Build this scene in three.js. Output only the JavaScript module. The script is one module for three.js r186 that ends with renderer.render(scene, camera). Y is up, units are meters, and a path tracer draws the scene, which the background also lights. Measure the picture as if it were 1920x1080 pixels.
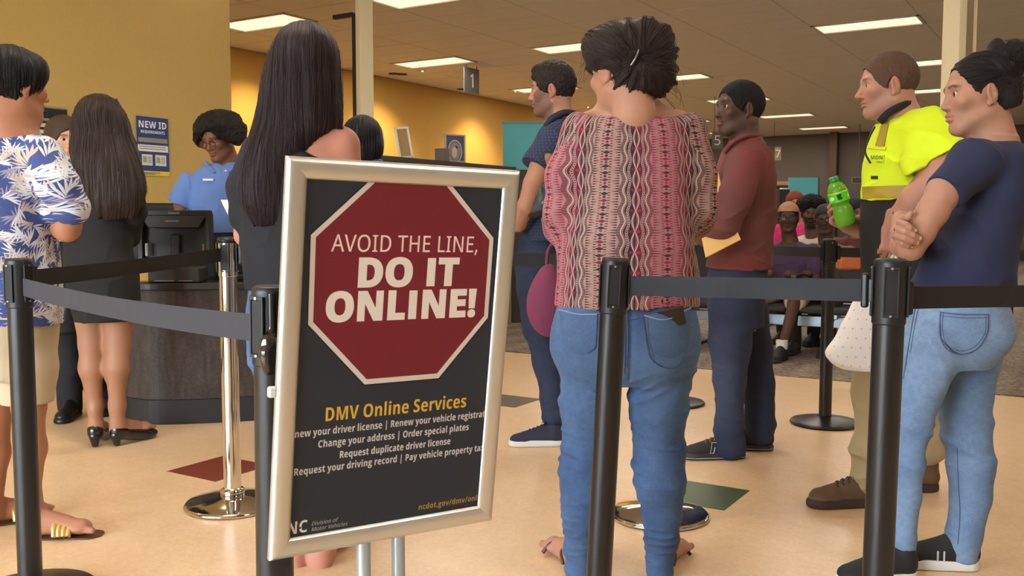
import * as THREE from 'three';
import { RoundedBoxGeometry } from 'three/addons/geometries/RoundedBoxGeometry.js';
import { RectAreaLightUniformsLib } from 'three/addons/lights/RectAreaLightUniformsLib.js';
import { mergeGeometries } from 'three/addons/utils/BufferGeometryUtils.js';
import { FontLoader } from 'three/addons/loaders/FontLoader.js';
import { TextGeometry } from 'three/addons/geometries/TextGeometry.js';

// ---------- camera, sky, exposure ----------
const scene = new THREE.Scene();
const FOCAL = 1764, HORIZON = 410, EYE = 1.08;                 // pixels of a 1920 x 1080 frame, metres
const PITCH = Math.atan((540 - HORIZON) / FOCAL);
const camera = new THREE.PerspectiveCamera(2 * Math.atan(540 / FOCAL) * 180 / Math.PI, 1920 / 1080, 0.1, 200);
camera.position.set(0, EYE, 0);
camera.rotation.x = -PITCH;
camera.focus = 2.8; camera.userData.fStop = 16;
const renderer = new THREE.WebGLRenderer({ antialias: true });
renderer.toneMapping = THREE.LinearToneMapping;
renderer.toneMappingExposure = 1.3;
renderer.shadowMap.enabled = true;
RectAreaLightUniformsLib.init();
const SKY_LEVEL = 17.0;                                          // bright overcast daylight outside the storefront
scene.background = skyTexture();
scene.backgroundIntensity = SKY_LEVEL;
const TROFFER_LIGHT = 14.5, TROFFER_GLOW = 0.85, CAN_LIGHT = 15;

function skyTexture() {
  const w = 256, h = 128, d = new Float32Array(w * h * 4);
  for (let j = 0; j < h; j++) for (let i = 0; i < w; i++) {
    const e = Math.max(0, (j + 0.5) / h * 2 - 1), k = (j * w + i) * 4;
    const cl = 0.5 + 0.5 * Math.sin(i * 0.0491 * 3 + Math.sin(j * 0.13) * 2) * Math.sin(j * 0.21 + i * 0.0491);
    const t = Math.pow(e, 0.5);
    d[k] = 0.80 - 0.24 * t + 0.10 * cl; d[k + 1] = 0.90 - 0.17 * t + 0.07 * cl; d[k + 2] = 1.0 - 0.02 * t; d[k + 3] = 1;
    if (j < h / 2) { d[k] = 0.30; d[k + 1] = 0.29; d[k + 2] = 0.27; }
  }
  const t = new THREE.DataTexture(d, w, h, THREE.RGBAFormat, THREE.FloatType);
  t.mapping = THREE.EquirectangularReflectionMapping; t.magFilter = t.minFilter = THREE.LinearFilter; t.needsUpdate = true;
  return t;
}

// ---------- room directions: A runs along the long yellow wall, B towards it ----------
const AX = 0.5281, AZ = -0.8492, BX = -0.8492, BZ = -0.5281;
const ab = (a, b, y = 0) => new THREE.Vector3(a * AX + b * BX, y, a * AZ + b * BZ);
const ROOM_TURN = Math.atan2(-AZ, AX);                          // rotation.y that lays local x on A (local z then is -B)
const CEIL = 3.5, TA = 0.5833, TB = 1.267;                      // ceiling height, ceiling module

// a pixel of the photograph at a given distance in front of the camera
const CP = Math.cos(PITCH), SP = Math.sin(PITCH);
function ray(px, py) {
  const u = (px - 960) / FOCAL, v = (540 - py) / FOCAL;
  return [u, -SP + v * CP, -CP - v * SP];
}
function at(px, py, dist) { const d = ray(px, py), t = dist / -d[2]; return new THREE.Vector3(d[0] * t, EYE + d[1] * t, d[2] * t); }
function onPlane(px, py, h) { const d = ray(px, py), t = (h - EYE) / d[1]; return new THREE.Vector3(d[0] * t, h, d[2] * t); }

// ---------- random numbers and noise ----------
function rng(seed) { let s = seed >>> 0; return () => { s = (s + 0x6D2B79F5) >>> 0; let t = s; t = Math.imul(t ^ (t >>> 15), t | 1); t ^= t + Math.imul(t ^ (t >>> 7), t | 61); return ((t ^ (t >>> 14)) >>> 0) / 4294967296; }; }
const PERM = new Uint8Array(512), GR = new Float32Array(512);
{ const r = rng(77), p = Array.from({ length: 256 }, (_, i) => i); for (let i = 255; i > 0; i--) { const j = Math.floor(r() * (i + 1)); [p[i], p[j]] = [p[j], p[i]]; } for (let i = 0; i < 512; i++) PERM[i] = p[i & 255]; for (let i = 0; i < 256; i++) GR[i] = GR[i + 256] = r() * 2 - 1; }
function noise(x, y, z) {                                        // value noise, -1..1
  const X = Math.floor(x), Y = Math.floor(y), Z = Math.floor(z); x -= X; y -= Y; z -= Z;
  const u = x * x * (3 - 2 * x), v = y * y * (3 - 2 * y), w = z * z * (3 - 2 * z);
  const a = PERM[X & 255] + Y, b = PERM[(X + 1) & 255] + Y, aa = PERM[a & 255] + Z, ab2 = PERM[(a + 1) & 255] + Z, ba = PERM[b & 255] + Z, bb = PERM[(b + 1) & 255] + Z;
  const L = (p, q, t) => p + (q - p) * t, g = (i) => GR[PERM[i & 255]];
  return L(L(L(g(aa), g(ba), u), L(g(ab2), g(bb), u), v), L(L(g(aa + 1), g(ba + 1), u), L(g(ab2 + 1), g(bb + 1), u), v), w);
}
const clamp = (x, a, b) => Math.min(b, Math.max(a, x));
const sstep = (a, b, x) => { const t = clamp((x - a) / (b - a), 0, 1); return t * t * (3 - 2 * t); };

// ---------- naming ----------
const taken = new Map();
function numbered(name) { const n = taken.get(name) ?? 0; taken.set(name, n + 1); return n ? name + '_' + String(n).padStart(3, '0') : name; }
function add(o, parent) { o.traverse((c) => { if (c.isMesh) { c.castShadow = true; c.receiveShadow = true; } }); (parent ?? scene).add(o); return o; }
function thing(name, label, category, pos = [0, 0, 0], turn = 0, group) {
  const o = new THREE.Group(); o.name = numbered(name);
  Array.isArray(pos) ? o.position.set(...pos) : o.position.copy(pos); o.rotation.y = turn;
  o.userData = { label, category }; if (group) o.userData.group = group;
  scene.add(o); return o;
}
function part(name, geo, mat, parent, label) {
  if (Array.isArray(geo)) { geo = geo.filter((g) => g.attributes.position?.count); if (!geo.length) { console.log("empty part", name); return null; } }
  const m = new THREE.Mesh(Array.isArray(geo) ? join(geo) : geo, mat); m.name = name; if (label) m.userData.label = label;
  return add(m, parent);
}
function single(name, geo, mat, label, category, group) { const m = new THREE.Mesh(Array.isArray(geo) ? join(geo) : geo, mat); m.name = numbered(name); m.userData = { label, category }; if (group) m.userData.group = group; return add(m); }
function struct(name, geo, mat) { const m = new THREE.Mesh(Array.isArray(geo) ? join(geo) : geo, mat); m.name = name; m.userData = { kind: 'structure' }; return add(m); }
function join(list) {
  const gs = list.map((g) => { g = g.index ? g.toNonIndexed() : g.clone(); for (const k of Object.keys(g.attributes)) if (!['position', 'normal', 'uv', 'color'].includes(k)) g.deleteAttribute(k); return g; });
  const all = (k) => gs.every((g) => g.attributes[k]);
  for (const k of ['uv', 'color', 'normal']) if (!all(k)) gs.forEach((g) => g.deleteAttribute(k));
  return mergeGeometries(gs);
}
function copyOf(root, pos, turn, label, group) { const c = root.clone(); c.name = numbered(root.name.replace(/_\d{3}$/, '')); c.userData = { ...root.userData, label }; if (group) c.userData.group = group; pos.isVector3 ? c.position.copy(pos) : c.position.set(...pos); c.rotation.y = turn; scene.add(c); return c; }

// ---------- plain geometry helpers ----------
const G = {
  box: (w, h, d, x = 0, y = 0, z = 0, r = 0.004) => { const g = r ? new RoundedBoxGeometry(w, h, d, 2, Math.min(r, w / 2.1, h / 2.1, d / 2.1)) : new THREE.BoxGeometry(w, h, d); g.translate(x, y, z); return g; },
  cyl: (r1, r2, h, x = 0, y = 0, z = 0, n = 32) => new THREE.CylinderGeometry(r1, r2, h, n).translate(x, y, z),
  lathe: (pts, n = 48) => new THREE.LatheGeometry(pts.map((p) => new THREE.Vector2(p[0], p[1])), n),
  tube: (pts, r, seg = 32, n = 8, closed = false) => new THREE.TubeGeometry(new THREE.CatmullRomCurve3(pts.map((p) => p.isVector3 ? p : new THREE.Vector3(...p)), closed), seg, r, n, closed),
};
function boxUV(g, s = 1) {                                       // uv in metres by the dominant face direction
  g = g.index ? g.toNonIndexed() : g; const p = g.attributes.position, n = g.attributes.normal, uv = new Float32Array(p.count * 2);
  for (let i = 0; i < p.count; i++) { const ax = Math.abs(n.getX(i)), ay = Math.abs(n.getY(i)), az = Math.abs(n.getZ(i)); const [u, v] = ay >= ax && ay >= az ? [p.getX(i), p.getZ(i)] : ax > az ? [p.getZ(i), p.getY(i)] : [p.getX(i), p.getY(i)]; uv[i * 2] = u / s; uv[i * 2 + 1] = v / s; }
  g.setAttribute('uv', new THREE.BufferAttribute(uv, 2)); return g;
}

// ---------- materials ----------
const rgb = (r, g, b) => new THREE.Color().setRGB(r / 255, g / 255, b / 255, THREE.SRGBColorSpace);
const std = (c, roughness = 0.7, more = {}) => new THREE.MeshStandardMaterial({ color: Array.isArray(c) ? rgb(...c) : c, roughness, ...more });
function tex(w, h, fn, srgb = true) {                            // fn(u, v, i, j) -> [r, g, b] 0..255
  const d = new Uint8Array(w * h * 4);
  for (let j = 0; j < h; j++) for (let i = 0; i < w; i++) { const c = fn(i / w, j / h, i, j), k = (j * w + i) * 4; d[k] = clamp(c[0], 0, 255); d[k + 1] = clamp(c[1], 0, 255); d[k + 2] = clamp(c[2], 0, 255); d[k + 3] = 255; }
  const t = new THREE.DataTexture(d, w, h); t.magFilter = THREE.LinearFilter; t.minFilter = THREE.LinearFilter; t.wrapS = t.wrapT = THREE.RepeatWrapping; if (srgb) t.colorSpace = THREE.SRGBColorSpace; t.needsUpdate = true; return t;
}
function canvasTex(w, h, draw, repeat = false) {
  const c = document.createElement('canvas'); c.width = w; c.height = h; draw(c.getContext('2d'), w, h);
  const t = new THREE.CanvasTexture(c); t.colorSpace = THREE.SRGBColorSpace; if (repeat) t.wrapS = t.wrapT = THREE.RepeatWrapping; return t;
}
const tn = (u, v, f, s = 0) => {                                 // tiling noise on a torus, f whole cycles
  const w = f, x = u * w, y = v * w, X = Math.floor(x), Y = Math.floor(y); const fx = x - X, fy = y - Y, a = fx * fx * (3 - 2 * fx), b = fy * fy * (3 - 2 * fy);
  const g = (i, j) => GR[PERM[(PERM[(((i % w) + w) % w + s * 17) & 255] + ((j % w) + w) % w + s * 31) & 255]];
  return (g(X, Y) * (1 - a) + g(X + 1, Y) * a) * (1 - b) + (g(X, Y + 1) * (1 - a) + g(X + 1, Y + 1) * a) * b;
};
const clothBump = tex(256, 256, (u, v, i, j) => { const w = ((i >> 1) + (j >> 1)) % 2 ? 40 : 0; const k = 128 + w * 0.6 + tn(u, v, 64, 3) * 40 + tn(u, v, 16, 5) * 25; return [k, k, k]; }, false);
const denimTex = tex(512, 512, (u, v, i, j) => { const tw = ((i + j) % 6 < 3 ? 7 : -7), k = tw + tn(u, v, 128, 1) * 14 + tn(u, v, 24, 2) * 10 + tn(u, v, 6, 4) * 8; return [236 + k, 236 + k, 240 + k * 0.8]; });
const grainTex = tex(512, 512, (u, v) => { const k = tn(u, v, 200, 1) * 3 + tn(u, v, 60, 2) * 2; return [248 + k, 248 + k, 248 + k]; });
const hairBump = tex(512, 64, (u, v) => { const k = 128 + tn(u, v * 0.12, 256, 1) * 70 + tn(u, v * 0.2, 90, 2) * 50; return [k, k, k]; }, false);
// ---------- signed distance modelling: smooth bodies, clothes and hair ----------
class Field {
  constructor() { this.ops = []; this.lo = [1e9, 1e9, 1e9]; this.hi = [-1e9, -1e9, -1e9]; this.disp = null; }
  put(f, box, k, m) { const o = { f, k, m, b: box }; this.ops.push(o); if (m === 0) for (let i = 0; i < 3; i++) { this.lo[i] = Math.min(this.lo[i], box[i]); this.hi[i] = Math.max(this.hi[i], box[i + 3]); } return this; }
  u(p, k = 0.02) { return this.put(p.f, p.b, k, 0); }
  cut(p, k = 0.006) { return this.put(p.f, p.b, k, 1); }
  keep(p, k = 0.006) { return this.put(p.f, p.b, k, 2); }
  base(x, y, z) {
    let d = 1e3;
    for (const o of this.ops) {
      const b = o.b, k = o.k;
      if (o.m < 2 && b) { const q = Math.max(b[0] - x, x - b[3], b[1] - y, y - b[4], b[2] - z, z - b[5]); if (o.m === 0 ? q > d + k : q > k && -q < d - k) { continue; } }
      let v = o.f(x, y, z);
      if (o.m === 0) { const h = k - Math.abs(d - v); d = Math.min(d, v); if (h > 0) d -= h * h / (4 * k); }
      else { if (o.m === 1) v = -v; const h = k - Math.abs(d - v); d = Math.max(d, v); if (h > 0) d += h * h / (4 * k); }
    }
    return d;
  }
  ev(x, y, z) { const d = this.base(x, y, z); return this.disp && d < 0.05 ? d - this.disp(x, y, z) : d; }
  prim() { return { f: (x, y, z) => this.ev(x, y, z), b: [...this.lo, ...this.hi] }; }
  norm(x, y, z, e = 0.0015) {
    const nx = this.ev(x + e, y, z) - this.ev(x - e, y, z), ny = this.ev(x, y + e, z) - this.ev(x, y - e, z), nz = this.ev(x, y, z + e) - this.ev(x, y, z - e), l = Math.hypot(nx, ny, nz) || 1;
    return [nx / l, ny / l, nz / l];
  }
}
const pad = (lo, hi, r) => [lo[0] - r, lo[1] - r, lo[2] - r, hi[0] + r, hi[1] + r, hi[2] + r];
const mn = (a, b) => a.map((x, i) => Math.min(x, b[i])), mx = (a, b) => a.map((x, i) => Math.max(x, b[i]));
function cone(a, b, ra, rb = ra, sq = 1) {                        // tapered capsule; sq < 1 flattens it along z
  const ex = b[0] - a[0], ey = b[1] - a[1], ez = b[2] - a[2], L = ex * ex + ey * ey + ez * ez || 1e-9, dr = rb - ra;
  return { f: (x, y, z) => { const px = x - a[0], py = y - a[1], pz = z - a[2]; let t = (px * ex + py * ey + pz * ez) / L; t = t < 0 ? 0 : t > 1 ? 1 : t; const qx = px - ex * t, qy = py - ey * t, qz = pz - ez * t; return Math.sqrt(qx * qx + qy * qy + qz * qz) - ra - dr * t; }, b: pad(mn(a, b), mx(a, b), Math.max(ra, rb)) };
}
function flatCone(a, b, ra, rb = ra) {                            // the same with flat ends
  const ex = b[0] - a[0], ey = b[1] - a[1], ez = b[2] - a[2], L = ex * ex + ey * ey + ez * ez, l = Math.sqrt(L);
  return { f: (x, y, z) => { const px = x - a[0], py = y - a[1], pz = z - a[2], t = (px * ex + py * ey + pz * ez) / L, c = clamp(t, 0, 1), qx = px - ex * t, qy = py - ey * t, qz = pz - ez * t; return Math.max(Math.sqrt(qx * qx + qy * qy + qz * qz) - ra - (rb - ra) * c, -t * l, (t - 1) * l); }, b: pad(mn(a, b), mx(a, b), Math.max(ra, rb)) };
}
function ell(c, r, rot) {                                          // ellipsoid, rot = Euler angles
  let m = null; if (rot) m = new THREE.Matrix4().makeRotationFromEuler(new THREE.Euler(...rot)).elements; const R = rot ? Math.max(...r) : 0;
  return { f: (x, y, z) => { x -= c[0]; y -= c[1]; z -= c[2]; if (m) { const X = m[0] * x + m[1] * y + m[2] * z, Y = m[4] * x + m[5] * y + m[6] * z, Z = m[8] * x + m[9] * y + m[10] * z; x = X; y = Y; z = Z; } const a = x / r[0], b = y / r[1], d = z / r[2], k0 = Math.sqrt(a * a + b * b + d * d); if (k0 < 1e-6) return -Math.min(...r); const e = a / r[0], f = b / r[1], g = d / r[2]; return k0 * (k0 - 1) / Math.sqrt(e * e + f * f + g * g); }, b: rot ? [c[0] - R, c[1] - R, c[2] - R, c[0] + R, c[1] + R, c[2] + R] : [c[0] - r[0], c[1] - r[1], c[2] - r[2], c[0] + r[0], c[1] + r[1], c[2] + r[2]] };
}
function slab(c, h, rad = 0.004, rot) {                            // rounded box, half sizes h
  let m = null; if (rot) m = new THREE.Matrix4().makeRotationFromEuler(new THREE.Euler(...rot)).elements; const R = rot ? Math.hypot(...h) : 0;
  return { f: (x, y, z) => { x -= c[0]; y -= c[1]; z -= c[2]; if (m) { const X = m[0] * x + m[1] * y + m[2] * z, Y = m[4] * x + m[5] * y + m[6] * z, Z = m[8] * x + m[9] * y + m[10] * z; x = X; y = Y; z = Z; } const a = Math.abs(x) - h[0] + rad, b = Math.abs(y) - h[1] + rad, d = Math.abs(z) - h[2] + rad; return Math.hypot(Math.max(a, 0), Math.max(b, 0), Math.max(d, 0)) + Math.min(Math.max(a, b, d), 0) - rad; }, b: rot ? [c[0] - R, c[1] - R, c[2] - R, c[0] + R, c[1] + R, c[2] + R] : [c[0] - h[0], c[1] - h[1], c[2] - h[2], c[0] + h[0], c[1] + h[1], c[2] + h[2]] };
}
const half = (p, n) => { const l = Math.hypot(...n); n = n.map((v) => v / l); return { f: (x, y, z) => (x - p[0]) * n[0] + (y - p[1]) * n[1] + (z - p[2]) * n[2], b: null }; };   // inside is against n
function loft(rows, turn = 0, flat = true) {                       // rows [y, cx, cz, rx, rz] of an upright column of ellipses
  rows = rows.slice().sort((p, q) => p[0] - q[0]); const n = rows.length, cs = Math.cos(turn), sn = Math.sin(turn), y0 = rows[0][0], y1 = rows[n - 1][0];
  const R = Math.max(...rows.map((r) => Math.max(r[3], r[4]))), o = [0, 0, 0, 0];
  const N = 160, tab = new Float32Array((N + 1) * 4);
  for (let s = 0; s <= N; s++) {
    const y = y0 + (y1 - y0) * s / N; let i = 0; while (i < n - 2 && y > rows[i + 1][0]) i++;
    const a = rows[Math.max(0, i - 1)], b = rows[i], c = rows[Math.min(n - 1, i + 1)], d = rows[Math.min(n - 1, i + 2)], L = c[0] - b[0] || 1e-6, t = clamp((y - b[0]) / L, 0, 1), t2 = t * t, t3 = t2 * t;
    for (let k = 1; k < 5; k++) { const m0 = c[0] - a[0] ? (c[k] - a[k]) / (c[0] - a[0]) * L : 0, m1 = d[0] - b[0] ? (d[k] - b[k]) / (d[0] - b[0]) * L : 0; tab[s * 4 + k - 1] = (2 * t3 - 3 * t2 + 1) * b[k] + (t3 - 2 * t2 + t) * m0 + (-2 * t3 + 3 * t2) * c[k] + (t3 - t2) * m1; }
  }
  const lo = [Math.min(...rows.map((r) => r[1])) - R, y0, Math.min(...rows.map((r) => r[2])) - R], hi = [Math.max(...rows.map((r) => r[1])) + R, y1, Math.max(...rows.map((r) => r[2])) + R];
  return { f: (x, y, z) => {
    const s = clamp((y - y0) / (y1 - y0), 0, 1) * N, i = Math.min(N - 1, Math.floor(s)), t = s - i;
    for (let k = 0; k < 4; k++) o[k] = tab[i * 4 + k] * (1 - t) + tab[i * 4 + 4 + k] * t;
    let X = x - o[0], Z = z - o[1]; if (turn) { const q = cs * X - sn * Z; Z = sn * X + cs * Z; X = q; }
    const a = X / o[2], b = Z / o[3], k0 = Math.sqrt(a * a + b * b), e = a / o[2], f = b / o[3], g = Math.sqrt(e * e + f * f); let d = g > 1e-6 ? k0 * (k0 - 1) / g : -Math.min(o[2], o[3]);
    const v = Math.max(y - y1, y0 - y); return flat ? Math.max(d, v) : v > 0 ? Math.hypot(Math.max(d, 0), v) : d;
  }, b: [...lo, ...hi] };
}
function moved(field, M) {                                          // a field placed by a rigid (or evenly scaled) matrix
  const I = M.clone().invert().elements, s = new THREE.Vector3().setFromMatrixScale(M).x, p = field.prim ? field.prim() : field, b = new THREE.Box3(new THREE.Vector3(p.b[0], p.b[1], p.b[2]), new THREE.Vector3(p.b[3], p.b[4], p.b[5])).applyMatrix4(M);
  return { f: (x, y, z) => s * p.f(I[0] * x + I[4] * y + I[8] * z + I[12], I[1] * x + I[5] * y + I[9] * z + I[13], I[2] * x + I[6] * y + I[10] * z + I[14]), b: [b.min.x, b.min.y, b.min.z, b.max.x, b.max.y, b.max.z] };
}
// surface nets over the blocks that the surface can cross
function surface(F, h, o = {}) {
  const lo = o.lo ?? F.lo.map((v) => v - 0.015), hi = o.hi ?? F.hi.map((v) => v + 0.015), N = [0, 1, 2].map((i) => Math.max(2, Math.ceil((hi[i] - lo[i]) / h) + 1)), [nx, ny, nz] = N, nxy = nx * ny;
  const v = new Float32Array(nx * ny * nz), B = 6, bd = B * h * 0.87 * 1.35 + 0.012;
  for (let bz = 0; bz < nz; bz += B) for (let by = 0; by < ny; by += B) for (let bx = 0; bx < nx; bx += B) {
    const c = F.base(lo[0] + (bx + B / 2 - 0.5) * h, lo[1] + (by + B / 2 - 0.5) * h, lo[2] + (bz + B / 2 - 0.5) * h), far = Math.abs(c) > bd, ex = Math.min(nx, bx + B), ey = Math.min(ny, by + B), ez = Math.min(nz, bz + B);
    for (let k = bz; k < ez; k++) for (let j = by; j < ey; j++) for (let i = bx; i < ex; i++) v[i + j * nx + k * nxy] = far ? c : F.ev(lo[0] + i * h, lo[1] + j * h, lo[2] + k * h);
  }
  const id = new Int32Array(nx * ny * nz).fill(-1), P = [];
  const CX = [0, 1, 0, 1, 0, 1, 0, 1], CY = [0, 0, 1, 1, 0, 0, 1, 1], CZ = [0, 0, 0, 0, 1, 1, 1, 1], E = [0, 1, 0, 2, 0, 4, 1, 3, 1, 5, 2, 3, 2, 6, 3, 7, 4, 5, 4, 6, 5, 7, 6, 7], g = new Float32Array(8);
  for (let k = 0; k < nz - 1; k++) for (let j = 0; j < ny - 1; j++) for (let i = 0; i < nx - 1; i++) {
    const q = i + j * nx + k * nxy; let m = 0;
    for (let c = 0; c < 8; c++) { g[c] = v[q + CX[c] + CY[c] * nx + CZ[c] * nxy]; if (g[c] < 0) m |= 1 << c; }
    if (m === 0 || m === 255) continue;
    let x = 0, y = 0, z = 0, n = 0;
    for (let e = 0; e < 24; e += 2) { const a = E[e], b = E[e + 1]; if (((m >> a) & 1) === ((m >> b) & 1)) continue; const t = g[a] / (g[a] - g[b]); x += CX[a] + t * (CX[b] - CX[a]); y += CY[a] + t * (CY[b] - CY[a]); z += CZ[a] + t * (CZ[b] - CZ[a]); n++; }
    id[q] = P.length / 3; P.push(lo[0] + (i + x / n) * h, lo[1] + (j + y / n) * h, lo[2] + (k + z / n) * h);
  }
  const T = [], skip = o.skip;
  const quad = (a, b, c, d, flip) => {
    if (a < 0 || b < 0 || c < 0 || d < 0) return;
    if (skip) { const x = (P[a * 3] + P[c * 3]) / 2, y = (P[a * 3 + 1] + P[c * 3 + 1]) / 2, z = (P[a * 3 + 2] + P[c * 3 + 2]) / 2; for (const s of skip) if (x > s[0] && x < s[3] && y > s[1] && y < s[4] && z > s[2] && z < s[5]) return; }
    flip ? T.push(a, c, b, a, d, c) : T.push(a, b, c, a, c, d);
  };
  for (let k = 1; k < nz - 1; k++) for (let j = 1; j < ny - 1; j++) for (let i = 1; i < nx - 1; i++) {
    const q = i + j * nx + k * nxy, s = v[q] < 0;
    if (s !== v[q + 1] < 0) quad(id[q], id[q - nx], id[q - nx - nxy], id[q - nxy], s === false ? 0 : 1);
    if (s !== v[q + nx] < 0) quad(id[q], id[q - nxy], id[q - nxy - 1], id[q - 1], s === false ? 0 : 1);
    if (s !== v[q + nxy] < 0) quad(id[q], id[q - 1], id[q - 1 - nx], id[q - nx], s === false ? 0 : 1);
  }
  const nv = P.length / 3, Nn = new Float32Array(nv * 3), e = Math.max(0.001, h * 0.4);
  for (let i = 0; i < nv; i++) { const n = F.norm(P[i * 3], P[i * 3 + 1], P[i * 3 + 2], e); Nn[i * 3] = n[0]; Nn[i * 3 + 1] = n[1]; Nn[i * 3 + 2] = n[2]; }
  const g2 = new THREE.BufferGeometry();
  let pos = Float32Array.from(P), nor = Nn, idx = T, src = null;
  { // make every face look outward, by its vertices' normals
    for (let t = 0; t < T.length; t += 3) { const a = T[t] * 3, b = T[t + 1] * 3, c = T[t + 2] * 3; const ux = P[b] - P[a], uy = P[b + 1] - P[a + 1], uz = P[b + 2] - P[a + 2], wx = P[c] - P[a], wy = P[c + 1] - P[a + 1], wz = P[c + 2] - P[a + 2]; if ((uy * wz - uz * wy) * Nn[a] + (uz * wx - ux * wz) * Nn[a + 1] + (ux * wy - uy * wx) * Nn[a + 2] < 0) { const s = T[t + 1]; T[t + 1] = T[t + 2]; T[t + 2] = s; } }
  }
  if (o.uv) {
    const key = new Map(), ps = [], ns = [], us = [], per = o.period ?? 0, tmp = [0, 0];
    idx = new Array(T.length);
    for (let t = 0; t < T.length; t += 3) {
      const cx = (P[T[t] * 3] + P[T[t + 1] * 3] + P[T[t + 2] * 3]) / 3, cy = (P[T[t] * 3 + 1] + P[T[t + 1] * 3 + 1] + P[T[t + 2] * 3 + 1]) / 3, cz = (P[T[t] * 3 + 2] + P[T[t + 1] * 3 + 2] + P[T[t + 2] * 3 + 2]) / 3;
      const ch = o.chart ? o.chart(cx, cy, cz) : 0, ref = o.uv(cx, cy, cz, ch)[0];
      for (let c = 0; c < 3; c++) {
        const i = T[t + c], r = o.uv(P[i * 3], P[i * 3 + 1], P[i * 3 + 2], ch); let w = 0; const pr = o.periodOf ? o.periodOf(ch) : per; if (pr) w = Math.round((ref - r[0]) / pr);
        const kk = (i * 16 + ch) * 4 + w + 1; let at2 = key.get(kk);
        if (at2 === undefined) { at2 = ps.length / 3; key.set(kk, at2); ps.push(P[i * 3], P[i * 3 + 1], P[i * 3 + 2]); ns.push(Nn[i * 3], Nn[i * 3 + 1], Nn[i * 3 + 2]); us.push(r[0] + w * pr, r[1]); }
        idx[t + c] = at2;
      }
    }
    pos = Float32Array.from(ps); nor = Float32Array.from(ns); g2.setAttribute('uv', new THREE.BufferAttribute(Float32Array.from(us), 2));
  }
  g2.setAttribute('position', new THREE.BufferAttribute(pos, 3)); g2.setAttribute('normal', new THREE.BufferAttribute(nor, 3)); g2.setIndex(idx);
  if (o.color) { const c = new Float32Array(pos.length); for (let i = 0; i < pos.length; i += 3) { const q = o.color(pos[i], pos[i + 1], pos[i + 2], nor[i], nor[i + 1], nor[i + 2]); c[i] = q.r; c[i + 1] = q.g; c[i + 2] = q.b; } g2.setAttribute('color', new THREE.BufferAttribute(c, 3)); }
  return g2;
}
// walk along dir from p until the field is reached
function hit(F, p, dir, max = 1.2) { if (typeof dir === 'function') dir = dir(p); let t = 0; for (let i = 0; i < 120; i++) { const d = F.ev(p[0] + dir[0] * t, p[1] + dir[1] * t, p[2] + dir[2] * t); if (d < 0.0004) return [p[0] + dir[0] * t, p[1] + dir[1] * t, p[2] + dir[2] * t]; t += Math.max(d * 0.7, 0.0005); if (t > max) return null; } return null; }
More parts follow.
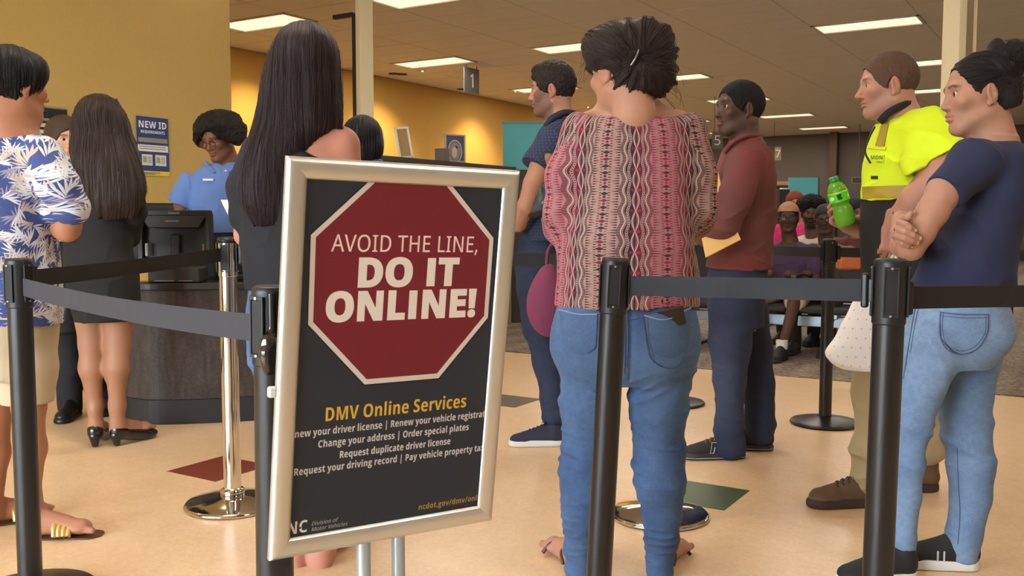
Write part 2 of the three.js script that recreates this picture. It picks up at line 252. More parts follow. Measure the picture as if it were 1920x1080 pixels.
// a patch of cloth, tape or print laid on a surface: quad of four local points around the patch, thrown along dir
function patch(F, quad, dir, nu, nv, lift = 0.003, inside, warp) {
  const ok = [], P = [], N = [], U = [], T = [];
  for (let j = 0; j <= nv; j++) for (let i = 0; i <= nu; i++) {
    const u = i / nu, v = warp ? warp(u, j / nv) : j / nv, p = [0, 1, 2].map((k) => (quad[0][k] * (1 - u) + quad[1][k] * u) * (1 - v) + (quad[3][k] * (1 - u) + quad[2][k] * u) * v), q = inside && !inside(u, v) ? null : hit(F, p, dir);
    ok.push(!!q); const n = q ? F.norm(...q, 0.004) : [0, 0, 1], edge = 0; P.push(...(q ? q.map((c, k) => c + n[k] * (lift - edge)) : [0, 0, 0])); N.push(...n); U.push(u, v);
  }
  const M = (nu + 1) * (nv + 1);
  for (let i = 0; i < M; i++) { P.push(...[0, 1, 2].map((k) => P[i * 3 + k] - N[i * 3 + k] * (lift + 0.002))); N.push(N[i * 3], N[i * 3 + 1], N[i * 3 + 2]); U.push(U[i * 2], U[i * 2 + 1]); }
  const count = new Map(), W = nu + 1, cells = new Map(); let best = [];
  for (let j = 0; j < nv; j++) for (let i = 0; i < nu; i++) { const a = j * W + i; if (ok[a] && ok[a + 1] && ok[a + W] && ok[a + W + 1]) cells.set(a, 0); }
  for (const a of cells.keys()) { if (cells.get(a)) continue; const st = [a], comp = []; cells.set(a, 1); while (st.length) { const q = st.pop(); comp.push(q); for (const r of [q % W ? q - 1 : -1, q + 1, q - W, q + W]) if (cells.get(r) === 0) { cells.set(r, 1); st.push(r); } } if (comp.length > best.length) best = comp; }
  for (const a of best) { const c = [a, a + 1, a + W + 1, a + W]; T.push(c[0], c[1], c[2], c[0], c[2], c[3]); for (let k = 0; k < 4; k++) { const s = c[k], e = c[(k + 1) % 4], key = Math.min(s, e) + '_' + Math.max(s, e); count.set(key, count.has(key) ? null : [s, e]); } }
  for (let t = 0; t < T.length; t += 3) { const a = T[t] * 3, b = T[t + 1] * 3, c = T[t + 2] * 3, ux = P[b] - P[a], uy = P[b + 1] - P[a + 1], uz = P[b + 2] - P[a + 2], wx = P[c] - P[a], wy = P[c + 1] - P[a + 1], wz = P[c + 2] - P[a + 2]; if ((uy * wz - uz * wy) * N[a] + (uz * wx - ux * wz) * N[a + 1] + (ux * wy - uy * wx) * N[a + 2] < 0) { const q = T[t + 1]; T[t + 1] = T[t + 2]; T[t + 2] = q; } }
  for (const v of count.values()) if (v) { const [s, e] = v; T.push(s, s + M, e, e, s + M, e + M); }
  const used = new Map(), P2 = [], N2 = [], U2 = [], T2 = T.map((i) => { if (!used.has(i)) { used.set(i, used.size); P2.push(P[i * 3], P[i * 3 + 1], P[i * 3 + 2]); N2.push(N[i * 3], N[i * 3 + 1], N[i * 3 + 2]); U2.push(U[i * 2], U[i * 2 + 1]); } return used.get(i); });
  const g = new THREE.BufferGeometry(); g.setAttribute('position', new THREE.BufferAttribute(Float32Array.from(P2), 3)); g.setAttribute('normal', new THREE.BufferAttribute(Float32Array.from(N2), 3)); g.setAttribute('uv', new THREE.BufferAttribute(Float32Array.from(U2), 2)); g.setIndex(T2);
  return g;
}
// a thread or seam along points thrown onto a surface
function seam(F, pts, dir, r = 0.0012, lift = 0.001, seg = 40) {
  const out = []; const curve = new THREE.CatmullRomCurve3(pts.map((p) => new THREE.Vector3(...p)));
  for (const p of curve.getPoints(seg)) { const q = hit(F, p.toArray(), dir); if (q) { const n = F.norm(...q); out.push(new THREE.Vector3(q[0] + n[0] * lift, q[1] + n[1] * lift, q[2] + n[2] * lift)); } }
  return out.length > 3 ? new THREE.TubeGeometry(new THREE.CatmullRomCurve3(out), out.length, r, 5) : new THREE.BufferGeometry();
}
// hair strands that run down the surface of a hair field
function strands(F, seed, n, o) {
  const r = rng(seed), list = [], P = [], N = [], T = [], U = [];
  for (let s = 0; s < n; s++) {
    const th = r() * Math.PI * 2, start = o.start(r); let p = hit(F, start.p, start.d); if (!p) continue;
    let v = null; const pts = [], len = o.len * (0.5 + r() * 0.8), st = o.step ?? 0.018, wob = r() * 9;
    for (let i = 0; i * st < len; i++) {
      const nn = F.norm(...p, 0.004); let g = o.flow(p, r, wob + i); const dp = g[0] * nn[0] + g[1] * nn[1] + g[2] * nn[2]; g = g.map((c, k) => c - nn[k] * dp); let l = Math.hypot(...g) || 1; g = g.map((c) => c / l);
      if (v) { g = g.map((c, k) => c * 0.6 + v[k] * 0.4); } v = g;
      const lift = (o.lift ?? 0.0015) * (0.4 + r() * 1.2); pts.push([p[0] + nn[0] * lift, p[1] + nn[1] * lift, p[2] + nn[2] * lift]);
      p = p.map((c, k) => c + g[k] * st); const d = F.ev(...p); if (d > 0.03) break; const n2 = F.norm(...p, 0.004); p = p.map((c, k) => c - n2[k] * d);
      if (o.stop && o.stop(p)) break;
    }
    if (pts.length < 4) continue;
    const R0 = o.r ?? 0.0014, base = P.length / 3, m = pts.length;
    for (let i = 0; i < m; i++) {
      const a = pts[Math.max(0, i - 1)], b = pts[Math.min(m - 1, i + 1)], t = new THREE.Vector3(b[0] - a[0], b[1] - a[1], b[2] - a[2]).normalize(), n1 = new THREE.Vector3(...F.norm(...pts[i], 0.004)), side = new THREE.Vector3().crossVectors(t, n1).normalize(), rr = R0 * Math.sin(Math.PI * (0.12 + 0.8 * i / (m - 1)));
      for (const [cs, sn] of [[-1, 0], [0, 1], [1, 0]]) { P.push(pts[i][0] + (side.x * cs + n1.x * sn) * rr, pts[i][1] + (side.y * cs + n1.y * sn) * rr, pts[i][2] + (side.z * cs + n1.z * sn) * rr); N.push(side.x * cs * 0.7 + n1.x * (sn + 0.3), side.y * cs * 0.7 + n1.y * (sn + 0.3), side.z * cs * 0.7 + n1.z * (sn + 0.3)); U.push(s * 0.01 + cs * 0.001, i * 0.02); }
      if (i) { const a2 = base + i * 3, b2 = a2 - 3; T.push(b2, b2 + 1, a2, a2, b2 + 1, a2 + 1, b2 + 1, b2 + 2, a2 + 1, a2 + 1, b2 + 2, a2 + 2); }
    }
  }
  const g = new THREE.BufferGeometry(); g.setAttribute('position', new THREE.BufferAttribute(Float32Array.from(P), 3)); g.setAttribute('normal', new THREE.BufferAttribute(Float32Array.from(N), 3)); g.setAttribute('uv', new THREE.BufferAttribute(Float32Array.from(U), 2)); g.setIndex(T);
  return g;
}
// ---------- the setting (local x = A, local z = -B) ----------
const inRoom = (m) => { m.rotation.y = ROOM_TURN; return m; };
const block = (a0, a1, y0, y1, b0, b1) => new THREE.BoxGeometry(a1 - a0, y1 - y0, b1 - b0).translate((a0 + a1) / 2, (y0 + y1) / 2, -(b0 + b1) / 2);
const floorTex = tex(1024, 1024, (u, v) => { const k = tn(u, v, 250, 1) * 5 + tn(u, v, 120, 2) * 4 + tn(u, v, 40, 3) * 2.5 + tn(u, v, 7, 4) * 2; return [229 + k, 195 + k, 153 + k * 0.9]; });
const floorRough = tex(256, 256, (u, v) => { const k = 128 + tn(u, v, 30, 1) * 4 + tn(u, v, 110, 2) * 8; return [k, k, k]; }, false);
{ floorTex.repeat.set(0.6, 0.6); floorRough.repeat.set(0.5, 0.5); }
const M = {
  floor: new THREE.MeshPhysicalMaterial({ map: floorTex, roughness: 0.62, roughnessMap: floorRough, specularIntensity: 0.9 }),
  tileRed: std([128, 58, 42], 0.35), tileGreen: std([74, 92, 60], 0.35), tileBrown: std([104, 88, 74], 0.35),
  yellow: std([202, 172, 102], 0.85, { map: grainTex }), yellowDeep: std([206, 158, 72], 0.85, { map: grainTex }), grey: std([110, 100, 90], 0.9, { map: grainTex }), white: std([225, 222, 212], 0.8),
  ceilTile: std([232, 220, 200], 0.95), ceilGrid: std([205, 194, 176], 0.8), cream: std([226, 214, 176], 0.6), bronze: std([52, 44, 38], 0.5, { metalness: 0.3 }),
  base: std([60, 54, 50], 0.7), trofferFrame: std([210, 200, 180], 0.5),
  glow: new THREE.MeshStandardMaterial({ color: rgb(255, 246, 222), roughness: 0.6, emissive: new THREE.Color(1.0, 0.84, 0.6), emissiveIntensity: TROFFER_GLOW }),
  glass: new THREE.MeshPhysicalMaterial({ color: 0xffffff, roughness: 0.02, transmission: 1, thickness: 0, ior: 1.5 }),
  black: std([26, 27, 30], 0.5), teal: std([88, 176, 182], 0.6),
  rail: std([64, 54, 48], 0.5),
};
const floor = inRoom(struct('floor', boxUV(block(-3.6, 28.2, -0.2, 0, -6.3, 10.8)), M.floor));
for (const [a, b, m, l] of [[2.585, 3.045, M.tileRed, 'brick red floor tile'], [3.319, 1.137, M.tileGreen, 'green floor tile'], [4.53, 2.797, M.tileBrown, 'brown floor tile']]) part('floor_tile', block(a, a + 0.304, -0.004, 0.0012, b, b + 0.304), m, floor, l);
{ // carpet of the waiting area, woven in broad soft stripes
  const ct = tex(512, 512, (u, v) => { const s = Math.sin(v * Math.PI * 2 * 6 + tn(u, v, 8, 1) * 0.6), k = s * 9 + tn(u, v, 128, 2) * 26 + tn(u, v, 40, 3) * 12; return [124 + k, 112 + k, 98 + k * 0.9]; });
  const g = boxUV(block(6.42, 28.1, 0, 0.008, -6.1, 10.6), 1.8); const c = struct('carpet', g, std(0xffffff, 0.98, { map: ct })); inRoom(c);
}
const wallLeft = inRoom(struct('wall_left', boxUV(block(-3.5, 5.31, 0, CEIL + 0.08, 5.96, 6.14)), M.yellow));
inRoom(struct('wall_return', boxUV(block(5.15, 5.31, 0, CEIL + 0.08, 6.14, 10.5)), M.yellow));
inRoom(struct('wall_back', boxUV(block(5.15, 28, 0, CEIL + 0.08, 10.5, 10.68)), M.yellowDeep));
inRoom(struct('wall_far', boxUV(block(27.8, 28, 0, CEIL + 0.08, -6, 10.5)), M.grey));
inRoom(struct('wall_right', boxUV(block(-3.5, 28, 0, CEIL + 0.08, -6.18, -6)), M.white));
inRoom(struct('baseboard_left', [block(-3.3, 5.325, 0, 0.1, 5.945, 5.96)], M.base));
inRoom(struct('baseboard_back', [block(5.31, 27.8, 0.008, 0.1, 10.485, 10.5)], M.base));
inRoom(struct('baseboard_far', [block(27.785, 27.8, 0.008, 0.1, -6, 10.5)], M.base));
{ // storefront behind the camera: wall with a glazed stretch to the left of it
  const W0 = 0.7, W1 = 5.3, fr = [block(-3.5, -3.3, 0, 0.25, W0, W1), block(-3.5, -3.3, 2.75, CEIL + 0.08, W0, W1), block(-3.5, -3.3, 0, CEIL + 0.08, -6, W0), block(-3.5, -3.3, 0, CEIL + 0.08, W1, 5.96)];
  inRoom(struct('wall_front', fr.map((g) => boxUV(g)), M.white));
  const n = 4, w = (W1 - W0) / n;
  for (let i = 0; i < n; i++) {
    const b0 = W0 + i * w, fw = inRoom(struct('window_' + (i + 1), [block(-3.45, -3.35, 0.25, 2.75, b0, b0 + 0.05), block(-3.45, -3.35, 0.25, 2.75, b0 + w - 0.05, b0 + w), block(-3.45, -3.35, 0.25, 0.3, b0, b0 + w), block(-3.45, -3.35, 2.7, 2.75, b0, b0 + w)], M.bronze));
    part('pane', block(-3.405, -3.395, 0.3, 2.7, b0 + 0.05, b0 + w - 0.05), M.glass, fw);
  }
  // pavement outside
  inRoom(struct('pavement', boxUV(block(-16, -3.6, -0.25, -0.03, -12, 12)), std([170, 166, 158], 0.9)));
}
// ceiling with lay-in tiles in a grid
const A0 = 8.45 - 20.5 * TA, B0 = 8.88 - TB / 2 - 12 * TB;       // lattice corner
const LAMPS = [];
for (const k of [0, 6, 12, 18, 24, 30]) { LAMPS.push([k, 0], [k, -2]); }
for (const k of [7, 13, 19, 26]) LAMPS.push([k, -5]);
for (const [k, j] of [[-6, -2], [-11, -2], [1, -5], [-6, -5], [-11, -5], [-3, -8], [7, -8], [17, -8], [-11, -8]]) LAMPS.push([k, j]);
const lampSet = new Set(LAMPS.map(([k, j]) => k + '_' + j));
const ceiling = inRoom(struct('ceiling', boxUV(block(-3.5, 28, CEIL + 0.03, CEIL + 0.2, -6.18, 10.68)), M.ceilTile));
{
  const grid = [], near = [], rest = [];
  const ka0 = -20, ka1 = 33, jb0 = -11, jb1 = 0;
  const cell = (k, j) => [8.45 + (k - 0.5) * TA, 8.88 + (j - 0.5) * TB];
  const tileG = new THREE.BoxGeometry(TA - 0.022, 0.02, TB - 0.022);
  for (let k = ka0; k <= ka1; k++) for (let j = jb0; j <= 1; j++) {
    if (lampSet.has(k + '_' + j)) continue;
    const [a, b] = cell(k, j); let a1 = Math.min(a + TA, 27.8), b1 = Math.min(b + TB, 10.5), a0 = Math.max(a, -3.3), b0 = Math.max(b, -6);
    if (a1 - a0 < 0.08 || b1 - b0 < 0.08) continue;
    if (a1 < 5.1 && b0 > 5.9) continue; if (a1 < 5.31 && b1 > 5.96) b1 = 5.96;
    if (b1 - b0 < 0.08) continue;
    const full = a1 - a0 > TA - 0.001 && b1 - b0 > TB - 0.001, D = (a + TA / 2) * -AZ + (b + TB / 2) * -BZ, X = (a + TA / 2) * AX + (b + TB / 2) * BX, seen = D > 7.2 && Math.abs(X / D) < 0.6;
    const t = { g: full ? tileG : new THREE.BoxGeometry(a1 - a0 - 0.022, 0.02, b1 - b0 - 0.022), x: (a0 + a1) / 2, z: -(b0 + b1) / 2, D };
    (seen ? near : rest).push(t);
  }
  near.sort((p, q) => p.D - q.D);
  while (near.length > 300) rest.push(near.pop());
  for (const t of near) { const m = part('ceiling_tile', t.g, M.ceilTile, ceiling); m.position.set(t.x, CEIL + 0.012, t.z); }
  const r = part('ceiling_tiles', rest.map((t) => t.g.clone().translate(t.x, CEIL + 0.012, t.z)), M.ceilTile, ceiling); r.userData.kind = 'stuff';
  for (let k = ka0; k <= ka1 + 1; k++) { const a = 8.45 + (k - 0.5) * TA; if (a > -3.3 && a < 27.8) grid.push(block(a - 0.012, a + 0.012, CEIL + 0.004, CEIL + 0.03, -6, a < 5.4 ? 5.96 : 10.5)); }
  for (let j = jb0; j <= 2; j++) { const b = 8.88 + (j - 0.5) * TB; if (b > -6 && b < 10.5) grid.push(block(b > 5.9 ? 5.31 : -3.3, 27.8, CEIL + 0.004, CEIL + 0.03, b - 0.012, b + 0.012)); }
  part('ceiling_grid', grid, M.ceilGrid, ceiling);
  // troffers
  const names = ['large', 'second', 'third', 'fourth', 'fifth', 'sixth'];
  const frameG = join([block(-TA / 2, TA / 2, -0.012, 0.02, -TB / 2, -TB / 2 + 0.035), block(-TA / 2, TA / 2, -0.012, 0.02, TB / 2 - 0.035, TB / 2), block(-TA / 2, -TA / 2 + 0.035, -0.012, 0.02, -TB / 2, TB / 2), block(TA / 2 - 0.035, TA / 2, -0.012, 0.02, -TB / 2, TB / 2)]);
  const diffG = new THREE.BoxGeometry(TA - 0.07, 0.012, TB - 0.07);
  LAMPS.forEach(([k, j], i) => {
    const a = 8.45 + k * TA, b = 8.88 + j * TB, p = ab(a, b, CEIL), u = 960 + FOCAL * p.x / -p.z, seen = p.z < -9.9 && Math.abs(u - 960) < 1100;
    const row = j === 0 ? 'row over the yellow wall' : j === -2 ? 'middle row' : j === -5 ? 'right row by the cream column' : 'row over the entrance';
    const nth = ['nearest', 'second', 'third', 'fourth', 'fifth', 'farthest'];
    const idx = LAMPS.filter(([q, w]) => w === j && q < k && (j !== -5 || q >= 7) && (j === 0 || j === -2 || j === -5) && (q >= 0)).length;
    const label = seen ? `lit rectangular ceiling light panel, ${nth[Math.min(5, idx)]} one in the ${row}` : 'lit rectangular ceiling light panel above or behind the camera';
    const t = thing('ceiling_light', label, 'light', p, ROOM_TURN, seen ? 'lit ceiling panels' : 'ceiling panels behind the camera');
    part('frame', frameG, M.trofferFrame, t);
    const d = part('diffuser', diffG, M.glow, t); d.position.y = 0.008;
    const L = new THREE.RectAreaLight(new THREE.Color(1.0, 0.94, 0.85), TROFFER_LIGHT, TA - 0.07, TB - 0.07); L.position.y = -0.016; L.rotation.x = -Math.PI / 2; t.add(L);
  });
}
// recessed downlights that wash the yellow wall
{
  const ring = G.lathe([[0.055, 0.0], [0.085, 0.0], [0.088, -0.006], [0.08, -0.01], [0.058, -0.006], [0.055, 0]], 28), well = G.lathe([[0.0, 0.025], [0.05, 0.025], [0.056, 0.0], [0.058, -0.004], [0.05, -0.002]], 28), bulb = new THREE.SphereGeometry(0.018, 12, 8);
  const cans = [[738, 138, 'left one of the dark pair over the yellow wall'], [754, 139, 'right one of the dark pair over the yellow wall'], [865, 167, 'single dark one beside the sign numbered 1']];
  const wall = [];
  cans.forEach(([x, y, l]) => { const p = onPlane(x, y, CEIL - 0.002); wall.push([p, l]); });
  for (const [p, l] of wall) {
    const t = thing('recessed_downlight', 'small round recessed ceiling downlight, ' + l, 'light', p, 0, 'recessed downlights');
    part('trim_ring', ring, M.black, t); part('well', well, M.black, t);
  }
  // wall-wash lamps close to the wall
  const wm = new THREE.MeshStandardMaterial({ color: 0xffe0a0, emissive: new THREE.Color(1, 0.75, 0.4), emissiveIntensity: 2 });
  let wi = 0;
  for (const a of [9.65, 12.5, 15.4, 18.4]) {
    const p = ab(a, 9.5, CEIL - 0.002), t = thing('wall_washer', 'small lit wall washer close to the yellow wall, ' + ['nearest', 'second', 'third', 'farthest'][wi++] + ' of the row', 'light', p, 0, 'wall washers by the yellow wall');
    part('trim_ring', G.lathe([[0.035, 0.0], [0.06, 0.0], [0.06, -0.006], [0.036, -0.006], [0.035, 0]], 20), M.trofferFrame, t);
    const b = part('bulb', bulb, wm, t); b.position.y = -0.002;
    const s = new THREE.SpotLight(new THREE.Color(1, 0.82, 0.52), CAN_LIGHT, 0, 0.8, 0.9, 2); s.position.set(0, -0.03, 0); s.castShadow = true; s.target.position.set(BX * 1.0, -2.2, BZ * 1.0); t.add(s); t.add(s.target);
  }
}
// columns and the dark frame
{
  const c1 = struct('column_1', G.box(0.1, CEIL, 0.13, 0, CEIL / 2, 0, 0.006), M.cream); c1.position.copy(at(687, 410, 8.6)).setY(0); c1.rotation.y = ROOM_TURN + 1.1;
  const c2 = struct('column_2', G.box(0.34, CEIL, 0.105, 0, CEIL / 2, 0, 0.006), M.cream); c2.position.copy(at(1778, 410, 6.4)).setY(0); c2.rotation.y = ROOM_TURN;
  part('corner_strip', G.box(0.02, CEIL, 0.02, 0.21, CEIL / 2, 0.10, 0.003), M.cream, c2);
  const f = thing('metal_post', 'dark bronze metal post with a short top bracket beside the slim cream column', 'post', at(671, 410, 8.7).setY(0), ROOM_TURN);
  part('post', G.box(0.05, 2.93, 0.05, 0, 1.465, 0, 0.004), M.bronze, f); part('bracket', G.box(0.04, 0.04, 0.24, 0, 2.93, -0.14, 0.004), M.bronze, f);
  const c3 = struct('column_3', boxUV(block(27.5, 27.8, 0, CEIL, 0, 0.2)), std([84, 64, 42], 0.8)); inRoom(c3); const p = at(1556, 330, 26.6); c3.position.set(p.x - (27.5 * AX + 0.17 * BX), 0, p.z - (27.5 * AZ + 0.17 * BZ));
}
// ---------- hanging number signs ----------
const fontReg = await new FontLoader().loadAsync('fonts/droid/droid_sans_regular.typeface.json');
const fontBold = await new FontLoader().loadAsync('fonts/droid/droid_sans_bold.typeface.json');
function letters(s, size, depth = 0.003, font = fontReg) { const g = new TextGeometry(s, { font, size, depth, curveSegments: 5, bevelEnabled: false }); g.computeBoundingBox(); const b = g.boundingBox; g.translate(-(b.min.x + b.max.x) / 2, -(b.min.y + b.max.y) / 2, 0); return g; }
{
  const plate = std([104, 98, 90], 0.6), plate2 = std([150, 128, 98], 0.6), ink = std([235, 232, 224], 0.6);
  const mk = (digit, px, py, D, w, h, m, label, turn, drop) => {
    const t = thing('number_sign', label, 'sign', at(px, py, D), turn, 'hanging station numbers');
    part('plate', G.box(w, h, 0.012, 0, 0, 0, 0.003), m, t); const d = part('digit', letters(digit, h * 0.56, 0.004), ink, t); d.position.z = 0.007;
    const top = CEIL - t.position.y; for (const s of drop) part('hanger', G.cyl(0.006, 0.006, top - h / 2, s * w, h / 2 + (top - h / 2) / 2, 0, 8), M.bronze, t);
  };
  mk('1', 884, 151, 15.1, 0.42, 0.39, plate, 'grey hanging sign with a white 1 near the yellow wall', ROOM_TURN, [-0.35, 0.35]);
  mk('5', 1345, 263, 19, 0.22, 0.34, plate, 'hanging sign with a white 5 beside the man in the red shirt', 0.1, [-0.3, 0.3]);
  mk('7', 1458.5, 288, 24, 0.16, 0.34, plate2, 'small tan sign with a white 7 far behind the red shirt', 0, [-0.62]);
}
// ---------- posters on the near yellow wall (flat print) ----------
function wallPoster(name, label, px, py, w, h, tx) {
  const d = ray(px, py), t = 5.952 / (d[0] * BX + d[2] * BZ), p = new THREE.Vector3(d[0] * t, EYE + d[1] * t, d[2] * t);
  const m = single(name, new THREE.BoxGeometry(w, h, 0.003), [], label, 'poster'); m.material = std(0xffffff, 0.55, { map: tx }); m.position.copy(p); m.rotation.y = ROOM_TURN; return m;
}
wallPoster('wall_poster', 'blue and white NEW ID poster on the yellow wall beside the clerk', 287, 275, 0.275, 0.43, canvasTex(512, 800, (c, w, h) => {
  c.fillStyle = '#27407e'; c.fillRect(0, 0, w, h); c.fillStyle = '#f2f2ee'; c.font = 'bold 128px sans-serif'; c.textAlign = 'center'; c.fillText('NEW ID', w / 2, 150); c.font = 'bold 52px sans-serif'; c.fillText('REQUIREMENTS', w / 2, 222);
  c.fillStyle = '#8d8f80'; c.fillRect(20, 285, w - 40, 60); c.fillStyle = '#e8e6dd'; c.fillRect(12, 380, w - 24, 90); c.fillStyle = '#27407e'; for (let i = 0; i < 2; i++) c.fillRect(40, 400 + i * 30, w - 90, 8);
  c.fillStyle = '#d9d8c9'; c.fillRect(70, 510, 170, 150); c.fillRect(285, 510, 180, 150); c.fillStyle = '#9aa39a'; c.fillRect(90, 540, 60, 80); c.fillRect(305, 540, 60, 80); c.fillStyle = '#6d7892'; for (const x of [165, 380]) for (let i = 0; i < 4; i++) c.fillRect(x, 545 + i * 22, 65, 8);
  c.fillStyle = '#e3c33a'; c.fillRect(0, 735, w, 65); c.fillStyle = '#27407e'; c.fillRect(60, 755, 300, 10); c.fillRect(60, 775, 220, 8);
}));
wallPoster('wall_poster', 'black and grey notice on the yellow wall behind the leaf print blouse', 88, 256, 0.3, 0.4, canvasTex(512, 700, (c, w, h) => {
  c.fillStyle = '#8e8a78'; c.fillRect(0, 0, w, h); c.fillStyle = '#1b1a18'; c.fillRect(0, 20, w, 120); c.fillRect(30, 170, w - 60, 190); c.fillStyle = '#d8d4c4'; for (let i = 0; i < 2; i++) c.fillRect(60, 200 + i * 75, w - 120, 44);
  c.fillStyle = '#3a3730'; for (let i = 0; i < 9; i++) c.fillRect(50, 390 + i * 32, w - 100 - (i % 3) * 40, 12);
}));
// ---------- low partition by the yellow wall with frames and a teal panel ----------
{
  const pa = at(955, 316, 9.6), pb = new THREE.Vector3(pa.x - AX * 2.9, 0, pa.z - AZ * 2.9), L = 2.9, topY = pa.y;
  const t = thing('low_partition', 'low office partition with dark top rail in front of the yellow wall', 'partition', [(pa.x + pb.x) / 2, 0, (pa.z + pb.z) / 2], ROOM_TURN);
  part('panel', G.box(L, topY - 0.03, 0.05, 0, (topY - 0.03) / 2, 0, 0.004), std([150, 128, 96], 0.9), t); part('top_rail', G.box(L + 0.01, 0.05, 0.16, 0, topY - 0.012, 0, 0.006), M.rail, t);
  const along = (px) => { const d = ray(px, 300), nx = -AZ, nz = AX, c = pa.x * nx + pa.z * nz, k = c / (d[0] * nx + d[2] * nz); return new THREE.Vector3(d[0] * k, topY + 0.013, d[2] * k); };
  const f = thing('picture_frame', 'empty white picture frame leaning back on the low partition', 'frame', along(762), ROOM_TURN - 0.25); const tilt = new THREE.Group(); 
  { const w = 0.15, h = 0.27, fr = [G.box(w, 0.018, 0.016, 0, 0.009, 0, 0.003), G.box(w, 0.018, 0.016, 0, h - 0.009, 0, 0.003), G.box(0.018, h, 0.016, -w / 2 + 0.009, h / 2, 0, 0.003), G.box(0.018, h, 0.016, w / 2 - 0.009, h / 2, 0, 0.003)];
    const fr2 = part('frame', fr, std([232, 228, 214], 0.5), f), bk = part('backing', G.box(w - 0.02, h - 0.02, 0.006, 0, h / 2, -0.004, 0.001), std([168, 140, 96], 0.8), f); for (const m of [fr2, bk]) { m.rotation.z = 0.13; m.rotation.x = -0.1; } part('easel_foot', G.box(0.03, 0.01, 0.1, 0, 0.005, -0.04, 0.002), std([232, 228, 214], 0.5), f); }
  const s = thing('framed_seal', 'blue framed print of a pale round seal on the low partition', 'frame', along(853), ROOM_TURN - 0.3);
  part('frame', [G.box(0.24, 0.016, 0.02, 0, 0.008, 0, 0.003), G.box(0.24, 0.016, 0.02, 0, 0.252, 0, 0.003), G.box(0.016, 0.26, 0.02, -0.112, 0.13, 0, 0.003), G.box(0.016, 0.26, 0.02, 0.112, 0.13, 0, 0.003)], std([196, 176, 132], 0.5), s);
  const pr = part('print', new THREE.BoxGeometry(0.216, 0.236, 0.006).translate(0, 0.13, 0), std(0xffffff, 0.5, { map: canvasTex(256, 280, (c, w, h) => { c.fillStyle = '#4d5682'; c.fillRect(0, 0, w, h); c.strokeStyle = '#c9bf9c'; c.lineWidth = 14; c.beginPath(); c.ellipse(w / 2, h * 0.62, 92, 118, 0, 0, 7); c.stroke(); c.fillStyle = '#8f8f9a'; c.beginPath(); c.ellipse(w / 2, h * 0.62, 78, 100, 0, 0, 7); c.fill(); c.fillStyle = '#d8c7a4'; c.beginPath(); c.ellipse(w / 2 - 8, h * 0.66, 34, 62, 0, 0, 7); c.fill(); c.fillStyle = '#4a4650'; c.beginPath(); c.ellipse(w / 2 + 22, h * 0.45, 22, 14, 0.4, 0, 7); c.fill(); }) }), s);
  const b = thing('card_box', 'small grey box with white side next to the framed seal', 'box', along(829), ROOM_TURN - 0.1); part('box', G.box(0.09, 0.115, 0.1, 0, 0.058, 0, 0.004), std([112, 104, 96], 0.7), b); part('side_label', G.box(0.006, 0.1, 0.09, 0.047, 0.055, 0, 0.001), std([226, 224, 218], 0.6), b);
  const p = thing('teal_screen', 'teal privacy screen beside the man in the navy shirt', 'screen', at(985, 316, 9.7).setY(0), 0.15); part('panel', G.box(0.46, 0.47, 0.03, 0, topY + 0.225, 0, 0.004), M.teal, p); part('edge_rail', G.box(0.49, 0.025, 0.04, 0, topY + 0.47, 0, 0.003), std([96, 150, 148], 0.5), p); part('stand', G.box(0.46, topY - 0.01, 0.03, 0, topY / 2, 0, 0.004), M.rail, p);
  const q = thing('teal_screen', 'teal privacy screen far back above the seated people', 'screen', at(1505, 390, 20).setY(0), -0.02); part('panel', G.box(0.62, 0.85, 0.03, 0, 1.52, 0, 0.004), M.teal, q); part('edge_rail', G.box(0.03, 0.87, 0.05, 0.325, 1.52, 0, 0.003), M.rail, q); part('stand', G.box(0.62, 1.1, 0.03, 0, 0.55, 0, 0.004), M.rail, q);
  const dk = thing('dark_cabinet', 'dark cabinet far back left of the teal screen', 'cabinet', at(1467, 390, 19.5).setY(0)); part('body', G.box(0.21, 1.68, 0.3, 0, 0.84, 0, 0.01), std([34, 30, 28], 0.6), dk); part('paper_stack', G.box(0.12, 0.03, 0.2, 0.02, 1.695, 0, 0.003), std([220, 214, 204], 0.7), dk);
  const dr = struct('door_1', [G.box(0.12, 2.0, 0.06, -0.36, 1, 0, 0.004), G.box(0.6, 0.1, 0.06, 0, 2.03, 0, 0.004), G.box(0.1, 2.0, 0.06, 0.3, 1, 0, 0.004)], std([196, 164, 120], 0.6)); dr.position.copy(at(1474, 380, 25.6)).setY(0); part('door_leaf', G.box(0.56, 1.98, 0.04, 0, 0.99, 0, 0.004), std([70, 44, 30], 0.6), dr);
  const ws = thing('wall_sign', 'small framed grey sign on the far wall behind the yellow shirt', 'sign', at(1610, 338, 24.5)); part('frame', G.box(0.36, 0.17, 0.02, 0, 0, 0, 0.004), std([150, 142, 130], 0.6), ws); part('face', G.box(0.32, 0.13, 0.01, 0, 0, 0.008, 0.002), std([92, 84, 78], 0.6), ws);
  part('hanger', G.box(0.02, 2.0, 0.02, 0, 1.08, 0, 0.002), M.grey, ws);
}
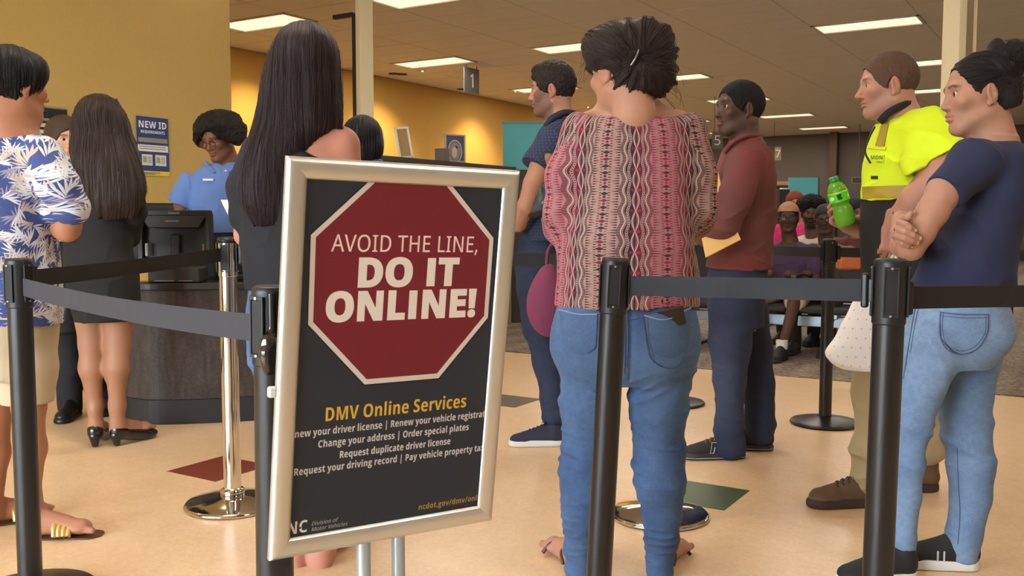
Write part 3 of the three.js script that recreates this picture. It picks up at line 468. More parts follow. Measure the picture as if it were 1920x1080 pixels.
// ---------- curved service desk and what stands on it ----------
{
  const pts = [[-0.02, -0.2], [-0.03, 0.0], [0.05, 0.14], [0.22, 0.24], [0.55, 0.22], [0.95, 0.12], [1.4, -0.08], [1.75, -0.25], [1.85, -0.4], [1.5, -0.44], [1.0, -0.36], [0.5, -0.26]];
  const shape = (gr) => { const c = new THREE.CatmullRomCurve3(pts.map(([x, z]) => new THREE.Vector3(x, 0, z)), true, 'catmullrom', 0.4).getPoints(90); const cx = 0.85, cz = -0.08; const s = new THREE.Shape(); c.forEach((p, i) => { const dx = p.x - cx, dz = p.z - cz, l = Math.hypot(dx, dz), X = p.x + dx / l * gr, Z = p.z + dz / l * gr; i ? s.lineTo(X, -Z) : s.moveTo(X, -Z); }); return s; };
  const ex = (gr, h, y, bev = 0.004) => { const g = new THREE.ExtrudeGeometry(shape(gr), { depth: h - 2 * bev, bevelEnabled: true, bevelSize: bev, bevelThickness: bev, bevelSegments: 2, curveSegments: 8 }); g.rotateX(-Math.PI / 2); g.translate(0, y + bev, 0); return g; };
  const t = thing('service_desk', 'dark grey curved service desk in front of the clerk', 'desk', at(238, 700, 5.1).setY(0), 0.1);
  const lam = tex(256, 256, (u, v) => { const k = tn(u * 1, v, 128, 1) * 8 + tn(u, v * 0.2, 60, 2) * 10 + tn(u, v, 8, 5) * 6; return [58 + k, 49 + k, 44 + k]; });
  const fg = ex(0, 0.58, 0.13), m = std(0xffffff, 0.6, { map: lam }); part('front_panel', boxUV(fg, 1), m, t); part('plinth', ex(0.005, 0.13, 0), std([32, 32, 34], 0.6), t); part('worktop', ex(0.03, 0.035, 0.71), std([40, 36, 33], 0.4), t);
  const dark = std([22, 21, 21], 0.45), dark2 = std([38, 35, 32], 0.55);
  const mon = thing('computer_monitor', 'black computer monitor seen from behind on the service desk', 'monitor', at(330, 500, 5.05).setY(0.765), 0.03);
  { const w = 0.39, h = 0.255; part('housing', [G.box(w, 0.03, 0.05, 0, h + 0.09, 0, 0.006), G.box(0.03, h, 0.05, -w / 2 + 0.015, h / 2 + 0.09, 0, 0.006), G.box(0.03, h, 0.05, w / 2 - 0.015, h / 2 + 0.09, 0, 0.006), G.box(w, h, 0.02, 0, h / 2 + 0.09, -0.03, 0.006)], dark, mon);
    const bz = new THREE.Shape(); bz.moveTo(-0.17, 0.33); bz.lineTo(0.17, 0.33); bz.lineTo(0.13, 0.27); bz.lineTo(-0.13, 0.27); part('rear_bevel', new THREE.ExtrudeGeometry(bz, { depth: 0.022, bevelSize: 0.003, bevelThickness: 0.003, bevelSegments: 1 }).translate(0, 0, 0.005), dark2, mon);
    part('badge', G.box(0.07, 0.007, 0.003, -0.005, 0.302, 0.031, 0.001), std([120, 114, 106], 0.4, { metalness: 0.5 }), mon); part('badge', G.box(0.06, 0.01, 0.003, 0.005, 0.344, 0.027, 0.001), std([110, 106, 98], 0.4, { metalness: 0.5 }), mon);
    part('stand', [G.box(0.05, 0.2, 0.03, 0, 0.13, -0.01, 0.01)], dark, mon); part('foot', [G.lathe([[0, 0], [0.13, 0], [0.13, 0.012], [0.05, 0.03], [0, 0.03]], 32)], dark2, mon); part('side_clip', G.box(0.014, 0.07, 0.02, -0.145, 0.15, 0.02, 0.004), std([150, 156, 160], 0.4), mon); part('side_clip', G.box(0.012, 0.06, 0.02, 0.155, 0.15, 0.02, 0.004), std([120, 92, 74], 0.5), mon); }
  const ph = thing('desk_printer', 'low black device on the desk below the monitor', 'printer', at(335, 520, 4.97).setY(0.745), 0.04);
  part('body', G.box(0.27, 0.085, 0.16, 0, 0.043, 0, 0.012), dark2, ph); part('slot', G.box(0.1, 0.004, 0.01, -0.05, 0.012, 0.078, 0.001), std([150, 140, 128], 0.5), ph); part('slot', G.box(0.07, 0.004, 0.01, 0.06, 0.012, 0.078, 0.001), std([150, 140, 128], 0.5), ph);
  const nb = thing('note_pad', 'small yellow note pad on the desk left of the low black device', 'note pad', at(273, 525, 4.97).setY(0.745), 0.2); part('pages', G.box(0.06, 0.07, 0.03, 0, 0.04, 0, 0.003), std([206, 160, 62], 0.8), nb); part('tray', G.box(0.07, 0.008, 0.06, 0, 0.004, 0, 0.002), std([120, 92, 40], 0.7), nb);
  const ch = thing('office_chair', 'black office chair back behind the computer monitor', 'chair', at(297, 500, 6.0).setY(0), 0.2);
  part('backrest', G.box(0.36, 0.42, 0.07, 0, 0.97, 0, 0.03), dark, ch); part('seat', G.box(0.44, 0.08, 0.44, 0, 0.47, 0.24, 0.03), dark, ch); part('column', G.cyl(0.03, 0.03, 0.36, 0, 0.25, 0.24, 16), dark2, ch); part('back_bar', G.box(0.05, 0.4, 0.02, 0, 0.7, -0.03, 0.006), dark2, ch);
  for (let i = 0; i < 5; i++) { const a = i * Math.PI * 0.4; const leg = part('leg', G.box(0.26, 0.03, 0.04, 0.14, 0.07, 0, 0.008).rotateY(a).translate(0, 0, 0.24), dark2, ch); part('caster', new THREE.SphereGeometry(0.028, 12, 8).translate(0.26 * Math.cos(a), 0.028, -0.26 * Math.sin(a) + 0.24), dark, leg); }
  const tr = thing('paper_tray', 'low dark document tray on the desk behind the chrome post', 'tray', at(452, 520, 5.2).setY(0.745), -0.1); part('tray_shelf', G.box(0.2, 0.01, 0.22, 0, 0.03, 0, 0.002), dark, tr); part('tray_shelf', G.box(0.2, 0.01, 0.22, 0, 0.1, 0, 0.002), dark, tr); part('tray_side', G.box(0.01, 0.12, 0.22, -0.1, 0.06, 0, 0.002), dark2, tr); part('tray_side', G.box(0.01, 0.12, 0.22, 0.1, 0.06, 0, 0.002), dark2, tr); part('front_edge', G.box(0.2, 0.005, 0.005, 0, 0.1, 0.111, 0.001), std([90, 86, 80], 0.4), tr);
}
// ---------- barrier posts and belts ----------
const beltTex = tex(64, 256, (u, v, i, j) => { const k = (j % 4 < 2 ? 8 : -8) + ((i + j) % 4 < 2 ? 4 : -4); return [128 + k, 128 + k, 128 + k]; }, false);
const POSTS = {};
{
  const mats = {
    black: { tube: new THREE.MeshPhysicalMaterial({ color: rgb(18, 20, 23), roughness: 0.33, clearcoat: 0.15, clearcoatRoughness: 0.35 }), head: new THREE.MeshPhysicalMaterial({ color: rgb(25, 27, 30), roughness: 0.42 }), base: std([20, 20, 20], 0.34) },
    chrome: { tube: std([214, 212, 206], 0.07, { metalness: 1 }), head: std([26, 26, 27], 0.4), base: std([206, 204, 198], 0.08, { metalness: 1 }) },
  };
  const screw = std([190, 190, 190], 0.3, { metalness: 1 }), slotM = std([8, 9, 12], 0.6);
  const R = 0.0325, H = 0.985;
  const proto = (kind) => {
    const m = mats[kind], t = new THREE.Group(); t.name = 'barrier_post';
    part('base', G.lathe([[0, 0], [0.172, 0], [0.178, 0.006], [0.178, 0.012], [0.17, 0.02], [0.1, 0.034], [0.05, 0.042], [R + 0.008, 0.045], [0, 0.045]], 64), m.base, t);
    if (kind === 'chrome') part('collar', G.lathe([[R, 0.04], [R + 0.014, 0.044], [R + 0.012, 0.062], [R + 0.002, 0.07], [R, 0.07]], 40), m.base, t);
    part('tube', G.cyl(R, R, H - 0.16, 0, 0.03 + (H - 0.16) / 2, 0, 48), m.tube, t);
    const head = part('head', G.lathe([[0, H - 0.14], [R + 0.0005, H - 0.14], [R + 0.0025, H - 0.137], [R + 0.0025, H - 0.012], [R + 0.001, H - 0.003], [R - 0.004, H], [0, H]], 48), kind === 'chrome' ? m.tube : m.head, t);
    if (kind === 'chrome') part('cap', G.lathe([[0, H - 0.018], [R + 0.004, H - 0.018], [R + 0.005, H - 0.01], [R + 0.002, H + 0.002], [0, H + 0.004]], 40), m.head, t);
    for (let i = 0; i < 4; i++) {
      const a = i * Math.PI / 2, g = [G.box(0.004, 0.1, 0.004, R + 0.004, 0, -0.014, 0.001), G.box(0.004, 0.1, 0.004, R + 0.004, 0, 0.014, 0.001), G.box(0.004, 0.006, 0.032, R + 0.004, 0.05, 0, 0.001), G.box(0.004, 0.006, 0.032, R + 0.004, -0.05, 0, 0.001)].map((x) => x.rotateY(a).translate(0, H - 0.07, 0));
      const rc = part('belt_slot', g, m.head, t); part('slot_back', G.box(0.003, 0.092, 0.024, R + 0.0025, 0, 0, 0.0005).rotateY(a).translate(0, H - 0.07, 0), slotM, rc);
      for (const s of [-1, 1]) part('screw', G.cyl(0.0028, 0.0028, 0.002, 0, 0, 0, 10).rotateZ(Math.PI / 2).translate(R + 0.0065, s * 0.05, 0).rotateY(a).translate(0, H - 0.07, 0), screw, rc);
    }
    return t;
  };
  const P0 = { black: proto('black'), chrome: proto('chrome') };
  const put = (key, kind, px, D, sy, turn, lean, label) => {
    const c = P0[kind].clone(); c.name = numbered(kind === 'chrome' ? 'chrome_barrier_post' : 'barrier_post'); c.userData = { label, category: 'barrier post', group: 'belt barrier posts' }; const p = at(px, 410, D); c.position.set(p.x, 0, p.z); c.scale.set(1, sy, 1); c.rotation.set(0, turn, lean); scene.add(c); POSTS[key] = { o: c, p: c.position, sy, lean }; return c;
  };
  put('left', 'black', 31, 2.62, 0.985, -0.35, 0, 'matt black barrier post at the far left edge in front of the leaf print blouse');
  put('sign', 'black', 499, 1.62, 0.98, -0.55, -0.012, 'black barrier post half hidden behind the left side of the poster stand');
  put('mid', 'black', 1122, 2.36, 0.998, -0.12, -0.045, 'black barrier post in front of the woman in the maroon print blouse');
  put('right', 'black', 1662, 2.02, 1.01, -0.3, -0.012, 'thick-looking black barrier post in front of the white tote bag and pale jeans');
  put('edge', 'black', 2190, 2.25, 1.0, 0, 0, 'black barrier post just outside the right edge of the picture');
  put('back', 'black', 1556, 4.9, 0.99, 0.1, 0, 'black barrier post with its whole round base in view near the waiting seats');
  put('back2', 'black', 1268, 5.44, 0.99, 0.1, 0, 'black barrier post behind the maroon blouse woman with only its base rim showing');
  put('backright', 'black', 2060, 4.3, 0.99, 0, 0, 'black barrier post beyond the girl, outside the right edge of the picture');
  put('silver', 'chrome', 425, 3.48, 1.025, 0.0, 0, 'shiny chrome barrier post in front of the service desk');
  put('silver2', 'chrome', 1243, 3.35, 1.0, 0.0, 0, 'chrome barrier post hidden by the blue jeans with a shiny round base showing');
}
function beltBetween(k1, k2, label, color, y = 0.915, sag = 0.01, end = 'belt_end') {
  const A = POSTS[k1], Bp = POSTS[k2], hgt = (P) => y * P.sy, off = (P) => -P.lean * hgt(P);
  const a = new THREE.Vector3(A.p.x + off(A), hgt(A), A.p.z), b = new THREE.Vector3(Bp.p.x + off(Bp), hgt(Bp), Bp.p.z), d = b.clone().sub(a).setY(0).normalize(); a.addScaledVector(d, 0.036); b.addScaledVector(d, -0.036);
  const n = 24, Hh = 0.0245, th = 0.0009, pos = [], uv = [], idx = [], side = new THREE.Vector3(-d.z, 0, d.x), L = a.distanceTo(b), lines = [[Hh, -1], [Hh, 1], [-Hh, 1], [-Hh, -1]];
  for (let i = 0; i <= n; i++) { const t = i / n, p = a.clone().lerp(b, t); p.y -= sag * 4 * t * (1 - t); for (const [hy, s] of lines) { const w = Math.sin(t * 9 + k1.length) * 0.002 * Math.sin(Math.PI * t); pos.push(p.x + side.x * (th * s + w * Math.sign(hy)), p.y + hy, p.z + side.z * (th * s + w * Math.sign(hy))); uv.push(t * L / 0.05, hy / Hh * 0.5 + 0.5); } }
  for (let i = 0; i < n; i++) for (let k = 0; k < 4; k++) { const p = i * 4 + k, q = i * 4 + (k + 1) % 4; idx.push(p, q, p + 4, q, q + 4, p + 4); }
  const g = new THREE.BufferGeometry(); g.setAttribute('position', new THREE.Float32BufferAttribute(pos, 3)); g.setAttribute('uv', new THREE.Float32BufferAttribute(uv, 2)); g.setIndex(idx); const g2 = g.toNonIndexed(); g2.computeVertexNormals();
  const t = thing('barrier_belt', label, 'belt', [0, 0, 0], 0, 'retractable belts between the posts');
  const c = a.clone().add(b).multiplyScalar(0.5); t.position.copy(c); g2.translate(-c.x, -c.y, -c.z);
  part('webbing', g2, std(color, 0.75, { bumpMap: beltTex, bumpScale: 0.0004 }), t);
  const tipM = std([30, 31, 34], 0.35);
  const clip = (p, dir, big) => { const q = p.clone().sub(c), ang = Math.atan2(-d.z, d.x); const gs = [G.box(0.016, 0.076, 0.02, 0, 0, 0, 0.006), G.box(0.03, 0.05, 0.006, 0.018 * dir, 0, 0, 0.002)].map((x) => x.rotateY(ang).translate(q.x, q.y, q.z)); part(end, gs, tipM, t); };
  clip(b.clone().addScaledVector(d, -0.014), 1); 
  return t;
}
beltBetween('left', 'sign', 'grey barrier belt sagging from the left edge to the post by the poster stand', [52, 53, 60], 0.905, 0.012);
beltBetween('mid', 'right', 'dark blue grey barrier belt across the red shirt and dark jeans', [36, 41, 48], 0.915, 0.0);
beltBetween('edge', 'right', 'almost black barrier belt across the pale jeans waistband of the girl', [20, 18, 18], 0.9, 0.0);
beltBetween('silver', 'left', 'dark barrier belt from the chrome post to the left edge in front of the desk', [22, 20, 20], 0.925, 0.004);
beltBetween('back', 'back2', 'dark barrier belt behind the man in the red shirt in front of the seats', [36, 36, 38], 0.915, 0.0);
beltBetween('backright', 'back', 'dark barrier belt behind the man in the yellow shirt', [30, 29, 29], 0.915, 0.0);
beltBetween('silver2', 'silver', 'dark barrier belt across the dark jeans of the man in the navy shirt', [26, 26, 30], 0.925, 0.0);
// ---------- poster stand ----------
{
  const K = 0.432 / 0.66;                                        // pose found from the four corners of the frame
  const X = new THREE.Vector3(0.5471, 0.0111, -0.369).normalize(), Yd = new THREE.Vector3(-0.0684, -0.9905, -0.1572).normalize();
  const toWorld = (v) => new THREE.Vector3(v.x, v.y * CP + v.z * SP, v.z * CP - v.y * SP);   // camera axes to world axes
  const Xw = toWorld(X), Yw = toWorld(Yd).negate(), Zw = new THREE.Vector3().crossVectors(Xw, Yw).normalize(); Yw.crossVectors(Zw, Xw);
  const W = 0.432, H = 0.658, tl = toWorld(new THREE.Vector3(-0.5281, 0.3096, -2.2024).multiplyScalar(K)).add(camera.position);
  const mid = tl.clone().addScaledVector(Xw, W / 2).addScaledVector(Yw, -H / 2);
  const t = thing('poster_stand', 'silver framed AVOID THE LINE poster stand with a red stop sign octagon', 'sign', mid); t.quaternion.setFromRotationMatrix(new THREE.Matrix4().makeBasis(Xw, Yw, Zw));
  const bar = 0.034, prof = (len) => { const s = new THREE.Shape(); s.moveTo(0, -0.006); s.lineTo(0, 0.002); s.bezierCurveTo(0.003, 0.013, bar - 0.006, 0.014, bar, 0.003); s.lineTo(bar, -0.006); s.closePath(); const g = new THREE.ExtrudeGeometry(s, { depth: len, bevelEnabled: false, curveSegments: 14 }); return g; };
  // mitred bars: local profile x inwards from the outer edge, y out of the face
  const mitre = (len, place) => { const g = prof(len), p = g.attributes.position; for (let i = 0; i < p.count; i++) { const x = p.getX(i), z = p.getZ(i); p.setZ(i, z < len / 2 ? z + x : z - x); } g.applyMatrix4(place); g.computeVertexNormals(); return g; };
  const mk = (ox, oy, ax, ay, ix, iy, len) => mitre(len, new THREE.Matrix4().makeBasis(new THREE.Vector3(ix, iy, 0), new THREE.Vector3(0, 0, 1), new THREE.Vector3(ax, ay, 0)).setPosition(ox, oy, 0));
  const al = new THREE.MeshPhysicalMaterial({ color: rgb(206, 206, 200), roughness: 0.3, metalness: 0.75 });
  part('frame_bar', mk(-W / 2, H / 2, 1, 0, 0, -1, W), al, t); part('frame_bar', mk(W / 2, -H / 2, -1, 0, 0, 1, W), al, t); part('frame_bar', mk(-W / 2, -H / 2, 0, 1, 1, 0, H), al, t); part('frame_bar', mk(W / 2, H / 2, 0, -1, -1, 0, H), al, t);
  part('back_plate', G.box(W - 0.01, H - 0.01, 0.008, 0, 0, -0.01, 0.002), std([90, 92, 94], 0.6), t);
  const pw = W - 2 * bar + 0.004, ph = H - 2 * bar + 0.004;
  const ptex = canvasTex(1200, 2048, (c, w, h) => {
    c.fillStyle = '#2a303a'; c.fillRect(0, 0, w, h);
    // octagon corners, in fractions of the visible print, measured from the photograph
    const oct = [[0.346, -0.03], [0.664, -0.03], [0.967, 0.151], [0.97, 0.394], [0.715, 0.572], [0.328, 0.573], [0.042, 0.393], [0.035, 0.15]];
    const poly = (k) => { const cx = 0.505 * w, cy = 0.271 * h; c.beginPath(); oct.forEach(([x, y], i) => { const X = cx + (x * w - cx) * k, Y = cy + (y * h - cy) * k; i ? c.lineTo(X, Y) : c.moveTo(X, Y); }); c.closePath(); };
    c.fillStyle = '#1c1c1e'; poly(1.015); c.fill(); c.fillStyle = '#d8d0ca'; poly(1); c.fill(); c.fillStyle = '#76222d'; poly(0.95); c.fill();
    const text = (s, x, y, size, wgt, col, sx, al = 'center', cap = 0) => { c.save(); c.fillStyle = col; c.font = wgt + ' ' + size + 'px sans-serif'; c.textAlign = 'left'; const m = c.measureText(s).width, tw = sx * w; c.translate(x * w - (al === 'center' ? tw / 2 : 0), y * h); c.scale(tw / m, cap ? cap * h / (size * 0.72) : 1);
      if (wgt === 'bold' && size > 150) { let X = 0; c.strokeStyle = col; c.lineWidth = 11; c.lineJoin = 'miter'; for (const ch of s) { const a = c.measureText(ch).width; if (ch === 'I') c.fillRect(X + a / 2 - 21, -size * 0.735, 42, size * 0.735 + 4); else { c.fillText(ch, X, 0); c.strokeText(ch, X, 0); } X += a; } } else c.fillText(s, 0, 0); c.restore(); };
    text('AVOID THE LINE,', 0.509, 0.194, 116, '300', '#f0d9d4', 0.756, 'center', 0.047); text('DO IT', 0.519, 0.292, 190, 'bold', '#e6e2da', 0.53, 'center', 0.079); text('ONLINE!', 0.507, 0.387, 190, 'bold', '#e6e2da', 0.785, 'center', 0.08);
    text('DMV Online Services', 0.512, 0.67, 92, 'bold', '#d8b03c', 0.745, 'center', 0.039);
    const line = (s, y, l, r) => text(s, l, y, 56, 'bold', '#d2d0cc', r - l, 'left', 0.0205);
    line('new your driver license | Renew your vehicle registrat', 0.708, 0.004, 0.998); line('Change your address | Order special plates', 0.744, 0.116, 0.909); line('Request duplicate driver license', 0.782, 0.222, 0.809); line('Request your driving record | Pay vehicle property tax', 0.817, 0.008, 1.008);
    text('ncdot.gov/dmv/onli', 0.652, 0.978, 50, '600', '#a08a3c', 0.348, 'left');
    text('NC', -0.012, 0.987, 70, 'bold', '#dedcd6', 0.1, 'left', 0.036); c.fillStyle = '#2a303a'; c.fillRect(0.036 * w, 0.962 * h, 12, 16); c.fillRect(0.044 * w, 0.969 * h, 14, 12); c.save(); c.fillStyle = '#b4b2ae'; c.font = 'italic 32px sans-serif'; c.fillText('Division of', 0.104 * w, 0.971 * h); c.fillText('Motor Vehicles', 0.104 * w, 0.988 * h); c.restore();
  });
  const pp = new THREE.PlaneGeometry(pw, ph); part('poster', new THREE.BoxGeometry(pw, ph, 0.002).translate(0, 0, 0.001), [std([40, 40, 42], 0.5), std([40, 40, 42], 0.5), std([40, 40, 42], 0.5), std([40, 40, 42], 0.5), new THREE.MeshPhysicalMaterial({ map: ptex, roughness: 0.6, specularIntensity: 0.7 }), std([40, 40, 42], 0.5)], t);
  part('snap_knob', G.box(0.014, 0.018, 0.012, -W / 2 - 0.005, -0.045, -0.004, 0.004), std([226, 232, 234], 0.4), t);
  const pole = std([168, 182, 190], 0.3, { metalness: 0.5 });
  for (const x of [-0.045, 0.022]) { const a = new THREE.Vector3(x, -H / 2 + 0.1, -0.02).applyQuaternion(t.quaternion).add(mid), b = new THREE.Vector3(a.x + 0.004, 0.012, a.z + 0.02), inv = t.quaternion.clone().invert(); part('pole', G.tube([a, a.clone().lerp(b, 0.5), b].map((p) => p.clone().sub(mid).applyQuaternion(inv)), 0.0122, 12, 20), pole, t); }
  { const q = new THREE.Vector3(-0.01, -H / 2 + 0.1, -0.02).applyQuaternion(t.quaternion).add(mid); const inv = t.quaternion.clone().invert(); const g = G.lathe([[0, 0], [0.19, 0], [0.195, 0.006], [0.18, 0.012], [0.03, 0.02], [0, 0.02]], 48).translate(q.x - mid.x, -mid.y, q.z + 0.02 - mid.z); g.applyQuaternion(inv); part('base_plate', g, std([150, 156, 160], 0.35, { metalness: 0.6 }), t); }
  // the dark glossy latch on the post behind the frame
  const P = POSTS.sign, lp = at(503, 664, 1.575), l = thing('belt_latch', 'glossy black belt latch hanging on the post left of the poster stand', 'latch', lp); 
  const F = new Field(); F.u(ell([0, 0, 0], [0.016, 0.036, 0.02]), 0.004).u(slab([0.012, 0.0, -0.005], [0.016, 0.03, 0.016], 0.008), 0.01).u(slab([0.006, 0.055, -0.01], [0.006, 0.05, 0.01], 0.004), 0.01).cut(cone([-0.01, 0.02, 0.026], [0.02, 0.024, 0.03], 0.012), 0.006);
  part('latch_body', surface(F, 0.003), new THREE.MeshPhysicalMaterial({ color: rgb(28, 22, 20), roughness: 0.16, clearcoat: 0.6 }), l);
}
// ---------- kit for people: every figure stands in world directions, its group at its feet ----------
const V3 = (a) => new THREE.Vector3(...a);
const skinMat = (rough = 0.52) => new THREE.MeshPhysicalMaterial({ vertexColors: true, roughness: rough, specularIntensity: 0.6, sheen: 0.15, sheenRoughness: 0.5, sheenColor: new THREE.Color(0.5, 0.35, 0.3) });
const clothMat = (c, o = {}) => new THREE.MeshPhysicalMaterial({ color: Array.isArray(c) ? rgb(...c) : c, roughness: 0.85, bumpMap: clothBump, bumpScale: 0.0006, sheen: 0.2, sheenRoughness: 0.6, sheenColor: new THREE.Color(0.3, 0.3, 0.32), ...o });
const hairMat = (c, rough = 0.42) => new THREE.MeshPhysicalMaterial({ color: rgb(...c), roughness: rough + 0.08, bumpMap: hairBump, bumpScale: 0.002, specularIntensity: 0.55 });
function figure(px, D, label, group) {
  const o = at(px, 410, D), t = thing('person', label, 'person', [o.x, 0, o.z], 0, group);
  const c = { t, D, o };
  c.q = (x, y, dz = 0) => { const p = at(x, y, D - dz); return [p.x - o.x, p.y, p.z - o.z]; };
  c.w = (p, dz = 0) => p * (D - dz) / FOCAL;
  c.see = (p) => { const d = [p[0] + o.x, p[1] - EYE, p[2] + o.z], l = Math.hypot(...d); return d.map((v) => v / l); };   // from the front of the figure inwards
  c.P = (x, y) => c.q(x, y, 0.42);
  c.limb = (F, list, k = 0.02, grow = 0) => { for (let i = 0; i + 1 < list.length; i++) { const [x, y, w, z = 0] = list[i], [X, Y, W, Z = 0] = list[i + 1]; F.u(cone(c.q(x, y, z), c.q(X, Y, Z), c.w(w / 2, z) + grow, c.w(W / 2, Z) + grow), k); } return F; };
  c.rows = (list, grow = 0) => list.map(([y, xl, xr, rz, z = 0]) => { const a = c.q(xl, y, z), b = c.q(xr, y, z); return [(a[1] + b[1]) / 2, (a[0] + b[0]) / 2, z, (b[0] - a[0]) / 2 + grow, rz + grow]; });
  c.M = (x, y, dz, yaw, pitch = 0, roll = 0, s = 1) => new THREE.Matrix4().compose(V3(c.q(x, y, dz)), new THREE.Quaternion().setFromEuler(new THREE.Euler(pitch, yaw, roll, 'YXZ')), new THREE.Vector3(s, s, s));
  return c;
}
function headField(o = {}) {
  const F = new Field(), j = o.jaw ?? 1, n = o.nose ?? 1, ch = o.chin ?? 1, lip = o.lips ?? 1;
  F.u(ell([0, 0.03, -0.014], [0.076, 0.088, 0.098]), 0.02).u(ell([0, -0.035, 0.024], [0.06 * j, 0.08, 0.064]), 0.03);
  for (const s of [-1, 1]) {
    F.u(cone([s * 0.052 * j, -0.055, -0.01], [s * 0.02 * j, -0.098, 0.055], 0.02, 0.017), 0.025).u(ell([s * 0.042, -0.022, 0.06], [0.024, 0.02, 0.02]), 0.02);
  }
  F.u(ell([0, -0.098, 0.064 * ch], [0.025 * j, 0.019, 0.021]), 0.02).u(cone([-0.036, 0.022, 0.074], [0.036, 0.022, 0.074], 0.0125), 0.016);
  F.u(cone([0, 0.012, 0.081], [0, -0.029, 0.08 + 0.022 * n], 0.0065, 0.0078), 0.013).u(ell([0, -0.033, 0.08 + 0.022 * n], [0.0105, 0.0085, 0.0095]), 0.006);
  for (const s of [-1, 1]) F.u(ell([s * 0.0115 * (o.noseW ?? 1), -0.0365, 0.088], [0.0075, 0.007, 0.011]), 0.006);
  F.u(ell([0, -0.0585, 0.083], [0.024, 0.0062 * lip, 0.0125]), 0.006).u(ell([0, -0.0705, 0.081], [0.021, 0.0074 * lip, 0.013]), 0.006);
  F.cut(cone([-0.023, -0.0645, 0.093], [0.023, -0.0645, 0.093], 0.0022), 0.004);
  for (const s of [-1, 1]) {
    F.cut(ell([s * 0.031, 0.003, 0.095], [0.017, 0.0135, 0.016]), 0.012);
    const c = [s * 0.031, 0.003, 0.0695], up = new Field().u(ell(c, [0.0152, 0.0146, 0.0146]), 0).keep(half([0, c[1] + (o.lid ?? 0.0002), 0], [0, -1, 0.1]), 0.001), dn = new Field().u(ell(c, [0.015, 0.0144, 0.0142]), 0).keep(half([0, c[1] - 0.0042, 0], [0, 1, 0.1]), 0.001);
    F.u(up.prim(), 0.002).u(dn.prim(), 0.002);
    const e = new Field(); e.u(ell([s * 0.0785, -0.006, -0.012], [0.0085, 0.032, 0.02], [0.12, s * 0.42, 0]), 0).u(ell([s * 0.077, -0.033, -0.004], [0.006, 0.011, 0.009]), 0.006).cut(ell([s * 0.0885, -0.001, -0.012], [0.0072, 0.021, 0.0125], [0.12, s * 0.42, 0]), 0.004).u(ell([s * 0.079, -0.008, -0.001], [0.005, 0.009, 0.005]), 0.003).u(ell([s * 0.081, 0.006, -0.016], [0.0045, 0.014, 0.0045], [0.5, 0, 0]), 0.004);
    F.u(e.prim(), 0.005);
  }
  const nk = o.neck ?? 0.052; F.u(cone([0, -0.06, -0.036], [0, -0.135, -0.044], nk, nk * 1.02), 0.03);
  return F;
}
// skin tones by place on the head: lips, brows, stubble
function headTone(M, o) {
  const I = M.clone().invert().elements, base = rgb(...o.skin), lip = rgb(...(o.lip ?? o.skin.map((v, i) => v * [0.86, 0.68, 0.68][i]))), brow = rgb(...(o.brow ?? [30, 22, 18])), beard = o.beard && rgb(...o.beard), c = new THREE.Color();
  return (x, y, z) => {
    const X = I[0] * x + I[4] * y + I[8] * z + I[12], Y = I[1] * x + I[5] * y + I[9] * z + I[13], Z = I[2] * x + I[6] * y + I[10] * z + I[14], a = Math.abs(X);
    c.copy(base); const k = 1 + noise(x * 30, y * 30, z * 30) * 0.04 + noise(x * 110, y * 110, z * 110) * 0.03; c.multiplyScalar(k);
    if (Y < 0.15 && Y > -0.14 && Math.abs(X) < 0.1 && Z < 0.14 && Z > -0.12) {
      if (o.blush) { const b = Math.exp(-((a - 0.042) ** 2 / 0.0006 + (Y + 0.02) ** 2 / 0.0007)) * (Z > 0.02 ? 1 : 0) + Math.exp(-(X * X / 0.0002 + (Y + 0.034) ** 2 / 0.0002)) * (Z > 0.08 ? 1 : 0) + (a > 0.076 && Y > -0.045 ? 0.5 : 0); c.r *= 1 + 0.12 * b * o.blush; c.g *= 1 - 0.16 * b * o.blush; c.b *= 1 - 0.14 * b * o.blush; }
      if (Z > 0.05 && Y < -0.052 && Y > -0.08) { const m = sstep(0.027, 0.02, a + Math.abs(Y + 0.0645) * 0.9) * sstep(0.0125, 0.009, Math.abs(Y + 0.0645)); c.lerp(lip, m * 0.85); }
      if (beard && Z > -0.02 && a < 0.074) { const edge = -0.035 - sstep(0.07, 0.02, a) * 0.012 + (a > 0.055 ? 0.05 : 0), m = sstep(edge + 0.016, edge - 0.012, Y) * (Y > -0.118 - 0.02 ? 1 : 0) * (1 - sstep(0.02, 0.012, a) * sstep(0.012, 0.006, Math.abs(Y + 0.0645))) * sstep(-0.02, 0.0, Z); c.lerp(beard, m * (o.beardDense ?? 0.6) * (0.9 + 0.12 * noise(x * 300, y * 300, z * 300))); }
      const by = 0.0245 + a * 0.06 - (a > 0.04 ? (a - 0.04) * 0.5 : 0), bm = sstep(0.0055, 0.0025, Math.abs(Y - by)) * sstep(0.011, 0.015, a) * sstep(0.053, 0.047, a) * (Z > 0.04 ? 1 : 0); c.lerp(brow, bm * 0.85);
    }
    return c;
  };
}
function addEyes(parent, M, iris = [50, 32, 22], look = [0, 0]) {
  const wm = std([196, 188, 180], 0.3), im = std(iris, 0.2);
  for (const s of [-1, 1]) {
    const g = new THREE.SphereGeometry(0.0125, 20, 14).applyMatrix4(new THREE.Matrix4().makeTranslation(s * 0.031, 0.003, 0.0692)).applyMatrix4(M);
    const e = part('eye', g, wm, parent); const ir = new THREE.SphereGeometry(0.0125 * 1.014, 18, 6, 0, Math.PI * 2, 0, 0.68); ir.rotateX(Math.PI / 2); ir.applyMatrix4(new THREE.Matrix4().makeRotationFromEuler(new THREE.Euler(look[1], look[0], 0))).translate(s * 0.031, 0.003, 0.0692).applyMatrix4(M);
    part('iris', ir, im, e);
  }
}
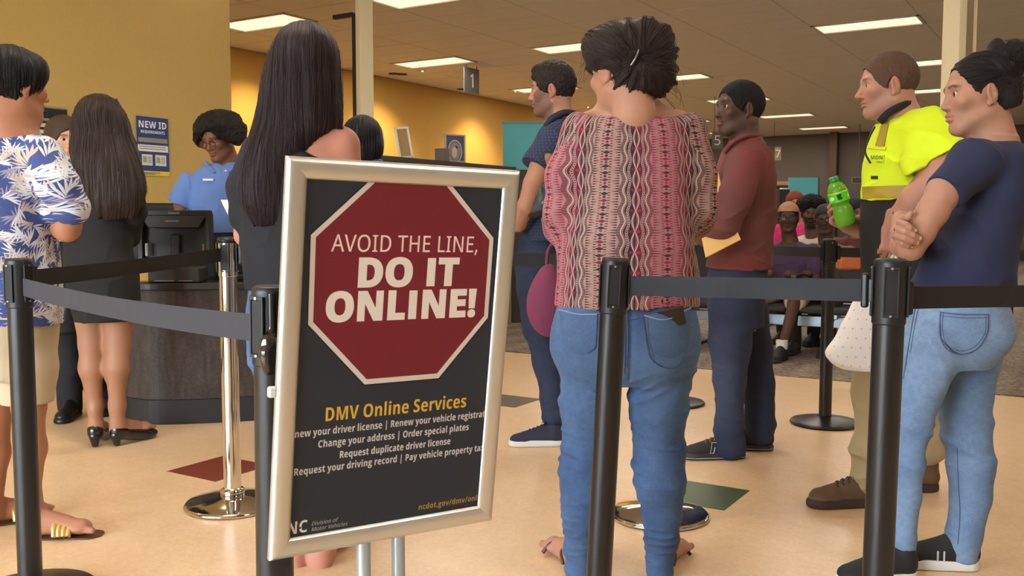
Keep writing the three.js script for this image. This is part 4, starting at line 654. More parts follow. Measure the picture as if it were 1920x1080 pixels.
// hand: wrist at the origin, fingers along +Y, palm faces +Z, thumb on the +X side (side = 1) or -X
function handField(o = {}) {
  const F = new Field(), s = o.side ?? 1, curl = o.curl ?? [0.5, 0.45, 0.5, 0.55, 0.6], sp = o.spread ?? 0.06;
  F.u(slab([0, 0.045, 0], [0.036, 0.042, 0.0125], 0.012), 0.01).u(cone([0, -0.05, 0], [0, 0.012, 0], 0.027, 0.026), 0.02).u(ell([s * 0.02, 0.03, 0.006], [0.018, 0.03, 0.014]), 0.012);
  const rx = [0.028, 0.0095, -0.0095, -0.028], len = [0.07, 0.078, 0.073, 0.057], rd = [0.0086, 0.0088, 0.0084, 0.0074], y0 = [0.083, 0.088, 0.085, 0.077];
  for (let f = 0; f < 4; f++) {
    let p = [s * rx[f], y0[f] - 0.012, 0], ang = 0; const lat = s * (1.5 - f) * sp; const seg = [0.46, 0.3, 0.24]; let r = rd[f];
    for (let k = 0; k < 3; k++) { ang += curl[f + 1] * (k === 0 ? 0.85 : 1.0); const L = len[f] * seg[k] * (k === 0 ? 1.3 : 1), q = [p[0] + Math.sin(lat) * Math.cos(ang) * L, p[1] + Math.cos(ang) * L, p[2] + Math.sin(ang) * L]; F.u(cone(p, q, r, r * 0.94), k === 0 ? 0.006 : 0.003); p = q; r *= 0.94; }
  }
  const t0 = [s * 0.026, 0.018, 0.006], a = o.thumb ?? 0.6, t1 = [s * (0.026 + 0.034 * Math.cos(a * 0.8)), 0.05, 0.006 + 0.034 * Math.sin(a)], t2 = [t1[0] + s * 0.012 * Math.cos(a * 1.6), 0.078, t1[2] + 0.02 * Math.sin(a * 1.3)], t3 = [t2[0] - s * 0.004 * a, 0.1, t2[2] + 0.012 * a];
  F.u(cone(t0, t1, 0.0135, 0.0115), 0.012).u(cone(t1, t2, 0.0108, 0.0098), 0.004).u(cone(t2, t3, 0.0098, 0.0082), 0.003);
  return F;
}
function handMatrix(wrist, dir, palm, s = 1) {
  const y = V3(dir).normalize(), z = V3(palm); z.addScaledVector(y, -z.dot(y)).normalize(); const x = new THREE.Vector3().crossVectors(y, z);
  return new THREE.Matrix4().makeBasis(x, y, z).scale(new THREE.Vector3(s, s, s)).setPosition(...wrist);
}
function bareFoot(F, heel, ang, len = 0.235, side = 1) {            // heel on the floor, toes along ang (0 = towards the camera)
  const f = new Field(), k = len / 0.235;
  f.u(ell([0, 0.032, 0.005], [0.03, 0.033, 0.035]), 0.01).u(cone([0, 0.062, 0.012], [0, 0.034, 0.11], 0.032, 0.024), 0.03).u(cone([0, 0.022, 0.02], [side * 0.006, 0.02, 0.165], 0.026, 0.026), 0.025).u(ell([side * 0.004, 0.018, 0.16], [0.044, 0.017, 0.035]), 0.015).u(cone([0, 0.06, 0.008], [0, 0.14, 0], 0.028, 0.028), 0.02);
  for (let i = 0; i < 5; i++) { const x = side * (0.032 - i * 0.0165), z = 0.208 - i * i * 0.0035 - (i === 0 ? 0.002 : 0), r = i ? 0.0085 - i * 0.0005 : 0.012; f.u(cone([x * 0.9, 0.016, 0.17 - i * 0.005], [x, r, z], r, r * 0.95), 0.006); }
  F.u(moved(f, new THREE.Matrix4().makeRotationY(ang).scale(new THREE.Vector3(k, k, k)).setPosition(heel[0], heel[1] ?? 0, heel[2])), 0.02);
}
const footM = (heel, ang, len) => { const k = len / 0.285; return new THREE.Matrix4().makeRotationY(ang).scale(new THREE.Vector3(k, k, k)).setPosition(heel[0], 0.001, heel[2]); };
function sneaker(parent, heel, ang, len, o) {                        // heel = ankle centre on the floor
  const M = footM(heel, ang, len), up = new Field(), so = new Field();
  up.u(cone([0, 0.055, -0.005], [0, 0.036, 0.14], 0.044, 0.04), 0.02).u(ell([0, 0.034, 0.175], [0.044, 0.03, 0.055]), 0.02).u(cone([0, 0.05, -0.01], [0, o.high ?? 0.09, -0.008], 0.043, 0.042), 0.02).u(cone([0, 0.085, 0.045], [0, 0.058, 0.12], 0.026, 0.02), 0.02).keep(half([0, 0.02, 0], [0, -1, 0]), 0.004).cut(cone([0, (o.high ?? 0.09) - 0.0, -0.006], [0, 0.16, -0.014], 0.033), 0.004);
  if (o.rugged) up.disp = (x, y, z) => 0.002 * noise(x * 40, y * 40, z * 40);
  so.u(cone([0, 0.013, -0.008], [0, 0.013, 0.17], 0.047, 0.047), 0.01).u(ell([0, 0.013, 0.19], [0.046, 0.03, 0.048]), 0.01).keep(half([0, (o.sole ?? 0.026), 0], [0, 1, -0.04]), 0.003).keep(half([0, 0.0, 0], [0, -1, 0]), 0.002);
  const s = part('shoe', surface(up, 0.004).applyMatrix4(M), o.mat, parent, o.label); part('sole', surface(so, 0.004).applyMatrix4(M), o.soleMat, s);
  if (o.stripe) part('sole_stripe', surface(new Field().u(cone([0, 0.013, -0.008], [0, 0.013, 0.17], 0.0482, 0.0482), 0.01).u(ell([0, 0.013, 0.19], [0.0472, 0.03, 0.0492]), 0.01).keep(half([0, 0.012, 0], [0, 1, 0]), 0.001).keep(half([0, 0.007, 0], [0, -1, 0]), 0.001), 0.003).applyMatrix4(M), o.stripe, s);
  if (o.laces) { const gs = []; for (let i = 0; i < 5; i++) { const z = 0.05 + i * 0.02, y = hit(up, [0, 0.2, z], [0, -1, 0]); if (y) { const pts = [-0.024, -0.012, 0, 0.012, 0.024].map((x) => { const h = hit(up, [x, 0.2, z + (x > 0 ? 0.006 : -0.006)], [0, -1, 0]); return h ? [h[0], h[1] + 0.002, h[2]] : null; }).filter(Boolean); if (pts.length > 2) gs.push(G.tube(pts, 0.0024, 10, 6)); } } 
    gs.push(G.tube([[0, y0(up, 0.045) + 0.002, 0.045], [0.02, y0(up, 0.045) + 0.012, 0.05], [0.03, y0(up, 0.05) - 0.002, 0.06], [0.012, y0(up, 0.05) + 0.004, 0.05], [-0.02, y0(up, 0.045) + 0.012, 0.048], [-0.032, y0(up, 0.05) - 0.004, 0.058]], 0.0022, 24, 6)); part('laces', join(gs).applyMatrix4(M), o.laces, s); }
  if (o.letter) for (const sd of [-1, 1]) { // outlined letter on the flanks
    const F2 = up, quad = [[sd * 0.1, 0.029, sd < 0 ? 0.058 : 0.125], [sd * 0.1, 0.029, sd < 0 ? 0.125 : 0.058], [sd * 0.1, 0.078, sd < 0 ? 0.112 : 0.045], [sd * 0.1, 0.078, sd < 0 ? 0.045 : 0.112]];
    const N = (u, v) => u > 0 && u < 1 && v > 0 && v < 1 && (u < 0.3 || u > 0.7 || Math.abs((1 - v) - (u - 0.3) / 0.4) < 0.32), edge = (u, v) => N(u, v) && ![[0.05, 0], [-0.05, 0], [0, 0.055], [0, -0.055]].every(([a, b]) => N(u + a, v + b));
    const g = patch(F2, quad, [-sd, 0, 0], 44, 40, 0.0015, edge); part('letter', g.applyMatrix4(M), o.letter, s); }
  return s;
}
const y0 = (F, z) => (hit(F, [0, 0.2, z], [0, -1, 0]) ?? [0, 0.08, z])[1];
function sandal(parent, heel, ang, len, mat, strap, soleT = 0.012, label) {
  const k = len / 0.235, M = new THREE.Matrix4().makeRotationY(ang).scale(new THREE.Vector3(k, k, k)).setPosition(heel[0], 0, heel[2]), so = new Field();
  so.u(cone([0, 0, 0.0], [0.003, 0, 0.17], 0.037, 0.045), 0.02).u(ell([0.004, 0, 0.19], [0.042, 0.03, 0.04]), 0.02).keep(half([0, soleT - 0.008, 0], [0, 1, 0]), 0.002).keep(half([0, 0.0, 0], [0, -1, 0]), 0.001);
  const s = part('sandal', surface(so, 0.005).applyMatrix4(M), mat, parent, label); strap(s, M); return s;
}
// whole body in one skin mesh; fine zones are meshed again at smaller cells and joined
function bodyMesh(c, F, tone, zones, h = 0.011, mat = skinMat()) {
  const gs = [surface(F, h, { color: tone, skip: zones.map((z) => z.box.map((v, i) => v + (i < 3 ? 0.006 : -0.006))) })];
  for (const z of zones) gs.push(surface(F, z.h, { lo: z.box.slice(0, 3), hi: z.box.slice(3), color: tone }));
  return part('body', join(gs.filter((g) => g.index.count)), mat, c.t);
}
const zoneOf = (M, r, h) => { const p = new THREE.Vector3().setFromMatrixPosition(M); return { box: [p.x - r[0], p.y - r[1], p.z - r[2], p.x + r[0], p.y + r[1], p.z + r[2]], h }; };
const cyl = (cx, cz, k = 1) => ({ uv: (x, y, z) => [Math.atan2(x - cx, z - cz) * 0.14 * k, y * k], period: Math.PI * 2 * 0.14 * k });
const planar = (s) => ({ uv: (x, y, z) => [(x * 0.85 + z * 0.7) / s, y / s] });
const ridge = (n) => { n = 1 - Math.abs(n) * 2.2; return n > 0 ? n * n : 0; };
const folds = (amp, f, sd = 0) => (x, y, z) => amp * (0.6 * noise(x * f[0] + sd, y * f[1], z * f[2] + sd) + 0.7 * ridge(noise(x * f[0] * 1.7 + sd * 2, y * f[1] * 1.7, z * f[2] * 1.7 - sd)) - 0.2);
const tint = (c, vary = 0.05) => { const b = rgb(...c), o = new THREE.Color(); return (x, y, z) => { const k = 1 + vary * noise(x * 9, y * 9, z * 9) + vary * 0.6 * noise(x * 40, y * 40, z * 40); return o.copy(b).multiplyScalar(k); }; };
function shortHair(o = {}) {
  const t = o.t ?? 0.012, F = new Field(), fl = o.front ?? 0.066;
  F.u(ell([0, 0.031 + (o.top ?? 0) / 2, -0.015], [0.077 + t * (o.side ?? 0.8), 0.089 + t + (o.top ?? 0) / 2, 0.099 + t * 0.8]), 0.01);
  if (o.quiff) F.u(ell([0, 0.1, 0.045], [0.05, 0.026, 0.04]), 0.02);
  F.cut(ell([0, fl - 0.105, 0.088], [0.075, 0.1, 0.075]), 0.008);
  for (const s of [-1, 1]) F.cut(ell([s * 0.088, -0.012, -0.006], [0.024, 0.036, 0.026]), 0.006).cut(ell([s * 0.09, -0.07, 0.03], [0.05, 0.055, 0.05]), 0.008);
  F.cut({ f: (x, y, z) => y - (o.nape ?? -0.065) - (z + 0.08) * 0.45, b: null }, 0.008);
  F.disp = (x, y, z) => (o.rough ?? 0.002) * (noise(x * 90, y * 60, z * 90) + 0.6 * noise(x * 220, y * 160, z * 220));
  return F;
}
const headUV = (M) => { const I = M.clone().invert().elements; return { uv: (x, y, z) => { const X = I[0] * x + I[4] * y + I[8] * z + I[12], Y = I[1] * x + I[5] * y + I[9] * z + I[13], Z = I[2] * x + I[6] * y + I[10] * z + I[14]; return [Math.atan2(X, Z + 0.02) / Math.PI * 1.5, Y * 4]; }, period: 3 }; };
function place(F, M) { const P = new Field(); P.u(moved(F, M), 0); return P; }
// ---------- woman in the maroon print blouse ----------
const shoeSoleWhite = std([226, 224, 218], 0.6), stitchM = std([150, 142, 128], 0.8), navyStitch = std([40, 52, 84], 0.8);
{
  const c = figure(1175, 2.78, 'woman with dark pinned-up hair in a maroon and cream print blouse and blue skinny jeans'), q = c.q;
  const HM = c.M(1167, 137, 0.02, Math.PI + 0.6, 0.08, 0.0, 1.0), H = headField({ neck: 0.06, jaw: 1.08 });
  const F = new Field(); F.u(moved(H, HM), 0.01);
  F.u(cone(q(1186, 190, -0.015), q(1188, 228, -0.04), 0.066, 0.062), 0.03).u(cone(q(1190, 208, -0.02), q(1112, 228, -0.01), 0.05, 0.034), 0.03).u(cone(q(1190, 208, -0.02), q(1268, 228, -0.01), 0.05, 0.034), 0.03);
  F.u(loft(c.rows([[214, 1130, 1250, 0.05, -0.01], [224, 1106, 1274, 0.07, -0.01], [260, 1078, 1292, 0.095], [330, 1082, 1290, 0.115], [440, 1065, 1290, 0.125], [560, 1058, 1290, 0.13], [690, 1060, 1290, 0.13]])), 0.03);
  const armL = [[1092, 250, 64], [1064, 330, 58], [1050, 412, 50, -0.02], [1130, 438, 42, -0.2]], armR = [[1284, 248, 64], [1303, 330, 60], [1309, 400, 52, -0.02], [1232, 440, 42, -0.2]];
  c.limb(F, armL, 0.03); c.limb(F, armR, 0.03);
  c.limb(F, [[1110, 700, 80, 0.01], [1097, 860, 54, 0.01], [1088, 1000, 38, 0.01], [1085, 1070, 32]], 0.01); c.limb(F, [[1234, 700, 80, 0.01], [1234, 860, 56, 0.01], [1239, 1000, 38, 0.01], [1236, 1070, 32]], 0.01);
  const hl = handMatrix(q(1130, 438, -0.2), [0.9, 0.15, -0.1], [0, 0, 1]), hr = handMatrix(q(1232, 440, -0.2), [-0.9, 0.1, -0.1], [0, 0.2, 1]);
  F.u(moved(handField({ side: -1 }), hl), 0.01).u(moved(handField({ side: 1 }), hr), 0.01);
  const fl = q(1083, 1090), fr = q(1240, 1090); fl[1] = fr[1] = 0; const fL = [fl[0], 0.012, -0.035], fR = [fr[0], 0.012, -0.03];
  bareFoot(F, fL, Math.PI + 0.35, 0.235, 1); bareFoot(F, fR, Math.PI - 0.5, 0.235, -1);
  const tone = headTone(HM, { skin: [174, 126, 102], blush: 0.7 });
  bodyMesh(c, F, tone, [zoneOf(HM, [0.13, 0.17, 0.14], 0.0045), { box: [-0.36, -0.01, -0.25, 0.36, 0.14, 0.1], h: 0.005 }], 0.011);
  // stud earring
  { const e = V3([0.079, -0.036, -0.004]).applyMatrix4(HM), e2 = V3([-0.082, -0.036, -0.004]).applyMatrix4(HM); part('earring', new THREE.SphereGeometry(0.0035, 12, 8).translate(e.x, e.y, e.z), std([240, 232, 210], 0.15, { metalness: 0.6 }), c.t); part('earring', new THREE.SphereGeometry(0.0035, 12, 8).translate(e2.x, e2.y, e2.z), std([240, 232, 210], 0.15, { metalness: 0.6 }), c.t); }
  // hair: full crown, twisted up at the back with a clip
  { const R = new Field(), X = (x, y, z = 0) => q(x, y, z);
    R.u(ell(X(1176, 116, 0.0), [0.122, 0.108, 0.12]), 0.03).u(ell(X(1160, 92, 0.03), [0.108, 0.075, 0.1]), 0.03).u(ell(X(1212, 95, 0.05), [0.08, 0.085, 0.08]), 0.03).u(ell(X(1205, 140, 0.085), [0.072, 0.068, 0.05]), 0.03).u(ell(X(1188, 165, 0.055), [0.075, 0.045, 0.055]), 0.03).u(ell(X(1235, 135, 0.04), [0.055, 0.07, 0.06]), 0.03);
    R.cut(ell(X(1108, 182, 0.0), [0.05, 0.078, 0.12]), 0.012).cut(ell(X(1130, 166, 0.09), [0.03, 0.05, 0.07]), 0.01).cut({ f: (x, y, z) => y - X(1190, 186)[1] + 0.25 * Math.max(0, x - 0.04), b: null }, 0.012);
    const cc = X(1195, 112, 0.1); R.disp = (x, y, z) => { const dx = x - cc[0], dy = y - cc[1], an = Math.atan2(dy, dx), rr = Math.hypot(dx, dy); return 0.006 * noise(an * 7 + rr * 8, rr * 14, z * 8) + 0.0035 * noise(an * 24, rr * 20, z * 14) + 0.005 * noise(x * 16, y * 16, z * 16); };
    const uv = { uv: (x, y, z) => [Math.atan2(y - cc[1], x - cc[0]) * 0.9, Math.hypot(x - cc[0], y - cc[1], z * 0.5) * 4], period: Math.PI * 1.8 };
    const st = strands(R, 5, 520, { start: (r) => { const an = r() * 6.28, rr = 0.03 + r() * 0.12; return { p: [cc[0] + Math.cos(an) * rr, cc[1] + Math.sin(an) * rr, 0.5], d: [0, 0, -1] }; }, len: 0.11, step: 0.012, lift: 0.002, r: 0.0013, flow: (p, r, i) => [p[0] - cc[0] + 0.03 * Math.sin(i * 2), p[1] - cc[1] + 0.02, 0.02] });
    const hm = hairMat([42, 32, 29], 0.45), hair = part('hair', join([surface(R, 0.005, uv), st]), hm, c.t);
    const fly = []; const r = rng(9); for (let i = 0; i < 12; i++) { const s = X(1226 + r() * 25, 120 + r() * 50, 0.03); fly.push(G.tube([s, [s[0] + 0.02 + r() * 0.02, s[1] - 0.005 - r() * 0.03, s[2]], [s[0] + 0.03 + r() * 0.03, s[1] - 0.03 - r() * 0.05, s[2] + 0.01]], 0.0004, 8, 4)); } for (let i = 0; i < 8; i++) { const s = X(1102 + r() * 10, 90 + r() * 50, 0.02); fly.push(G.tube([s, [s[0] - 0.012, s[1] + 0.004 - r() * 0.02, s[2]], [s[0] - 0.018 - r() * 0.02, s[1] - 0.02 - r() * 0.03, s[2]]], 0.0004, 8, 4)); } part('loose_hair', fly, hm, hair);
    const cl = X(1192, 108, 0.135), g = G.tube([[cl[0] - 0.012, cl[1] - 0.02, cl[2] - 0.004], [cl[0], cl[1], cl[2] + 0.004], [cl[0] + 0.008, cl[1] + 0.022, cl[2] - 0.002]], 0.0035, 10, 8); part('hair_clip', g, std([120, 122, 126], 0.2, { metalness: 0.8 }), hair); }
  // blouse
  { const B = new Field();
    B.u(loft(c.rows([[212, 1120, 1262, 0.065, 0.005], [222, 1098, 1282, 0.1], [255, 1072, 1300, 0.122], [320, 1074, 1303, 0.136], [390, 1066, 1303, 0.144], [450, 1052, 1304, 0.15], [510, 1046, 1309, 0.156], [571, 1042, 1309, 0.16]])), 0.03);
    const sl = new Field(); c.limb(sl, [[1095, 250, 86], [1066, 330, 76], [1055, 400, 64], [1052, 422, 58, -0.03], [1096, 437, 54, -0.13]], 0.03); c.limb(sl, [[1282, 246, 86], [1302, 330, 80], [1307, 390, 66], [1306, 408, 62, -0.04], [1262, 437, 54, -0.13]], 0.03);
    B.u(sl.prim(), 0.035);
    B.cut(ell(q(1190, 150, 0.03), [0.25, 0.117, 0.3]), 0.01);       // scooped neck
    B.cut(loft(c.rows([[556, 1050, 1300, 0.15], [590, 1050, 1300, 0.15]])), 0.004);
    B.disp = (x, y, z) => { const low = sstep(1.12, 0.98, y); return 0.006 * noise(x * 6, y * 9, z * 6) + 0.004 * ridge(noise(x * 7 + y * 5, y * 9 - x * 4, z * 7)) + 0.006 * ridge(noise(x * 5 + 3, y * 22 + x * 9, z * 5)) * sstep(1.2, 1.05, y) * sstep(0.9, 1.0, y) + 0.003 * low * noise(x * 14, y * 4, z * 14); };
    // charts: torso and the two sleeves
    const aL = q(1095, 250), bL = q(1052, 422, -0.03), aR = q(1282, 246), bR = q(1306, 408, -0.04), tor = q(1180, 400);
    const segd = (p, a, b) => { const e = [b[0] - a[0], b[1] - a[1], b[2] - a[2]], L = e[0] ** 2 + e[1] ** 2 + e[2] ** 2, t = clamp(((p[0] - a[0]) * e[0] + (p[1] - a[1]) * e[1] + (p[2] - a[2]) * e[2]) / L, 0, 1); return Math.hypot(p[0] - a[0] - e[0] * t, p[1] - a[1] - e[1] * t, p[2] - a[2] - e[2] * t); };
    const chart = (x, y, z) => { const p = [x, y, z]; if (y < 1.06) return 0; if (x < tor[0] - 0.165 && segd(p, aL, bL) < 0.075) return 1; if (x > tor[0] + 0.165 && segd(p, aR, bR) < 0.08) return 2; return 0; };
    const uv = (x, y, z, ch) => { if (ch) { const a = ch === 1 ? aL : aR, b = ch === 1 ? bL : bR, t = (y - a[1]) / (b[1] - a[1]), X = a[0] + (b[0] - a[0]) * t; return [Math.atan2(x - X, z - (a[2] + (b[2] - a[2]) * t)) * 0.062 / 0.32 + 0.2, y / 0.058]; } return [Math.atan2(x - tor[0], (z + 0.02) * 1.35) * 0.19 / 0.32 + 0.5 + 0.012 * noise(x * 5, y * 6, 2), y / 0.058]; };
    const bt = canvasTex(1536, 384, (g, w, h) => {
      g.fillStyle = '#97766d'; g.fillRect(0, 0, w, h);
      const W = w / 4, cream = '#b5968c';
      for (let k = 0; k < 4; k++) {
        const pink = k > 1, ink = pink ? '#7c1634' : '#3a1a20', ink2 = pink ? '#561226' : '#2c1618', dot = pink ? '#98183c' : '#701024', m = k % 2, X = (f) => k * W + (m ? 1 - f : f) * W, dir = m ? -1 : 1;
        if (pink) { g.fillStyle = 'rgba(160,84,102,0.42)'; g.fillRect(k * W, 0, W, h); }
        const edge = (t) => 0.36 + 0.05 * Math.cos(t * Math.PI * 2);
        g.fillStyle = ink2; g.beginPath(); g.moveTo(X(0), 0); for (let i = 0; i <= 48; i++) g.lineTo(X(edge(i / 48)), i / 48 * h); g.lineTo(X(0), h); g.fill();
        const line = (f, lw, col) => { g.strokeStyle = col; g.lineWidth = lw; g.beginPath(); for (let i = -1; i <= 49; i++) { const x = X(f(i / 48)), y = i / 48 * h; i < 0 ? g.moveTo(x, y) : g.lineTo(x, y); } g.stroke(); };
        line((t) => edge(t) - 0.015, 13, cream); line((t) => edge(t) - 0.06, 5, cream);
        for (let i = 0; i < 13; i++) { const t = (i + 0.5) / 13, e = edge(t), x0 = X(e + 0.02), x1 = X(e + 0.13); g.fillStyle = ink2; g.fillRect(Math.min(x0, x1), t * h - 9, Math.abs(x1 - x0), 18); }
        line((t) => 0.095 * Math.sin(t * Math.PI), 14, cream); line((t) => 0.05 * Math.sin(t * Math.PI), 6, '#8d7470');
        g.fillStyle = dot; for (const y of [0, h]) { g.beginPath(); g.ellipse(X(0.1), y, W * 0.06, h * 0.075, 0, 0, 7); g.fill(); }
        g.strokeStyle = cream; g.lineWidth = 6; for (let i = 0; i < 9; i++) { const y = h * (i + 0.5) / 9, xc = 0.21 + 0.03 * Math.cos(i / 9 * 6.28); g.beginPath(); g.arc(X(xc), y, W * 0.035, 0, 7); g.stroke(); g.beginPath(); g.moveTo(X(xc + 0.05), y + h / 18); g.lineTo(X(xc - 0.04), y + h / 18); g.stroke(); }
        for (let i = 0; i < 8; i++) { const y = h * (i + 0.5) / 8, L = 0.17 + 0.06 * Math.cos(i * Math.PI / 2); g.fillStyle = ink; g.beginPath(); g.moveTo(X(0.52), y - 4); g.lineTo(X(0.56), y - 13); g.lineTo(X(0.56 + L), y); g.lineTo(X(0.56), y + 13); g.lineTo(X(0.52), y + 4); g.fill(); const a = X(0.8), b = X(0.89); g.fillRect(Math.min(a, b), y + h / 16 - 8, Math.abs(b - a), 16); }
        for (let i = 0; i < 3; i++) { const y = h * (i + 0.5) / 3; g.fillStyle = i === 1 ? dot : ink2; g.beginPath(); g.moveTo(X(0.86), y); g.lineTo(X(1), y - h * 0.09); g.lineTo(X(1), y + h * 0.09); g.fill(); const a = X(0.95), b = X(1); g.fillRect(Math.min(a, b), y + h * 0.11, Math.abs(b - a), h * 0.1); }
      }
    }, true);
    part('blouse', surface(B, 0.007, { uv, chart, periodOf: (ch) => ch ? 2 * Math.PI * 0.062 / 0.32 : 2 * Math.PI * 0.19 / 0.32 }), new THREE.MeshPhysicalMaterial({ map: bt, roughness: 0.82, sheen: 0.15, bumpMap: clothBump, bumpScale: 0.0003 }), c.t); }
  // jeans
  { const J = new Field();
    J.u(loft(c.rows([[548, 1052, 1300, 0.135, 0.0], [570, 1046, 1303, 0.142, 0.005], [610, 1040, 1305, 0.15, 0.01], [650, 1038, 1305, 0.15, 0.01], [690, 1046, 1302, 0.135], [715, 1056, 1296, 0.1]])), 0.02);
    J.u(ell(q(1108, 640, 0.06), [0.112, 0.115, 0.1]), 0.05).u(ell(q(1236, 640, 0.06), [0.112, 0.115, 0.1]), 0.05);
    c.limb(J, [[1111, 690, 114, 0.01], [1104, 760, 104, 0.01], [1097, 850, 88, 0.01], [1092, 905, 84, 0.025], [1090, 960, 72, 0.02], [1086, 1030, 54], [1085, 1066, 50]], 0.014);
    c.limb(J, [[1237, 690, 118, 0.01], [1234, 760, 108, 0.01], [1234, 850, 92, 0.01], [1237, 905, 90, 0.025], [1240, 960, 74, 0.02], [1238, 1030, 54], [1236, 1070, 50]], 0.014);
    const cx = q(1172, 700)[0], knee = q(1172, 860)[1], th = q(1172, 740)[1];
    J.cut(flatCone([cx, q(0, 735)[1] - 0.03, -0.2], [cx, q(0, 735)[1] - 0.03, 0.2], 0.012), 0.02);
    J.disp = (x, y, z) => {
      const k = Math.exp(-(((y - knee) / 0.1) ** 2)), t = Math.exp(-(((y - th) / 0.07) ** 2)), an = Math.exp(-(((y - 0.12) / 0.09) ** 2));
      let d = 0.002 * noise(x * 12, y * 12, z * 12) + k * 0.012 * ridge(noise(x * 3.2 + 1, y * 34 + x * 5, z * 4)) + t * 0.009 * ridge(noise(x * 3 + 7, y * 22 - Math.abs(x - cx) * 12, z * 3)) + an * 0.008 * ridge(noise(x * 4, y * 40, z * 4)) + 0.006 * ridge(noise(x * 3 + 4, y * 15, z * 3 + 8)) * sstep(0.75, 0.6, y);
      if (y > 0.62) d -= 0.004 * Math.exp(-(((x - cx) / 0.006) ** 2)) * (z > 0 ? 1 : 0);
      return d;
    };
    const fade = rgb(84, 113, 150), deep = rgb(53, 79, 116), o = new THREE.Color();
    const col = (x, y, z) => { let f = 0.45 + 0.4 * noise(x * 5, y * 6, z * 5) + 0.25 * noise(x * 14, y * 14, z * 14); f += 0.25 * Math.exp(-(((y - th - 0.05) / 0.1) ** 2)); return o.copy(deep).lerp(fade, clamp(f, 0, 1)); };
    const jm = new THREE.MeshPhysicalMaterial({ vertexColors: true, map: denimTex, roughness: 0.88, sheen: 0.2, sheenRoughness: 0.6, sheenColor: new THREE.Color(0.25, 0.3, 0.38) });
    const jeans = part('jeans', surface(J, 0.0075, { color: col, ...planar(0.25) }), jm, c.t), back = c.see, P = c.P;
    const pocketCol = (g) => { const n = g.attributes.position.count, cc = new Float32Array(n * 3), a = rgb(72, 98, 132); for (let i = 0; i < n; i++) { cc[i * 3] = a.r; cc[i * 3 + 1] = a.g; cc[i * 3 + 2] = a.b; } g.setAttribute('color', new THREE.BufferAttribute(cc, 3)); return g; };
    const pk = (u, v) => v * (1 - 0.9 * (u - 0.5) * (u - 0.5));
    const p1 = part('back_pocket', pocketCol(patch(J, [P(1207, 592), P(1293, 578), P(1290, 668), P(1222, 674)], back, 26, 30, 0.0035, null, pk)), jm, jeans), p2 = part('back_pocket', pocketCol(patch(J, [P(1050, 582), P(1120, 590), P(1116, 668), P(1056, 662)], back, 26, 30, 0.0035, null, pk)), jm, jeans);
    const sm = std([58, 72, 102], 0.9), lm = std([124, 146, 176], 0.9);
    part('seam', [seam(J, [P(1170, 575), P(1172, 640), P(1171, 700)], back, 0.0016), seam(J, [P(1176, 575), P(1178, 640), P(1176, 690)], back, 0.0012), seam(J, [P(1060, 596), P(1110, 588), P(1172, 600), P(1240, 590), P(1300, 580)], back, 0.0014), seam(J, [P(1207, 592), P(1212, 640), P(1222, 674), P(1256, 690), P(1290, 668)], back, 0.0013, 0.004), seam(J, [P(1213, 592), P(1218, 640), P(1226, 668)], back, 0.001, 0.004)].filter((g) => g.attributes.position), sm, jeans);
    part('seam', [seam(J, [P(1207, 592), P(1248, 600), P(1293, 578)], back, 0.0022, 0.004), seam(J, [P(1050, 582), P(1085, 590), P(1120, 590)], back, 0.0018, 0.004)].filter((g) => g.attributes.position), lm, jeans);
    // wallet in the right back pocket
    const wq = hit(J, P(1258, 590), back) ?? q(1258, 590, 0.16); const wl = thing('wallet', 'dark leather wallet sticking out of the right back pocket of the blue skinny jeans', 'wallet', V3(wq).add(c.t.position)); const wg = part('leather', G.box(0.074, 0.05, 0.012, 0, -0.008, 0.004, 0.004), std([40, 26, 22], 0.5), wl); part('fold_edge', G.box(0.07, 0.004, 0.016, 0, 0.016, 0.004, 0.002), std([70, 40, 30], 0.5), wl); wl.rotation.z = 0.24; }
  const sw = std([72, 38, 28], 0.45), strap = (s, M) => { part('strap', [G.tube([[-0.046, 0.014, 0.15], [-0.02, 0.044, 0.14], [0, 0.05, 0.135], [0.026, 0.044, 0.14], [0.05, 0.014, 0.15]], 0.006, 20, 8), G.tube([[-0.036, 0.02, 0.02], [-0.034, 0.05, 0.04], [0, 0.072, 0.055], [0.034, 0.05, 0.04], [0.036, 0.02, 0.02]], 0.005, 20, 8)].map((g) => g.applyMatrix4(M)), sw, s); };
  sandal(c.t, fL, Math.PI + 0.35, 0.24, sw, strap); sandal(c.t, fR, Math.PI - 0.5, 0.24, sw, strap);
  // maroon bag carried in front, showing past her left hip
  const bp = q(1030, 562, -0.16), bag = thing('maroon_bag', 'soft maroon bag showing past the left hip of the maroon blouse woman', 'bag', V3(bp).add(c.t.position)); const b = new Field(); b.u(ell([0, -0.02, 0], [0.07, 0.1, 0.045]), 0.02).u(ell([0, 0.03, 0], [0.045, 0.08, 0.03]), 0.03); b.disp = folds(0.004, [9, 6, 9], 3); part('bag_body', surface(b, 0.006, planar(0.2)), clothMat([112, 42, 68]), bag); part('bag_handle', G.tube([[-0.01, 0.09, 0], [0.0, 0.16, -0.01], [0.03, 0.19, -0.02]], 0.006, 16, 8), clothMat([98, 36, 58]), bag);
}
